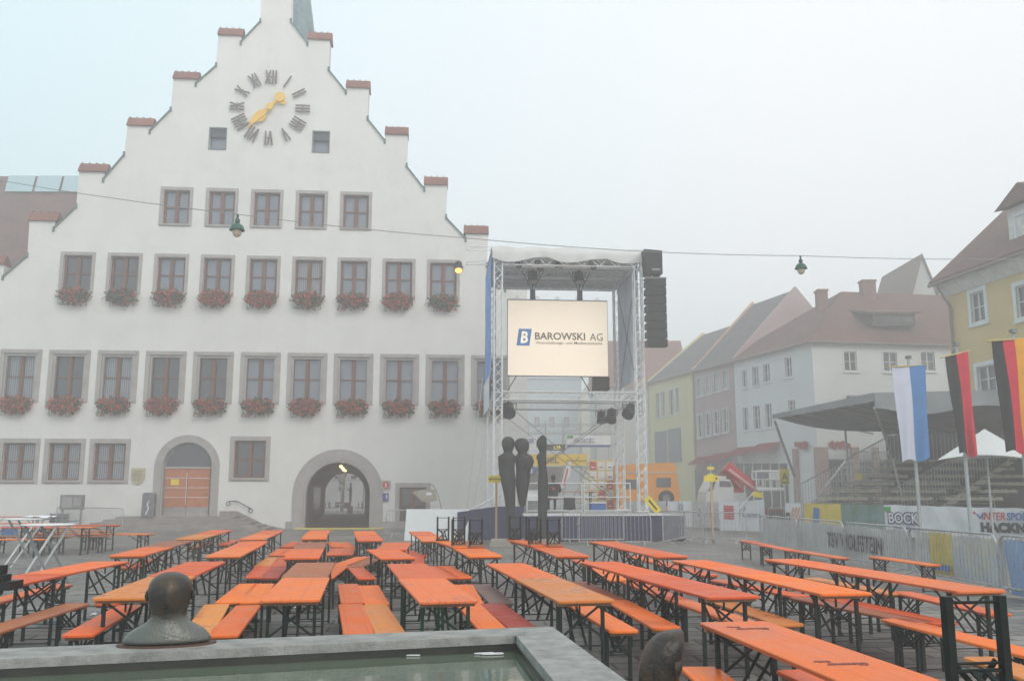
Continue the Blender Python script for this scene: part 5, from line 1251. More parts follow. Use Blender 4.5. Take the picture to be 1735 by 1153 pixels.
# plaque
u_, z_ = Fp(234, 806); e = empty('plaque', Wd(u_, -.03, z_), A); tag(e, 'shield-shaped stone plaque with lettering beside the entrance', 'plaque')
MB().prism([(-.32,.38),(.32,.38),(.32,-.1),(.22,-.32),(0,-.42),(-.22,-.32),(-.32,-.1)],'y',-.03,.028).build('tablet', mat('plaque_stone', (.52,.46,.32), .8), e)
m = MB()
for k in range(4): m.box((-.22,-.04,.22-.13*k),(.22,-.031,.25-.13*k)); m.box((-.22,-.04,.16-.13*k),(.12+.05*(k%2),-.031,.18-.13*k))
m.build('inscription', mat('inscription', (.28,.22,.14), .8), e)
hallthing('litter_bin', 252, 864, -1.0, 'grey sprayed litter bin standing on the steps beside the door', 'bin', lambda z: [('bin_body', MB().prism([(-.27,.63),(.27,.63),(.27,1.62),(.2,1.72),(-.2,1.72),(-.27,1.62)],'y',-.2,.2), mat('bin_grey', (.12,.125,.14), .5, .4, 4, var_col=(.22,.22,.24))), ('graffiti', MB().bar((-.08,-.21,.72),(.05,-.21,1.0),.006,.05,up=(1,0,0)).bar((.05,-.215,.98),(-.03,-.215,1.2),.006,.05,up=(1,0,0)).bar((-.03,-.22,1.18),(.06,-.22,1.35),.006,.04,up=(1,0,0)), white)])
hallthing('notice_board', 122, 860, -1.2, 'grey notice case standing behind the left barrier', 'notice board', lambda z: [('case', MB().box((-.52,-.08,.95),(.52,.08,1.62)), mat('case_grey', (.20,.19,.19), .6, .2, 4)), ('post', MB().box((-.45,-.05,0),(-.38,.05,.95)).box((.38,-.05,0),(.45,.05,.95)).box((-.45,-.03,.4),(.45,.03,.46)), grey), ('posters', MB().box((-.42,-.095,1.05),(.02,-.081,1.52)).box((.08,-.095,1.1),(.42,-.081,1.5)), mat('poster_grey', (.34,.33,.33), .7))])
hallthing('vent_grille', 100, 878, -.1, 'dark vented cabinet low against the wall behind the left barrier', 'cabinet', lambda z: [('cabinet', MB().box((-.4,-.1,.1),(.4,.1,.75)), grey), ('louvres', MB().box((-.34,-.13,.18),(.34,-.101,.28)).box((-.34,-.13,.34),(.34,-.101,.44)).box((-.34,-.13,.5),(.34,-.101,.6)), black)])
for (px, py, cc, lab, nm) in ((654, 821, red, 'square sign with red disc and white letter i beside the passage', 'i'), (653.5, 841, blue, 'small blue information sign below the red disc sign', 'i')):
    u_, z_ = Fp(px, py); e = empty('info_sign', Wd(u_, -.045, z_), A); tag(e, lab, 'sign')
    if cc is red:
        MB().box((-.22,-.03,-.22),(.22,.04,.22)).build('sign_board', mat('sign_grey', (.42,.40,.39), .6), e); m = MB(); disc(m,0,0,.17,-.045,-.031,24); m.build('disc', mat('sign_red', (.55,.06,.04), .5), e)
        obj('lettering', text_mesh('i', .3, white, .02, .002, 'lettering', fit=(.06,.22)), e, (0,-.05,0))
    else:
        MB().box((-.14,-.03,-.22),(.14,.04,.18)).build('sign_board', mat('sign_blue', (.04,.07,.26), .5), e); obj('lettering', text_mesh('i', .3, white, .02, .002, 'lettering', fit=(.06,.2)), e, (.05,-.036,.02))
# yellow cable ramp along the passage
a_ = Wd(PU0-.3, -.5, 0); m = MB(); m.prism([(-.12,0),(.12,0),(.06,.06),(-.06,.06)], 'x', 0, (PU1-PU0)+.9); e = m.build('cable_ramp', mat('ramp_yellow', (.60,.50,.05), .6), None, a_); e.rotation_euler = (0,0,A); tag(e, 'low yellow cable protector lying across the passage mouth', 'cable ramp')
# white board
a_ = G(685, 915); b_ = G(792, 917); e = empty('white_panel', (a_+b_)/2, math.atan2(b_.y-a_.y, b_.x-a_.x)); tag(e, 'big blank white panel leaning upright between barrier and blue drape', 'panel')
w_ = (b_-a_).length; m = MB(); m.prism([(-.02,0),(.03,0),(.20,1.12),(.15,1.12)], 'x', -w_/2, w_/2); m.build('board', white, e)
m = MB(); m.bar((-w_/2+.1,.19,1.0),(-w_/2+.1,.7,0),.05,.04,up=(1,0,0)); m.build('prop', galv, e); m = MB(); m.bar((w_/2-.3,.19,1.0),(w_/2-.3,.7,0),.05,.04,up=(1,0,0)); m.build('prop', galv, e)
# sail flag
e = empty('sail_flag', Wd(Fp(748,895,-8)[0], -8, 0), A); tag(e, 'beige drooping sail flag on a curved pole right of the passage', 'flag')
o0 = Fp(748,880,-8)[0]; q = lambda x,y: (Fp(x,y,-8)[0]-o0, Fp(x,y,-8)[1])
pts = [q(748,895), q(748,862), q(744,845), q(739,830), q(733,821), q(729,819)]; m = MB(); m.path([(p[0],0,p[1]) for p in pts], .018, 6); m.build('pole', grey, e)
m = MB(); m.prism([q(698,833), q(717,829), q(738,829), q(741,847), q(727,850), q(716,849)], 'y', -.012, .012); m.build('flag_cloth', mat('flag_beige', (.38,.36,.30), .8, .15, 2), e)
m = MB(); a = q(722,834); b = q(731,838); m.box((a[0],-.02,b[1]),(b[0],-.013,a[1])); m.build('flag_print', bwhite, e)
# standing tables
def standing(px, py, w_, label, paper=False):
    p = G(px, py, 1.12); e = empty('standing_table', (p.x, p.y, 0), R(rnd.uniform(-10, 10))); tag(e, label, 'high table')
    MB().lathe([(w_/2-.02,1.09),(w_/2,1.10),(w_/2,1.115),(w_/2-.01,1.12)], 36).build('tabletop', white, e)
    for sy in (-1,1):
        m = MB(); m.bar((-.36,sy*.22,0),(.30,sy*.20,1.09),.035,.035,up=(0,1,0)); m.build('leg', alu, e); m = MB(); m.bar((.36,sy*.26,0),(-.30,sy*.24,1.09),.035,.035,up=(0,1,0)); m.build('leg', grey, e)
    m = MB(); m.tube((-.30,-.22,.1),(-.30,.22,.1),.014); m.build('stretcher', grey, e); m = MB(); m.tube((.34,-.26,.06),(.34,.26,.06),.014); m.build('stretcher', grey, e)
    return e, p
e, p = standing(82, 887, .93, 'nearer white round standing table at far left'); e, p = standing(46, 877.5, .98, 'farther white round standing table at far left with paper on it')
pp = MB(); r = random.Random(3); pp.grid([[(-.25+.1*i, -.2+.1*j, .01+.05*r.random()) for i in range(8)] for j in range(5)]); o = pp.build('paper_cover', bwhite, None, (p.x+.2, p.y, 1.125)); tag(o, 'crumpled white paper lying on the farther standing table', 'paper')
p = G(16, 905, .0); e = empty('crate', (p.x, p.y, 0)); tag(e, 'blue plastic crate under the tables at the far left edge', 'crate'); MB().box((-.25,-.18,0),(.25,.18,.30)).build('crate_body', blue, e); MB().box((-.27,-.2,.3),(.27,.2,.34)).build('crate_rim', mat('crate_blue', (.10,.25,.60), .5), e)
# black bracket at the left picture edge
p = D(-8, 985, 3.6); e = empty('black_stand', (p.x, p.y, 0)); tag(e, 'black metal stand with clamp and flat plate cut by the left edge', 'stand')
MB().tube((-.18,0,0),(-.10,0,p.z-.08),.025,8).build('post', black, e); MB().box((-.30,-.05,p.z-.028),(.082,.05,p.z+.005)).build('plate', mat('black_gloss', (.02,.02,.022), .3), e)
MB().box((-.25,-.03,p.z+.006),(.045,.03,p.z+.028)).build('clamp', black, e); MB().box((.0,-.02,p.z+.03),(.033,.02,p.z+.062)).build('lug', black, e); MB().lathe([(.03,-.09),(.10,-.05),(.10,-.03)],12,(-.08,0,p.z)).build('hub', black, e)

# ------------------------------------------------------------------ houses
housewhite = mat('house_white', (.66,.67,.67), .9, .05, .5); housepink = mat('house_pink', (.42,.31,.31), .9, .06, .5); houseyellow = mat('house_yellow', (.62,.46,.20), .9, .07, .6)
housegrey = mat('house_grey', (.45,.44,.43), .9, .06, .5); whiteframe = mat('white_frame', (.68,.69,.70), .6, .05, 4); orangewall = mat('orange_gable', (.58,.36,.26), .9, .08, .5)
def plane_px(P0, dr, px, py):               # pixel on the vertical plane through P0 along dr -> (distance along, z)
    nrm = Vector((-dr.y, dr.x, 0)); r = ray(px, py); t = (P0 - Vector((0,0,CAMZ))).dot(nrm)/r.dot(nrm); p = Vector((0,0,CAMZ)) + r*t
    return (p - P0).dot(dr), p.z
hcache = {}
def hwin(parent, loc, yaw, w_, h_, pane=pane_dark, surround=.12, frame=None):
    key = (round(w_,1), round(h_,1), surround, pane.name)
    if key not in hcache:
        sb = MB(); s = surround; hw = key[0]/2; h = key[1]
        sb.box((-hw-s,-.03,-s*.8),(-hw,.05,h+s)); sb.box((hw,-.03,-s*.8),(hw+s,.05,h+s)); sb.box((-hw,-.03,h),(hw,.05,h+s)); sb.box((-hw,-.05,-s*.8),(hw,.05,0)); sb.box((-hw-s-.03,-.10,-s*.8-.05),(hw+s+.03,-.031,-s*.8+.02))
        fr = MB(); t = .06
        fr.box((-hw,.08,0),(-hw+t,.14,h)); fr.box((hw-t,.08,0),(hw,.14,h)); fr.box((-hw+t,.08,0),(hw-t,.14,t)); fr.box((-hw+t,.08,h-t),(hw-t,.14,h)); fr.box((-.035,.075,t),(.035,.14,h-t)); fr.box((-hw+t,.09,h*.5-.02),(-.035,.135,h*.5+.02)); fr.box((.035,.09,h*.5-.02),(hw-t,.135,h*.5+.02))
        pn = MB().box((-hw+.01,.15,.01),(hw-.01,.165,h-.01))
        hcache[key] = (sb.mesh('window', whiteframe), fr.mesh('frame', whiteframe), pn.mesh('pane', pane))
    a, b, c = hcache[key]; o = obj('window', a, parent, loc, yaw); obj('frame', b, o); obj('pane', c, o); return key
def hwall(parent, P0, dr, ln, zt, wins, m_, pane=pane_dark, surround=.12, zb=0, gable=None, back=False):
    """wall from P0 along dr (length ln), windows as pixel boxes (x0,y0,x1,y1); faces the camera side"""
    yaw = math.atan2(dr.y, dr.x); nrm = Vector((-dr.y, dr.x, 0))
    flip = nrm.dot(P0 - Vector((0,0,0))) < 0
    holes_ = []; specs = []
    for wb in wins:
        x0, y0, x1, y1 = wb; ua, za = plane_px(P0, dr, x0, (y0+y1)/2); ub, zb_ = plane_px(P0, dr, x1, (y0+y1)/2); uc_ = (ua+ub)/2; ww = round(abs(ub-ua),1) or .1
        cx_ = (x0+x1)/2; z1 = plane_px(P0, dr, cx_, y0)[1]; z0 = plane_px(P0, dr, cx_, y1)[1]; hh_ = round(z1-z0,1)
        specs.append((uc_, z0, ww, hh_)); holes_.append([(uc_-ww/2,z0),(uc_+ww/2,z0),(uc_+ww/2,z0+hh_),(uc_-ww/2,z0+hh_)])
    outer = [(0,zb),(ln,zb),(ln,zt)] + ([(gable[0], gable[1])] if gable else []) + [(0,zt)]
    mb = plate(outer, holes_, .3, .2)
    off = parent.location; o = mb.build('wall', m_, parent, (P0.x-off.x, P0.y-off.y, 0)); o.rotation_euler = (0,0,yaw)
    for uc_, z0, ww, hh_ in specs:
        p = P0 + dr*uc_; hwin(parent, (p.x-off.x, p.y-off.y, z0), yaw, ww, hh_, pane, surround)
    return o
def solve(P, dr, px, z):                    # how far along dr from P until the picture column px
    a = (px - W/2)/F
    # (x + t dx) = a*((y + t dy) cp + (z-CAMZ) sp)
    return (a*(P.y*cp + (z-CAMZ)*sp) - P.x)/(dr.x - a*dr.y*cp)
# white corner house; street front runs away along dirL, square front along dirR
dirL = Vector((-.311, 1, 0)).normalized(); dirR = Vector((math.cos(R(9)), math.sin(R(9)), 0))
Cw = D(1375, 577, 60); ZE = Cw.z; Cw.z = 0
l1 = solve(Cw, dirL, 1243, ZE); l2 = solve(Cw, dirL, 1174, ZE); l3 = solve(Cw, dirL, 1097, ZE)
hw_ = empty('corner_house', Cw); tag(hw_, 'white three-storey corner house with brown hipped tile roof and red shop lettering', 'house')
lw_ = [(1257,626,1266,656),(1275,621,1285,653),(1294,616,1304,647),(1330,605,1342,639),(1259,691,1268,729),(1277,688,1288,727),(1297,684,1308,724),(1336,678,1347,695)]
PLl = Cw + dirL*l1
hwall(hw_, PLl, -dirL, l1, ZE, lw_, housewhite, surround=.06)
hwall(hw_, Cw, dirR, 17, ZE, [(1430,596,1452,628),(1497,596,1520,629),(1561,597,1583,628),(1434,669,1456,700),(1500,669,1522,700)], housewhite, surround=.10)
def rel(h_, p): return (p.x-h_.location.x, p.y-h_.location.y, p.z)
bk = dirL*9.5
rdg = D(1425, 490, 66); rz_ = rdg.z; ov = .35
c0 = Cw - dirL*ov - dirR*ov; c1 = Cw + dirR*17 - dirL*ov; c2 = Cw + dirL*12.5 - dirR*ov; c3 = Cw + dirR*17 + dirL*12.5
r0 = Cw + dirL*6; r0 = r0 + dirR*solve(r0, dirR, 1425, rz_); r1 = Cw + dirR*17 + dirL*6
P = [Vector((p.x,p.y,ZE-.1)) for p in (c0,c1,c3,c2)] + [Vector((p.x,p.y,rz_)) for p in (r0,r1)]
MB().add([rel(hw_,p) for p in P], [(0,1,5,4),(1,2,5),(2,3,4,5),(3,0,4)]).build('roof', rooftile2, hw_)
gt = MB(); gt.tube(rel(hw_, Vector((c0.x,c0.y,ZE-.12))), rel(hw_, Vector((c1.x,c1.y,ZE-.12))), .08); gt.tube(rel(hw_, Vector((c0.x,c0.y,ZE-.12))), rel(hw_, Vector((c2.x,c2.y,ZE-.12))), .08); gt.build('gutter', mat('gutter', (.20,.15,.13), .6), hw_)
for px, py, d_ in ((1391, 492, 65.5), (1469, 476, 66.5)):
    p = D(px, py, d_); m = MB(); q_ = rel(hw_, p); w2 = .34 if px < 1400 else .48; m.box((q_[0]-w2, q_[1]-.4, q_[2]-2.2), (q_[0]+w2, q_[1]+.4, q_[2])); m.box((q_[0]-w2-.06, q_[1]-.46, q_[2]-.12), (q_[0]+w2+.06, q_[1]+.46, q_[2]+.02)); m.build('chimney', mat('chimney_brick', (.25,.13,.11), .9, .2, 5), hw_)
p = D(1520, 540, 62); q_ = rel(hw_, p); m = MB(); m.box((q_[0]-1.7, q_[1]-.1, q_[2]-.5), (q_[0]+1.2, q_[1]+3.0, q_[2]+.35)); dm_ = m.build('dormer', mat('dormer_dark', (.10,.07,.065), .8), hw_)
m = MB(); m.add([(q_[0]-2.1,q_[1]-.4,q_[2]+.30),(q_[0]+1.5,q_[1]-.4,q_[2]+.30),(q_[0]+1.1,q_[1]+3.6,q_[2]+1.3),(q_[0]-2.6,q_[1]+3.6,q_[2]+1.3),(q_[0]-2.1,q_[1]-.4,q_[2]+.42),(q_[0]+1.5,q_[1]-.4,q_[2]+.42),(q_[0]+1.1,q_[1]+3.6,q_[2]+1.42),(q_[0]-2.6,q_[1]+3.6,q_[2]+1.42)], [(0,1,2,3),(4,5,6,7),(0,1,5,4),(3,0,4,7),(1,2,6,5)]); o = m.build('dormer_roof', rooftile2, dm_)
for k in range(3): m = MB().box((q_[0]-1.4+k*.85, q_[1]-.16, q_[2]-.35), (q_[0]-.75+k*.85, q_[1]-.11, q_[2]+.15)); m.build('pane', pane_dark, dm_)
# shop front: pillars, sign bands, red script signs
off = .12
for x0, x1, y0, pin in ((1345,1353,760,1),(1378,1400,757,1),(1440,1453,757,1),(1476,1486,757,1)):
    ua, z1 = plane_px(Cw, dirR, max(x0,1377), y0); ub, _ = plane_px(Cw, dirR, max(x1,1380), y0)
    if x0 < 1376: ua, z1 = plane_px(PLl, -dirL, x0, y0); ub, _ = plane_px(PLl, -dirL, x1, y0); p, q = PLl - dirL*ua, PLl - dirL*ub; nn_ = Vector((-1,-.31,0))*.15
    else: p, q = Cw + dirR*ua, Cw + dirR*ub; nn_ = -dirL*.15
    m = MB(); vs = [rel(hw_, Vector((v.x,v.y,z))) for z in (0,z1) for v in (p, q, q+nn_, p+nn_)]
    m.add(vs, [(0,1,2,3),(4,5,6,7),(0,1,5,4),(1,2,6,5),(2,3,7,6),(3,0,4,7)]); m.build('pillar', mat('pillar_pink', (.34,.22,.20), .8), hw_)
for x0, x1 in ((1402,1438),(1455,1475),(1488,1560)):
    ua, _ = plane_px(Cw, dirR, x0, 772); ub, _ = plane_px(Cw, dirR, x1, 772); z1 = plane_px(Cw, dirR, x0, 768)[1]; z0 = plane_px(Cw, dirR, x0, 777)[1]
    for (za, zb2, nm, m_, o_) in ((z0, z1, 'sign_band', mat('signband', (.55,.55,.54), .7), .1), (0.05, z0-.05, 'shop_window', mat('shop_glass', (.035,.035,.04), .15), .05)):
        p, q = Cw + dirR*ua - dirL*o_, Cw + dirR*ub - dirL*o_; m = MB(); m.add([rel(hw_, Vector((v.x,v.y,z))) for z in (za,zb2) for v in (p,q,q+dirL*.04,p+dirL*.04)], [(0,1,2,3),(4,5,6,7),(0,1,5,4),(1,2,6,5),(2,3,7,6),(3,0,4,7)]); m.build(nm, m_, hw_)
for x0, x1 in ((1350,1374),(1402,1438)):
    PP, dd_ = (PLl, -dirL) if x0 < 1376 else (Cw, dirR); nn_ = Vector((-.95,-.3,0))*.2 if x0 < 1376 else -dirL*.15; r = random.Random(x0)
    m = MB(); n_ = 6 if x0 < 1376 else 9
    for k in range(n_):
        xa = x0 + (x1-x0)*k/n_; xb = x0 + (x1-x0)*(k+1.25)/n_; yt = 748 + r.uniform(-2,3); yb = 758 + r.uniform(-2,4)
        ua, z1 = plane_px(PP, dd_, xa, yt); ub, z0 = plane_px(PP, dd_, min(xb,x1), yb); p, q = PP + dd_*ua + nn_*(1+.05*k), PP + dd_*ub + nn_*(1+.05*k)
        m.add([rel(hw_, Vector((v.x,v.y,z))) for z in (z0,z1) for v in (p,q,q-nn_*.2,p-nn_*.2)], [(0,1,2,3),(4,5,6,7),(0,1,5,4),(1,2,6,5),(2,3,7,6),(3,0,4,7)])
    m.build('red_script_sign', mat('sign_darkred', (.30,.03,.03), .5), hw_)
# pink and yellow terrace houses with steep roofs
perp = Vector((dirL.y, -dirL.x, 0))
def terrace(name, label, ta, tb_, wins, m_, roofm, ridge_py, ridge_px, gable_m=None, surround=.06, pane=pane_dark, zr=None, pane2=None):
    P0 = Cw + dirL*tb_; e = empty(name, P0); tag(e, label, 'house')
    ln = tb_-ta; hwall(e, P0, -dirL, ln, ZE, wins, m_, pane, surround)
    hd2 = tpk; z2 = zr
    a, b = P0, Cw + dirL*ta
    base_ = [a - perp*.3, b - perp*.3]; rr_ = [a + perp*hd2, b + perp*hd2]; bb = [a + perp*hd2*2, b + perp*hd2*2]
    m = MB(); vs = [Vector((p.x,p.y,ZE-.1)) for p in base_] + [Vector((p.x,p.y,z2)) for p in rr_] + [Vector((p.x,p.y,ZE)) for p in bb]
    m.add([rel(e,p) for p in vs], [(0,1,3,2),(2,3,5,4)]); m.build('roof', roofm, e)
    for s_, p0_ in ((1, a), (0, b)):
        sgn = dirL*(-.04 if s_ else .04)*-1
        g_ = MB(); V_ = [Vector((v.x,v.y,z)) for v, z in ((p0_,0),(p0_+perp*hd2*2,0),(p0_+perp*hd2*2,ZE),(p0_+perp*hd2,z2+.25),(p0_,ZE+.25))]
        g_.add([rel(e,v+dirL*(.02 if s_ else -.02)) for v in V_] + [rel(e,v+dirL*(.25 if s_ else -.25)*-1) for v in V_], [(0,1,2,3,4),(5,6,7,8,9)] + [(i,(i+1)%5,5+(i+1)%5,5+i) for i in range(5)]); g_.build('gable_wall', (gable_m or m_) if s_ else m_, e)
    return e
# ridge height from the picture: peak of the gable at (1348,490)
Pg = Cw + dirL*l1; tpk = solve(Pg, perp, 1348, 17.5); pk = Pg + perp*tpk
dpk = pk.y; zr = D(1348, 490, dpk).z
terrace('pink_house', 'dusty pink terrace house with rows of narrow white-blinded windows', l1, l2, [(1182,640,1191,671),(1196,636,1206,667),(1210,631,1220,663),(1225,627,1235,659)], housepink, mat('slate_roof', (.14,.115,.12), .8, .2, 2), 0, 0, orangewall, pane=mat('blind_white', (.45,.46,.47), .6), zr=zr)
e = [o for o in C.objects if o.name.startswith('pink_house')][0]
P0 = Cw + dirL*l2
for wb in [(1185,702,1193,741),(1198,699,1207,738),(1212,696,1222,735),(1228,692,1237,732)]:
    x0,y0,x1,y1 = wb; ua, _ = plane_px(P0, -dirL, x0, 720); ub, _ = plane_px(P0, -dirL, x1, 720); z1 = plane_px(P0, -dirL, (x0+x1)/2, y0)[1]; z0 = plane_px(P0, -dirL, (x0+x1)/2, y1)[1]
    p = P0 - dirL*((ua+ub)/2) - perp*.16; hwin(e, rel(e, Vector((p.x,p.y,z0))), math.atan2(-dirL.y,-dirL.x), abs(ub-ua), z1-z0, pane_dark, .06)
e = terrace('yellow_terrace_house', 'pale yellow terrace house with slit windows above two tall grey shutters', l2, l3, [(1112,666,1118,708),(1121,664,1127,706),(1134,660,1141,703),(1145,657,1151,700)], mat('house_lemon', (.64,.58,.34), .9, .06, .5), mat('slate_roof', (.14,.115,.12), .8), 0, 0, None, .05, zr=zr-1.2)
P0 = Cw + dirL*l3
for x0,y0,x1,y1 in ((1110,729,1130,786),(1133,724,1154,782)):
    ua, _ = plane_px(P0, -dirL, x0, 750); ub, _ = plane_px(P0, -dirL, x1, 750); z1 = plane_px(P0, -dirL, x1, y0)[1]; z0 = plane_px(P0, -dirL, x1, y1)[1]
    m = MB(); p, q = P0 - dirL*ua - perp*.06, P0 - dirL*ub - perp*.06; m.add([rel(e, Vector((v.x,v.y,z))) for z in (z0,z1) for v in (p,q,q+perp*.05,p+perp*.05)], [(0,1,2,3),(4,5,6,7),(0,1,5,4),(1,2,6,5),(2,3,7,6),(3,0,4,7)]); m.build('shutter', mat('shutter_grey', (.22,.23,.26), .7, .1, 3), e)
# awnings
def awning(e, PP, dd_, x0, x1, ytop, ybot, dep=1.0, nm='awning'):
    ua, _ = plane_px(PP, dd_, x0, ytop); ub, zt_ = plane_px(PP, dd_, x1, ytop); nn_ = -perp
    zt_ = plane_px(PP, dd_, (x0+x1)/2, ytop)[1]; m = MB(); p, q = PP + dd_*ua, PP + dd_*ub; 
    A_, B_, C_, D_ = Vector((p.x,p.y,zt_)), Vector((q.x,q.y,zt_)), Vector((q.x,q.y,zt_-.6)) + nn_*dep, Vector((p.x,p.y,zt_-.6)) + nn_*dep
    t_ = Vector((0,0,.05)); m.add([rel(e,v) for v in (A_,B_,C_,D_,A_+t_,B_+t_,C_+t_,D_+t_)], [(0,1,2,3),(4,5,6,7),(0,1,5,4),(1,2,6,5),(2,3,7,6),(3,0,4,7)])
    nr = 9
    for k in range(nr+1):
        a_ = A_.lerp(B_, k/nr); b_ = D_.lerp(C_, k/nr); m.bar(rel(e, a_+t_*1.3), rel(e, b_+t_*1.3), .05, .05)
    return m.build(nm, mat('awning_red', (.30,.035,.05), .5, .1, 3), e)
eP = [o for o in C.objects if o.name == 'pink_house'][0]
awning(eP, Cw + dirL*l2, -dirL, 1184, 1210, 774, 790); awning(eP, Cw + dirL*l2, -dirL, 1212, 1240, 768, 788)
awning(hw_, PLl, -dirL, 1250, 1282, 758, 775); awning(hw_, PLl, -dirL, 1287, 1322, 751, 771)
for (e_, PP, x0, x1, y0) in ((eP, Cw+dirL*l2, 1178, 1240, 796),(hw_, PLl, 1247, 1340, 785)):
    k = 0; x = x0
    while x < x1-8:
        ua, z1 = plane_px(PP, -dirL, x, y0); ub, _ = plane_px(PP, -dirL, x+12, y0); p, q = PP - dirL*ua - perp*.05, PP - dirL*ub - perp*.05
        m = MB(); m.add([rel(e_, Vector((v.x,v.y,z))) for z in (.1,z1) for v in (p,q,q+perp*.03,p+perp*.03)], [(0,1,2,3),(4,5,6,7),(0,1,5,4),(1,2,6,5),(2,3,7,6),(3,0,4,7)]); m.build('shop_window', mat('shop_glass', (.035,.035,.04), .15), e_); x += 15
# far houses
def box_house(name, label, x0, x1, ye, yr, d_, m_, rm, gable=False, wins=(), dep=9, rot=0):
    a = D(x0, ye, d_); b = D(x1, ye, d_); e = empty(name, ((a.x+b.x)/2, d_, 0), R(rot)); tag(e, label, 'house'); w_ = b.x-a.x; ze = a.z; zr_ = D((x0+x1)/2, yr, d_ + (0 if gable else dep/2)).z
    if gable:
        m = MB(); m.prism([(-w_/2,0),(w_/2,0),(w_/2,ze),(0,zr_),(-w_/2,ze)], 'y', 0, dep); m.build('wall', m_, e)
        m = MB(); m.prism([(-w_/2-.3,ze-.3),(0,zr_+.1),(w_/2+.3,ze-.3),(w_/2+.3,ze),(0,zr_+.4),(-w_/2-.3,ze)], 'y', -.2, dep+.2); m.build('roof', rm, e)
    else:
        m = MB(); m.box((-w_/2,0,0),(w_/2,dep,ze)); m.build('wall', m_, e); m = MB(); m.prism([(-.4,ze-.1),(dep/2,zr_),(dep+.4,ze-.1)], 'x', -w_/2-.2, w_/2+.2); m.build('roof', rm, e)
    for (wx0,wy0,wx1,wy1) in wins:
        p = D(wx0,wy1,d_); q = D(wx1,wy0,d_); hwin(e, ((p.x+q.x)/2-e.location.x, -.16, p.z), 0, q.x-p.x, q.z-p.z, pane_dark, .1)
    return e
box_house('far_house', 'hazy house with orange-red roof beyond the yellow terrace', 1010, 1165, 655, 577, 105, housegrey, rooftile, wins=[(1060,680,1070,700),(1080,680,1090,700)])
box_house('far_house', 'very faint pale blue house seen through the stage', 880, 985, 640, 615, 150, mat('hazed_blue', (.50,.58,.64), .9), mat('hazed_slate', (.40,.44,.50), .9), False, wins=[(905,705,915,725),(930,705,940,725),(955,705,965,725)])  # wall and roof colours paled to paint in the fading by haze
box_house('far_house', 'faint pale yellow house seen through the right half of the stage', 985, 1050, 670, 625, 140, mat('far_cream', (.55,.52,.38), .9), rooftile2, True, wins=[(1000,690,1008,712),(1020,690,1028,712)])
box_house('gabled_house', 'grey gabled house peeping over the white corner house roof', 1532, 1610, 560, 437, 82, housegrey, rooftile2, True)
# left neighbour with skylights
e = empty('left_neighbour', (-38, 58, 0)); tag(e, 'red-tiled house behind the town hall at left with long glass skylights', 'house')
a, b, c_, d__ = D(-160, 298, 66), D(190, 299, 66), D(190, 470, 55.5), D(-160, 470, 55.5); off_ = Vector(e.location)
MB().add([v-off_ for v in (a,b,c_,d__)], [(0,1,2,3)]).build('roof', rooftile2, e, fix=False)
MB().add([v-off_ for v in (Vector((d__.x,56.2,0)),Vector((c_.x,56.2,0)),Vector((c_.x,56.2,c_.z-.1)),Vector((d__.x,56.2,d__.z-.1)))], [(0,1,2,3)]).build('wall', plaster, e, fix=False)
for x0, x1 in ((12,58),(62,103),(107,150)):
    def rp(t, x): 
        top_ = a.lerp(b, (x+160)/350); bot = d__.lerp(c_, (x+160)/350); return top_.lerp(bot, t) + Vector((0,-.12,.12)) - off_
    MB().add([rp(.015,x0+4),rp(.015,x1+4),rp(.2,x1-3),rp(.2,x0-3)], [(0,1,2,3)]).build('skylight', glassy('skylight_glass', (.30,.42,.46), .1), e, fix=False)
# yellow house at right
dirY = Vector((.175, -1, 0)).normalized(); Cy = D(1603, 492, 47); ZY = Cy.z; Cy.z = 0
yh = empty('yellow_house', Cy); tag(yh, 'ochre yellow house with white window surrounds and brown tile roof at the right edge', 'house')
ywins = [(1645,495,1669,545),(1722,480,1752,536),(1657,618,1687,664),(1735,612,1765,660)]
hwall(yh, Cy, dirY, 22, ZY, ywins, houseyellow, surround=.22)
perpY = Vector((1, .175, 0)).normalized()
V_ = [Cy, Cy+perpY*12, Cy+perpY*12+Vector((0,0,ZY)), Cy+perpY*6+Vector((0,0,ZY+6.4)), Cy+Vector((0,0,ZY))]
MB().add([rel(yh,v-dirY*.02) for v in V_], [(0,1,2,3,4)]).build('end_wall', houseyellow, yh)
z0_ = ZY+.35
m = MB(); ovY = .75; A1 = Cy - dirY*.35 - perpY*ovY; B1 = Cy + dirY*23 - perpY*ovY; 
tri0 = [Vector((A1.x,A1.y,z0_-.1)), Vector((B1.x,B1.y,z0_-.1)), Vector((B1.x,B1.y,0))+perpY*10+Vector((0,0,z0_+8.6)), Vector((A1.x,A1.y,0))+perpY*10+Vector((0,0,z0_+8.6))]
m.add([rel(yh,v) for v in tri0] + [rel(yh,v+Vector((0,0,.22))) for v in tri0], [(0,1,2,3),(4,5,6,7),(0,1,5,4),(3,0,4,7)]); m.build('roof', rooftile2, yh)
m = MB(); m.add([rel(yh, Vector((p.x,p.y,z))) for p, z in ((Cy-perpY*.05, ZY-.35),(Cy+dirY*22-perpY*.05, ZY-.35),(Cy+dirY*22-perpY*.55, z0_-.05),(Cy-perpY*.55, z0_-.05))], [(0,1,2,3)]); m.build('cornice', mat('cornice', (.68,.67,.64), .8), yh, fix=False)
m = MB(); m.tube(rel(yh, Vector((A1.x,A1.y,z0_-.08))), rel(yh, Vector((B1.x,B1.y,z0_-.08))), .09, 8); q_ = Cy + dirY*.35 - perpY*.12; m.path([rel(yh, Vector((A1.x,A1.y,z0_-.15)) + dirY*.6), rel(yh, Vector((q_.x,q_.y,ZY-.9))), rel(yh, Vector((q_.x,q_.y,0)))], .075, 8); m.build('drainpipe', mat('gutter', (.20,.15,.13), .6), yh)
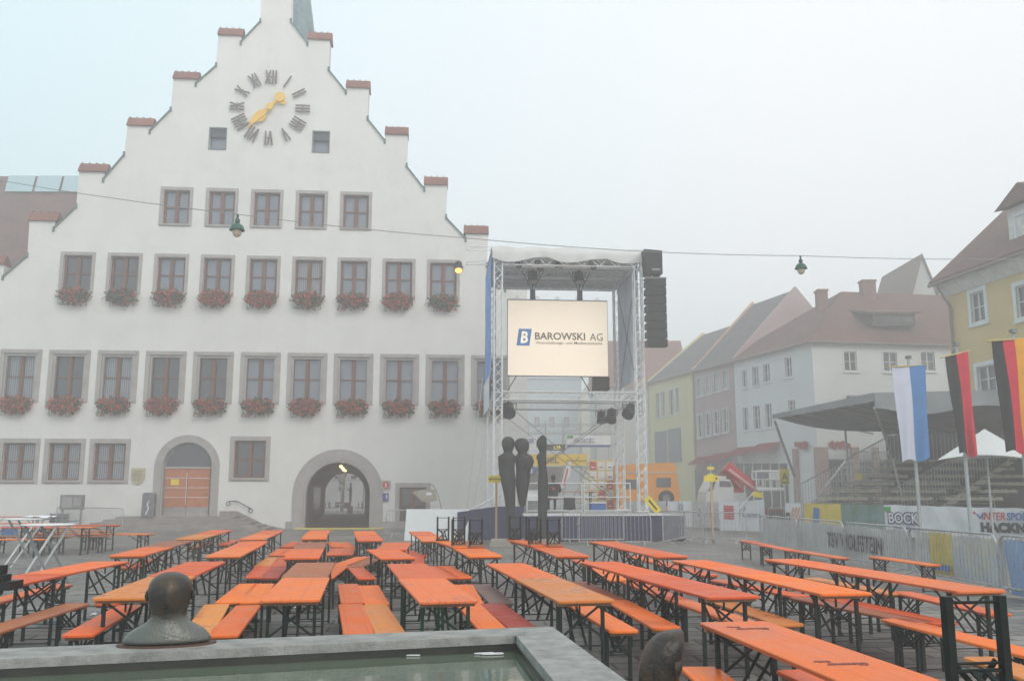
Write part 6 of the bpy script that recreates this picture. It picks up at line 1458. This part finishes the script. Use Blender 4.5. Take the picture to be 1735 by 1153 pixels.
# dormer: front plane parallel to facade
dp = Cy + dirY*6.9; 
m = MB(); t0 = Cy + perpY*.5; t0 = t0 + dirY*solve(t0, dirY, 1708, z0_+2); t1 = t0 + dirY*2.6
dz0, dz1 = z0_+.2, z0_+2.7
vs = [Vector((p.x,p.y,z)) for z in (dz0,dz1) for p in (t0,t1,t1+perpY*4,t0+perpY*4)]
m.add([rel(yh,v) for v in vs], [(0,1,2,3),(4,5,6,7),(0,1,5,4),(1,2,6,5),(2,3,7,6),(3,0,4,7)]); dmr = m.build('dormer', mat('cornice', (.55,.54,.52), .8), yh)
pmid = t0.lerp(t1,.45); m = MB(); vs = [Vector((p.x,p.y,0)) for p in (t0-dirY*.4-perpY*.4, t1+dirY*.4-perpY*.4, t1+dirY*.4+perpY*5, t0-dirY*.4+perpY*5)]
m.add([rel(yh, vs[0]+Vector((0,0,dz1))), rel(yh, vs[1]+Vector((0,0,dz1))), rel(yh, vs[2]+Vector((0,0,dz1+1.2))), rel(yh, vs[3]+Vector((0,0,dz1+1.2))), rel(yh,(vs[0]+vs[1])/2+Vector((0,0,dz1+.95))), rel(yh,(vs[2]+vs[3])/2+Vector((0,0,dz1+1.5)))], [(0,4,5,3),(4,1,2,5),(0,1,4)]); m.build('dormer_roof', rooftile2, dmr)
hwin(dmr, rel(yh, Vector((pmid.x-perpY.x*.04,pmid.y-perpY.y*.04,dz0+.6))), math.atan2(dirY.y,dirY.x), 1.2, 1.4, pane_sky, .12)

# ------------------------------------------------------------------ vehicles
def wheel(e, x, y, z, r_, w_=.25):
    t_ = MB(); n_ = 20
    prof = [(r_*.55,-w_/2),(r_*.95,-w_/2),(r_,-w_*.3),(r_,w_*.3),(r_*.95,w_/2),(r_*.55,w_/2)]
    vs = [(rr*math.cos(2*math.pi*i/n_), yy, rr*math.sin(2*math.pi*i/n_)) for rr, yy in prof for i in range(n_)]
    t_.add(vs, [(j*n_+i,j*n_+(i+1)%n_,(j+1)*n_+(i+1)%n_,(j+1)*n_+i) for j in range(5) for i in range(n_)]); o = t_.build('wheel', mat('rubber', (.02,.02,.02), .8), e, (x,y,z))
    m = MB(); disc(m, 0, 0, r_*.56, -w_/2+.03, w_/2-.03, 18); m.build('rim', grey, o); return o
p = D(1100, 848, 49); ob = empty('orange_van', (p.x, 49, 0), R(2)); tag(ob, 'tall orange box van parked behind the stage and banners', 'van')
xl = D(1049,810,49).x-p.x; xr = D(1151,810,49).x-p.x; zt_ = D(1100,783,49).z
orm = mat('van_orange', (.78,.30,.02), .4, .08, 2)
m = MB(); m.prism([(xl,.45),(xr-.25,.45),(xr-.05,.9),(xr,1.6),(xr-.12,zt_-.35),(xr-.3,zt_),(xl,zt_-.12)], 'y', 0, 2.3); m.build('body', orm, ob)
a = D(1112,809,49); b = D(1137,825,49); m = MB(); m.box((a.x-p.x,-.02,b.z),(b.x-p.x,.0-.001,a.z)); m.build('side_window', pane_dark, ob)
a = D(1056,812,49); b = D(1082,828,49); m = MB(); m.box((a.x-p.x,-.02,b.z),(b.x-p.x,-.001,a.z)); m.build('side_window', pane_dark, ob)
m = MB(); m.box((xl,-.03,D(1100,800,49).z-.03),(xr-.1,-.001,D(1100,800,49).z+.02)); m.build('side_trim', galv, ob)
for px in (1129, 1066): wheel(ob, D(px,840,49).x-p.x, .15, .5, .5)
q = D(1129,842,49); m = MB(); disc(m, q.x-p.x, q.z-.05, .42, -.05, -.021, 22); o = m.build('hose_reel', mat('rubber', (.02,.02,.02), .8), ob); m = MB(); disc(m, q.x-p.x, q.z-.05, .2, -.08, -.051, 16); m.build('reel_hub', grey, o)
# lift truck
p = D(1240, 848, 44); tk = empty('lift_truck', (p.x, 44, 0), R(0)); tag(tk, 'white truck with red folding lift boom and white work basket', 'truck')
q = lambda x, y: (D(x,y,44).x-p.x, D(x,y,44).z)
whp = mat('truck_white', (.62,.63,.62), .35, .06, 3)
m = MB(); m.prism([(q(1193,848)[0],.5),(q(1243,848)[0],.5),q(1243,826),q(1237,812),(q(1218,809)[0],q(1218,809)[1]),q(1208,812),q(1198,832),(q(1193,848)[0],1.0)], 'y', 0, 2.1); m.build('cab', whp, tk)
m = MB(); m.prism([q(1219,824),q(1240,824),q(1237,815),q(1219,814)], 'y', -.02, -.001); m.build('side_window', pane_dark, tk)
m = MB(); m.prism([q(1199,832),q(1208,830),q(1213,815),q(1209,814)], 'y', -.02, -.001); m.build('side_window', pane_dark, tk)
m = MB(); m.box((q(1216,809)[0],.4,q(1216,810)[1]),(q(1234,809)[0],1.8,q(1216,810)[1]+.12)); m.build('roof_box', whp, tk)
m = MB(); m.box((q(1243,840)[0],.1,.6),(q(1328,840)[0],2.0,.95)); m.build('flatbed', mat('truck_red_dark', (.22,.03,.03), .5), tk)
m = MB(); m.box((q(1243,840)[0],.0,.97),(q(1265,840)[0],2.1,q(1250,834)[1])); m.build('tool_locker', galv, tk)
for px in (1208, 1262, 1315): wheel(tk, q(px,840)[0], .15, .45, .45)
rb = mat('boom_red', (.55,.03,.035), .4, .08, 3)
a, b = q(1233,784), q(1289,826); m = MB(); m.bar((a[0],.35,a[1]-.1),(b[0],.35,b[1]-.15),.3,.42,up=(0,0,1)); bm_ = m.build('upper_boom', rb, tk)
m = MB(); a2, b2_ = q(1231,790), q(1252,832); m.bar((a2[0]+.1,.85,a2[1]-.1),(b2_[0],.85,b2_[1]),.35,.5,up=(0,0,1)); m.build('lower_boom', mat('boom_darkred', (.36,.025,.03), .45, .1, 3), tk)
m = MB(); c1_, c2_ = q(1262,825), q(1243,800); m.tube((c1_[0],.3,c1_[1]-.15),(c2_[0],.3,c2_[1]-.3),.06,8); m.build('hydraulic_ram', rb, tk)
m = MB(); m.box((q(1246,834)[0],.5,.95),(q(1262,834)[0],1.3,q(1246,828)[1])); m.build('turntable', rb, tk)
lt = MB(); a_, b_ = q(1237,790), q(1282,824)
for k in range(16):
    t0 = k/16; t1 = t0+.035; P1 = Vector((a_[0]+(b_[0]-a_[0])*t0,.19,a_[1]-.12+(b_[1]-a_[1])*t0)); P2 = Vector((a_[0]+(b_[0]-a_[0])*t1,.19,a_[1]-.12+(b_[1]-a_[1])*t1)); lt.bar(P1, P2, .01, .10, up=(0,0,1))
lt.build('boom_marking', white, tk)
bk_ = MB(); x0, z1 = q(1279,798); x1, z0 = q(1326,829)
zm = (z0+z1)/2+.05
for z in (z0+.05, zm, z1): bk_.tube((x0,-.2,z),(x1,-.2,z),.05,6).tube((x0,.6,z),(x1,.6,z),.045,6).tube((x0,-.2,z),(x0,.6,z),.03,6).tube((x1,-.2,z),(x1,.6,z),.03,6)
for k in range(5): x = x0 + (x1-x0)*k/4; bk_.tube((x,-.2,z0),(x,-.2,z1),.04,6).tube((x,.6,z0),(x,.6,z1),.025,6)
bk_.box((x0,-.25,z0-.05),(x1,.65,z0+.06)); bk_.build('work_basket', whp, tk)
m = MB(); m.box((x0+.05,-.26,zm+.04),(x0+.45,-.215,z1-.05)); m.build('basket_panel', mat('panel_greyblue', (.2,.2,.26), .6), tk)
m = MB(); m.box((x0+.75,.0,zm-.05),(x0+1.15,.3,z1-.02)); m.build('control_box', white, tk)
m = MB(); a_, b_ = q(1289,824), q(1292,828); m.box((a_[0]-.1,.1,b_[1]-.1),(x0+.3,.5,a_[1]+.05)); m.build('basket_arm', galv, tk)

# ------------------------------------------------------------------ grandstand
gs0 = D(1431, 848, 38); gs = empty('grandstand', (gs0.x, 38, 0)); tag(gs, 'steel grandstand with wooden bench rows, railings and grey tarpaulin canopy', 'grandstand')
seatm = mat('stand_board', (.46,.44,.38), .8, .15, 6)
def gp(x, y, d_): v = D(x, y, d_); return Vector((v.x-gs0.x, v.y-38, v.z))
for blk, (xs, xe, sh_) in enumerate(((1390,1470,23),(1488,1580,24),(1600,1700,24))):
    for k in range(7 if blk else 6):
        d_ = 37 + .7*k; y = 843 - 12.6*k
        a, b = gp(xs + sh_*k, y, d_), gp(xe + sh_*k, y, d_)
        if blk == 2 and k > 4: continue
        m = MB(); m.box((a.x, a.y, a.z-.09), (b.x, a.y+.38, a.z)); 
        for j in range(7): x = a.x + (b.x-a.x)*(j+.5)/7; m.box((x-.13, a.y+.02, a.z+.001), (x+.13, a.y+.36, a.z+.045))
        m.build('seat_row', seatm, gs)
        m = MB(); m.box((a.x-.1, a.y+.42, a.z-.44), (b.x+.1, a.y+.68, a.z-.40)); m.build('foot_board', mat('foot_board', (.07,.07,.07), .7, .2, 4), gs)
fr_ = MB()
for k in range(0, 8, 1):
    d_ = .8*k - .2
    for x in (-1.6+k*.55, 5.9+k*.55): fr_.tube((x, d_+.3, 0), (x, d_+.3, 1.05+.32*k), .03, 6)
    fr_.tube((-1.6+k*.55, d_+.3, .95+.32*k), (5.9+k*.55, d_+.3, .95+.32*k), .03, 6)
for x in (-1.6, 5.9): fr_.tube((x, .1, .9), (x+3.8, 5.7, 3.2), .05, 6)
fr_.build('scaffold_frame', galv, gs)
def railing(pts_top, hgt, nb, nm='railing'):
    m = MB(); P = [gp(*p) for p in pts_top]
    for i in range(len(P)-1):
        a, b = P[i], P[i+1]; m.tube(a, b, .028, 6); m.tube(a-Vector((0,0,hgt)), b-Vector((0,0,hgt)), .025, 6)
        for k in range(nb[i]+1): p = a.lerp(b, k/nb[i]); m.tube(p, p-Vector((0,0,hgt)), .014, 5)
    return m.build(nm, galv, gs)
railing([(1350,823,38.2),(1508,737,41.5)], 1.35, [36])
railing([(1508,737,41.5),(1740,712,38)], 1.3, [34])
railing([(1520,824,37.4),(1690,738,39.5)], 1.3, [34])
railing([(1440,765,42),(1508,765,42)], .9, [14])
m = MB(); a = gp(1598,860,36.8); b = gp(1720,775,39); m.bar(a, b, .12, .22, up=(0,0,1)); m.build('stair_beam', galv, gs)
m = MB()
for k in range(8):
    p = a.lerp(b, (k+.5)/8); m.box((p.x-.5,p.y-.15,p.z-.03),(p.x+.5,p.y+.2,p.z+.02))
m.build('stair_tread', mat('foot_board', (.15,.15,.15), .7), gs)
# canopy
tg = mat('tarp_grey', (.27,.275,.285), .7, .15, 1.0, bump=.15)
Acn, Bcn, Ccn, Dcn = gp(1308,704,36.5), gp(1480,667,33), gp(1436,728,42), gp(1760,735,39); Ecn = gp(1800, 660, 31)
def quad_sheet(a, b, c, d, n1=16, n2=10, sag=.25, th=.04):
    m = MB(); 
    def P(i, j):
        s_, t_ = i/n1, j/n2; p = a.lerp(b, s_).lerp(d.lerp(c, s_), t_); p = p.copy(); p.z -= sag*math.sin(math.pi*t_)*(1+.4*math.sin(s_*9)) ; return p
    m.grid([[P(i,j) for i in range(n1+1)] for j in range(n2+1)]); m.grid([[P(i,j)-Vector((0,0,th)) for i in range(n1,-1,-1)] for j in range(n2+1)]); m.smooth = True; return m
quad_sheet(Acn, Bcn, Dcn, Ccn, sag=.12).build('canopy_roof', tg, gs, fix=False)
quad_sheet(Bcn, Ecn, Dcn + Vector((2,0,0)), Dcn, sag=.12).build('canopy_roof', tg, gs, fix=False)
m = MB(); nn = 30
rowt = [Bcn.lerp(Ecn, i/nn) + Vector((0,-.05,.04)) for i in range(nn+1)]
m.grid([[Vector((p.x, p.y-.06*math.sin(i*.9)*j/3, p.z - (.52+.28*math.sin(i/nn*math.pi*1.5+.3)**2)*j/3)) for i, p in enumerate(rowt)] for j in range(4)]); m.smooth = True; m.build('canopy_valance', tg, gs, fix=False)
rowt = [Acn.lerp(Bcn, i/nn) + Vector((0,-.04,.05)) for i in range(nn+1)]
m = MB(); m.grid([[Vector((p.x, p.y-.04*math.sin(i*.8)*j/2, p.z - (.18+.14*(i/nn))*j/2)) for i, p in enumerate(rowt)] for j in range(3)]); m.smooth = True; m.build('canopy_valance', tg, gs, fix=False)
for a, b in (((1312,712,36.6),(1346,806,38.5)),((1482,690,33.2),(1512,775,38)),((1432,727,41.5),(1441,850,41.5)),((1512,775,38),(1530,850,38))):
    m = MB(); m.tube(gp(*a), gp(*b), .055, 8); m.build('canopy_pole', galv, gs)
for k in range(1, 7):
    m = MB(); m.tube(Acn.lerp(Bcn, k/7) - Vector((0,0,.12)), Ccn.lerp(Dcn, k/7) - Vector((0,0,.15)), .03, 6); m.build('canopy_rafter', galv, gs)
m = MB(); a = gp(1500,735,42.3); b = gp(1760,735,39.3); m.add([(a.x,a.y,0),(b.x,b.y,0),(b.x,b.y,b.z+.3),(a.x,a.y,a.z+.3)], [(0,1,2,3)]); m.build('dark_backing', mat('backing_dark', (.06,.06,.062), .8, .2, 1), gs, fix=False)  # dark sheet added to stand for the dark scaffolding behind the seats
p = D(1455, 807, 37.5); e = MB().box((-.14,-.02,-.12),(.14,.02,.12)).build('block_sign', mat('yellow_old', (.62,.52,.10), .6), gs, (p.x-gs0.x, p.y-38, p.z))
# flags
def flag(px_pole, d_, py_top, xa, xb, y0a, y0b, xc, xd, y1a, y1b, cols, label, xoff=.0):
    """pole top; top bar from (xa,y0a) to (xb,y0b); bottom edge (xc,y1a)-(xd,y1b)"""
    pt = D(px_pole, py_top, d_); e = empty('banner_flag', (pt.x, d_, 0)); tag(e, label, 'flag', 'long banner flags on poles')
    MB().tube((0,0,0),(0,0,pt.z),.055,10,.04).build('pole', mat('pole_grey', (.42,.44,.45), .4, .1, 4, metal=.4), e); MB().box((-.06,-.1,pt.z-.03),(.06,.06,pt.z+.06)).build('pole_cap', grey, e)
    g_ = lambda x, y: Vector((D(x,y,d_-.25).x-pt.x, -.25, D(x,y,d_-.25).z))
    A_, B_, C_, D_ = g_(xa,y0a), g_(xb,y0b), g_(xd,y1b), g_(xc,y1a); v = (B_-A_).normalized()
    m = MB(); m.tube(A_-v*.12, B_+v*.12, .02, 6); m.tube(A_+Vector((0,.0,0)), Vector((0,-.05,pt.z)), .006, 4); m.tube(B_, Vector((0,-.05,pt.z)), .006, 4); m.build('crossbar', mat('bar_brass', (.55,.42,.15), .4), e)
    n1 = 24; n2 = 20
    def P(s_, t_):
        p = A_.lerp(B_, s_).lerp(D_.lerp(C_, s_), t_); p = p.copy(); p.y += .05*math.sin(s_*11+t_*2)*t_ + .03*math.sin(s_*5+t_*6); p.z += .05*math.sin(s_*7)*t_*t_; return p
    tot = sum(w for w, _ in cols); s0_ = 0
    for w_, mm_ in cols:
        s1_ = s0_ + w_/tot; k = max(4, int(n1*w_/tot)); m = MB()
        m.grid([[P(s0_+(s1_-s0_)*i/k, j/n2) for i in range(k+1)] for j in range(n2+1)]); m.grid([[P(s0_+(s1_-s0_)*i/k, j/n2)+Vector((0,.006,0)) for i in range(k,-1,-1)] for j in range(n2+1)]); m.smooth = True
        m.build('flag_stripe', mm_, e, fix=False); s0_ = s1_
    return e
fblk = mat('flag_black', (.03,.028,.028), .8, .1, 3); fred = mat('flag_red', (.60,.025,.05), .7, .08, 3); fgold = mat('flag_gold', (.80,.36,.02), .7, .08, 3); fwh = mat('flag_white', (.60,.62,.74), .75, .05, 3); fbl = mat('flag_blue', (.07,.22,.50), .7, .08, 3)
flag(1538.5, 27, 606, 1511, 1567, 621, 618, 1530, 1575, 782, 776, [(1, fwh), (.9, fbl)], 'white and blue banner flag, leftmost of the three')
flag(1620, 24, 584, 1601, 1639, 604, 595, 1627, 1656, 768, 772, [(1, fblk), (1, fred)], 'black and red banner flag, middle of the three')
flag(1716, 21, 562, 1680, 1738, 577, 573, 1706, 1754, 766, 766, [(1, fblk), (.95, fred), (1, fgold)], 'black, red and gold banner flag, rightmost of the three')
# white parasol
pt = D(1668, 726, 29); e = empty('parasol', (pt.x, 29, 0)); tag(e, 'flat white parasol spread in front of the grandstand at right', 'parasol')
MB().tube((0,0,0),(0,0,pt.z),.035,8).build('pole', galv, e)
rr_ = (D(1668,776,27.5).x - D(1570,776,27.5).x); zr_ = D(1668,776,27.5).z
m = MB(); cor = [(-rr_*math.cos(R(10+90*k)), -rr_*math.sin(R(10+90*k))*1.0, zr_) for k in range(4)]
vs = [(0,0,pt.z)] ; n_ = 8
for k in range(4):
    a, b = Vector(cor[k]), Vector(cor[(k+1)%4])
    for j in range(n_): p = a.lerp(b, j/n_); p.z += .12*math.sin(math.pi*j/n_); vs.append(tuple(p))
N_ = 4*n_; m.add(vs, [(0, 1+i, 1+(i+1)%N_) for i in range(N_)]); m.build('canopy', tarp, e, fix=False)
m = MB()
for k in range(4): m.tube((0,0,pt.z-.25), (cor[k][0]*.97, cor[k][1]*.97, zr_-.02), .012, 5)
m.build('rib', galv, e)

# ------------------------------------------------------------------ finish bridge and scaffold behind the stage
fd = 56.0; p = D(970, 780, fd); fb_ = empty('finish_gantry', (p.x, fd, 0)); tag(fb_, 'scaffold finish gantry with banners and timing display behind the stage', 'gantry')
q = lambda x, y, dy=0: (D(x,y,fd).x-p.x, dy, D(x,y,fd).z)
m = MB()
for x in (895, 925, 955, 985, 1010, 1035):
    for dy in (0, 1.4): a = q(x, 712); m.tube((a[0],dy,0),(a[0],dy,a[2]),.035,6)
for y in (718, 732, 752, 790):
    for dy in (0, 1.4): a, b = q(888,y), q(1045,y); m.tube((a[0],dy,a[2]),(b[0],dy,b[2]),.03,6)
for x0, x1 in ((895,925),(955,985),(1010,1035)): a, b = q(x0,750), q(x1,718); m.tube((a[0],0,a[2]),(b[0],0,b[2]),.025,6)
m.build('scaffold', galv, fb_)
def gbanner(x0,y0,x1,y1,m_,nm,dy=-.08): a, b = q(x0,y1), q(x1,y0); return MB().box((a[0],dy-.03,a[2]),(b[0],dy,b[2])).build(nm, m_, fb_)
def gtext(s, x0,y0,x1,y1,m_,bold,dy=-.13,sh_=0): a, b = q(x0,y1), q(x1,y0); return obj('lettering', text_mesh(s,.3,m_,bold,.004,'lettering',fit=(b[0]-a[0],b[2]-a[2]),shear=sh_), fb_, ((a[0]+b[0])/2, dy, (a[2]+b[2])/2))
gbanner(888,739,911,761,bwhite,'side_banner'); gtext('ER', 896,743,905,751, letblue, .003)
gbanner(961,738,1034,753,bwhite,'side_banner'); gbanner(961,753.5,1034,757,mat('violet_stripe',(.10,.10,.35),.7),'banner_stripe'); gbanner(961,738,971,742,mat('corner_green', (.05,.35,.06), .6),'banner_corner',-.115)
gtext('BOCK', 972,742,1010,750, letblue, .020, -.13); gtext('BOCK', 972.5,742.5,1009,749.5, white, .002, -.16)
gbanner(893,769,994,788,mat('ziel_yellow', (.82,.56,.03), .6, .05, 3),'finish_banner'); gtext('ZIEL', 916,774,947,784, mat('ziel_grey', (.18,.14,.12), .6), .006)
a = q(975,780); m = MB(); m.box((a[0]-.6,-.14,a[2]-.02),(a[0]+.7,-.12,a[2]+.02)).tube((a[0],-.13,a[2]),(a[0]+.2,-.13,a[2]+.22),.02,4); m.build('banner_print', mat('ziel_grey', (.18,.14,.12), .6), fb_)
gbanner(921,753,957,763,black,'timing_display',-.3); gtext('1:35', 938,755.5,949,761, mat('led_yellow', (.85,.75,.10), .5, 0, 1, emit=.6), .003, -.35)
gbanner(888,790,960,830,mat('gantry_wall', (.30,.31,.33), .8, .1, 1),'back_wall', 1.3)
a = q(901,797); m = MB(); disc(m, a[0], a[2], .27, -.16, -.12, 24); m.build('info_disc', mat('disc_blue', (.05,.10,.32), .5), fb_); gtext('i', 899.5,792,902,802, white, .01, -.18)
# sponsor wall
p2 = D(1018, 845, 52); e = empty('sponsor_wall', (p2.x, 52, 0)); tag(e, 'upright board of white and red advertising tiles on yellow behind the stage', 'board')
a = D(997,779,52); b = D(1040,779,52); w_ = b.x-a.x; zt_ = a.z; x0 = a.x-p2.x
MB().box((x0,0,.1),(x0+w_,.06,zt_)).build('board', mat('sponsor_yellow', (.72,.58,.18), .7), e)
for i in range(3):
    for j in range(6):
        xx = x0+.06+i*(w_/3); zz = zt_-.06-(j+1)*(zt_-.3)/6+.05; m = MB().box((xx,-.02,zz),(xx+w_/3-.1,-.001,zz+(zt_-.3)/6-.08)); 
        t_ = m.build('advert_tile', [red, bwhite, bwhite, bwhite, red][(i*3+j*2) % 5] if (i+j) % 3 != 2 else bwhite, e)
        m = MB().box((xx+.08,-.03,zz+.12),(xx+w_/3-.2,-.021,zz+.18)); m.build('tile_print', [ink, letred, letblue][(i+j)%3] if (i*3+j*2)%5 not in (0,4) else white, t_)
p2 = D(960, 820, 50); e = empty('feather_flag', (p2.x-.35, 50, 0)); tag(e, 'white feather flag with red script behind the stage railing', 'flag')
MB().path([(0,0,0),(0,0,2.2),(.15,0,2.9),(.45,0,3.4)], .02).build('pole', galv, e); MB().prism([(.02,1.9),(.12,2.4),(.27,2.9),(.47,3.4),(.62,3.35),(.55,2.7),(.2,2.0)],'y',-.01,.01).build('flag_cloth', bwhite, e)
MB().bar((.2,-.02,2.1),(.42,-.02,3.0),.01,.08,up=(1,0,0)).build('flag_print', letred, e)
st_ = D(980, 845, 53); e = empty('access_stair', (st_.x, 53, 0)); tag(e, 'steep metal stair leading up to the finish gantry', 'stair'); m = MB()
for k in range(12): m.box((-.9+.13*k,-.3,.3+.28*k),(-.2+.13*k,.3,.34+.28*k))
m.build('stair_tread', galv, e); m = MB().bar((-1,-.32,0),(.7,-.32,3.6),.03,.12,up=(0,0,1)); m.build('stringer', galv, e)

# ------------------------------------------------------------------ courtyard seen through the passage
def CP(px, py, v): u_, z_ = Fp(px, py, v); w_ = Wd(u_, v, z_); return w_
cy0 = CP(540, 860, 47); cy1 = CP(640, 860, 47)
e = empty('courtyard_wall', ((cy0.x+cy1.x)/2, (cy0.y+cy1.y)/2, 0), A); tag(e, 'white building seen at the end of the arched passage', 'house')
MB().box((-7,0,0),(7,.4,9)).build('wall', housewhite, e); MB().box((-7,-.03,2.95),(7,-.001,3.02)).build('string_course', stone, e)
for x in (-1.4, .2, 1.0): MB().box((x,-.04,3.1),(x+.5,-.005,3.4)).build('opening', pane_dark, e)
MB().box((1.4,-.05,0),(1.5,-.001,2.8)).build('downpipe', grey, e); MB().box((-2.6,-.06,3.1),(-1.7,-.001,3.9)).build('opening', orangewall, e)
pp_ = CP(577, 857, 38); e = empty('closed_parasol', (pp_.x, pp_.y, 0)); tag(e, 'tall folded beige parasol in the courtyard beyond the passage', 'parasol')
MB().lathe([(.04,0),(.04,1.9),(.19,1.9),(.24,2.2),(.14,2.5),(.26,2.7),(.30,3.0),(.22,3.9),(.08,4.8),(.01,5.0)], 12).build('folded_canopy', mat('parasol_beige', (.36,.34,.31), .8, .2, 4), e); MB().lathe([(.4,0),(.4,.08),(.05,.1)], 14).build('base', concrete, e)
pp_ = CP(593, 867, 35); e = empty('courtyard_figure', (pp_.x, pp_.y, 0), A+R(90)); tag(e, 'slim bronze flute-player-like figure standing beyond the passage', 'statue')
sm2 = bpy.data.meshes.new('figure'); V = [(0,0,1.55),(0,0,1.95),(0,0,2.25),(0,0,2.42),(0,0,2.62),(.14,0,2.2),(.2,.15,1.95),(.05,.35,2.1),(-.14,0,2.2),(-.2,.15,1.95),(-.05,.35,2.15),(.08,0,1.1),(.08,0,.65),(-.08,0,1.1),(-.08,0,.65)]
E = [(0,1),(1,2),(2,3),(3,4),(2,5),(5,6),(6,7),(2,8),(8,9),(9,10),(0,11),(11,12),(0,13),(13,14)]; Rr = [.14,.13,.15,.06,.12,.07,.05,.04,.07,.05,.04,.1,.06,.1,.06]
sm2.from_pydata(V, E, []); o = obj('figure', sm2, e); sm2.materials.append(darkbronze); o.modifiers.new('k','SKIN')
for i, r_ in enumerate(Rr): sm2.skin_vertices[0].data[i].radius = (r_, r_)
sm2.skin_vertices[0].data[0].use_root = True; s2 = o.modifiers.new('s','SUBSURF'); s2.levels = s2.render_levels = 1
MB().box((-.22,-.22,0),(.22,.22,.62)).build('pedestal', mat('pedestal_dark', (.12,.09,.08), .8), e)
wick = mat('wicker_brown', (.10,.055,.05), .7)
def cafe(px, v, rz, label, flip=0):
    q_ = CP(px, 868, v); e = empty('cafe_chair', (q_.x, q_.y, 0), A + R(rz)); tag(e, label, 'chair', 'cafe chairs beyond the passage')
    MB().box((-.24,-.24,.42),(.24,.24,.47)).build('seat', wick, e); m = MB(); m.prism([(-.27,.47),(.27,.47),(.29,.85),(.18,.92),(-.18,.92),(-.29,.85)],'y',.22,.26); m.build('backrest', wick, e)
    for sx in (-1,1):
        for sy in (-1,1): m = MB(); m.tube((sx*.21,sy*.21,0),(sx*.21,sy*.21,.42),.018,5); m.build('leg', alu, e)
for i, (px, v, rz) in enumerate(((556,36,100),(562,37,80),(589,35.5,170),(608,36,-80),(612,35,100),(572,39,0))): cafe(px, v, rz, ['wicker cafe chair farthest left beyond the passage','second wicker cafe chair from the left beyond the passage','wicker cafe chair at the foot of the courtyard figure','wicker cafe chair second from the right beyond the passage','rightmost wicker cafe chair beyond the passage','wicker cafe chair directly behind the folded parasol'][i])
for i, (px, v) in enumerate(((575,37),(602,36.5))):
    q_ = CP(px, 868, v); e = empty('cafe_table', (q_.x, q_.y, 0)); tag(e, ['pale round cafe table by the folded parasol', 'pale round cafe table right of the courtyard figure'][i], 'table'); MB().lathe([(.40,.72),(.42,.735),(.40,.75)],20).build('tabletop', white, e); MB().lathe([(.22,0),(.03,.04),(.03,.72)],10).build('pedestal', alu, e)
# courtyard tree: crown of leaf clumps above the passage view
r = random.Random(11); tp = CP(583, 868, 43); tre = empty('courtyard_tree', (tp.x-.2, tp.y, 0)); tag(tre, 'green tree crown showing at the top of the passage opening', 'tree')
tk_ = MB(); tk_.tube((0,0,0),(.1,0,3.0),.14,8,.10).tube((.1,0,3.0),(-.8,.2,4.8),.09,6,.04).tube((.1,0,3.0),(.9,-.2,4.9),.09,6,.04).tube((.1,0,3.0),(.2,.1,5.4),.08,6,.03); tk_.build('trunk', mat('bark', (.08,.06,.045), .9), tre)
cr_ = MB()
for c in range(70):
    cx, cy_, cz = r.gauss(0,1.3), r.gauss(0,1.0), 5.2 + r.gauss(0,.75)
    for k in range(26):
        p = Vector((cx+r.gauss(0,.3), cy_+r.gauss(0,.3), cz+r.gauss(0,.22))); a = Vector((r.uniform(-1,1),r.uniform(-1,1),r.uniform(-1,1))).normalized(); b = a.orthogonal().normalized()*r.uniform(.05,.1); d_ = a.cross(b)
        cr_.add([p+b, p+d_, p-b, p-d_], [(0,1,2,3)])
cr_.build('crown', mat('tree_leaf', (.10,.14,.05), .7, .3, 3), tre, fix=False)
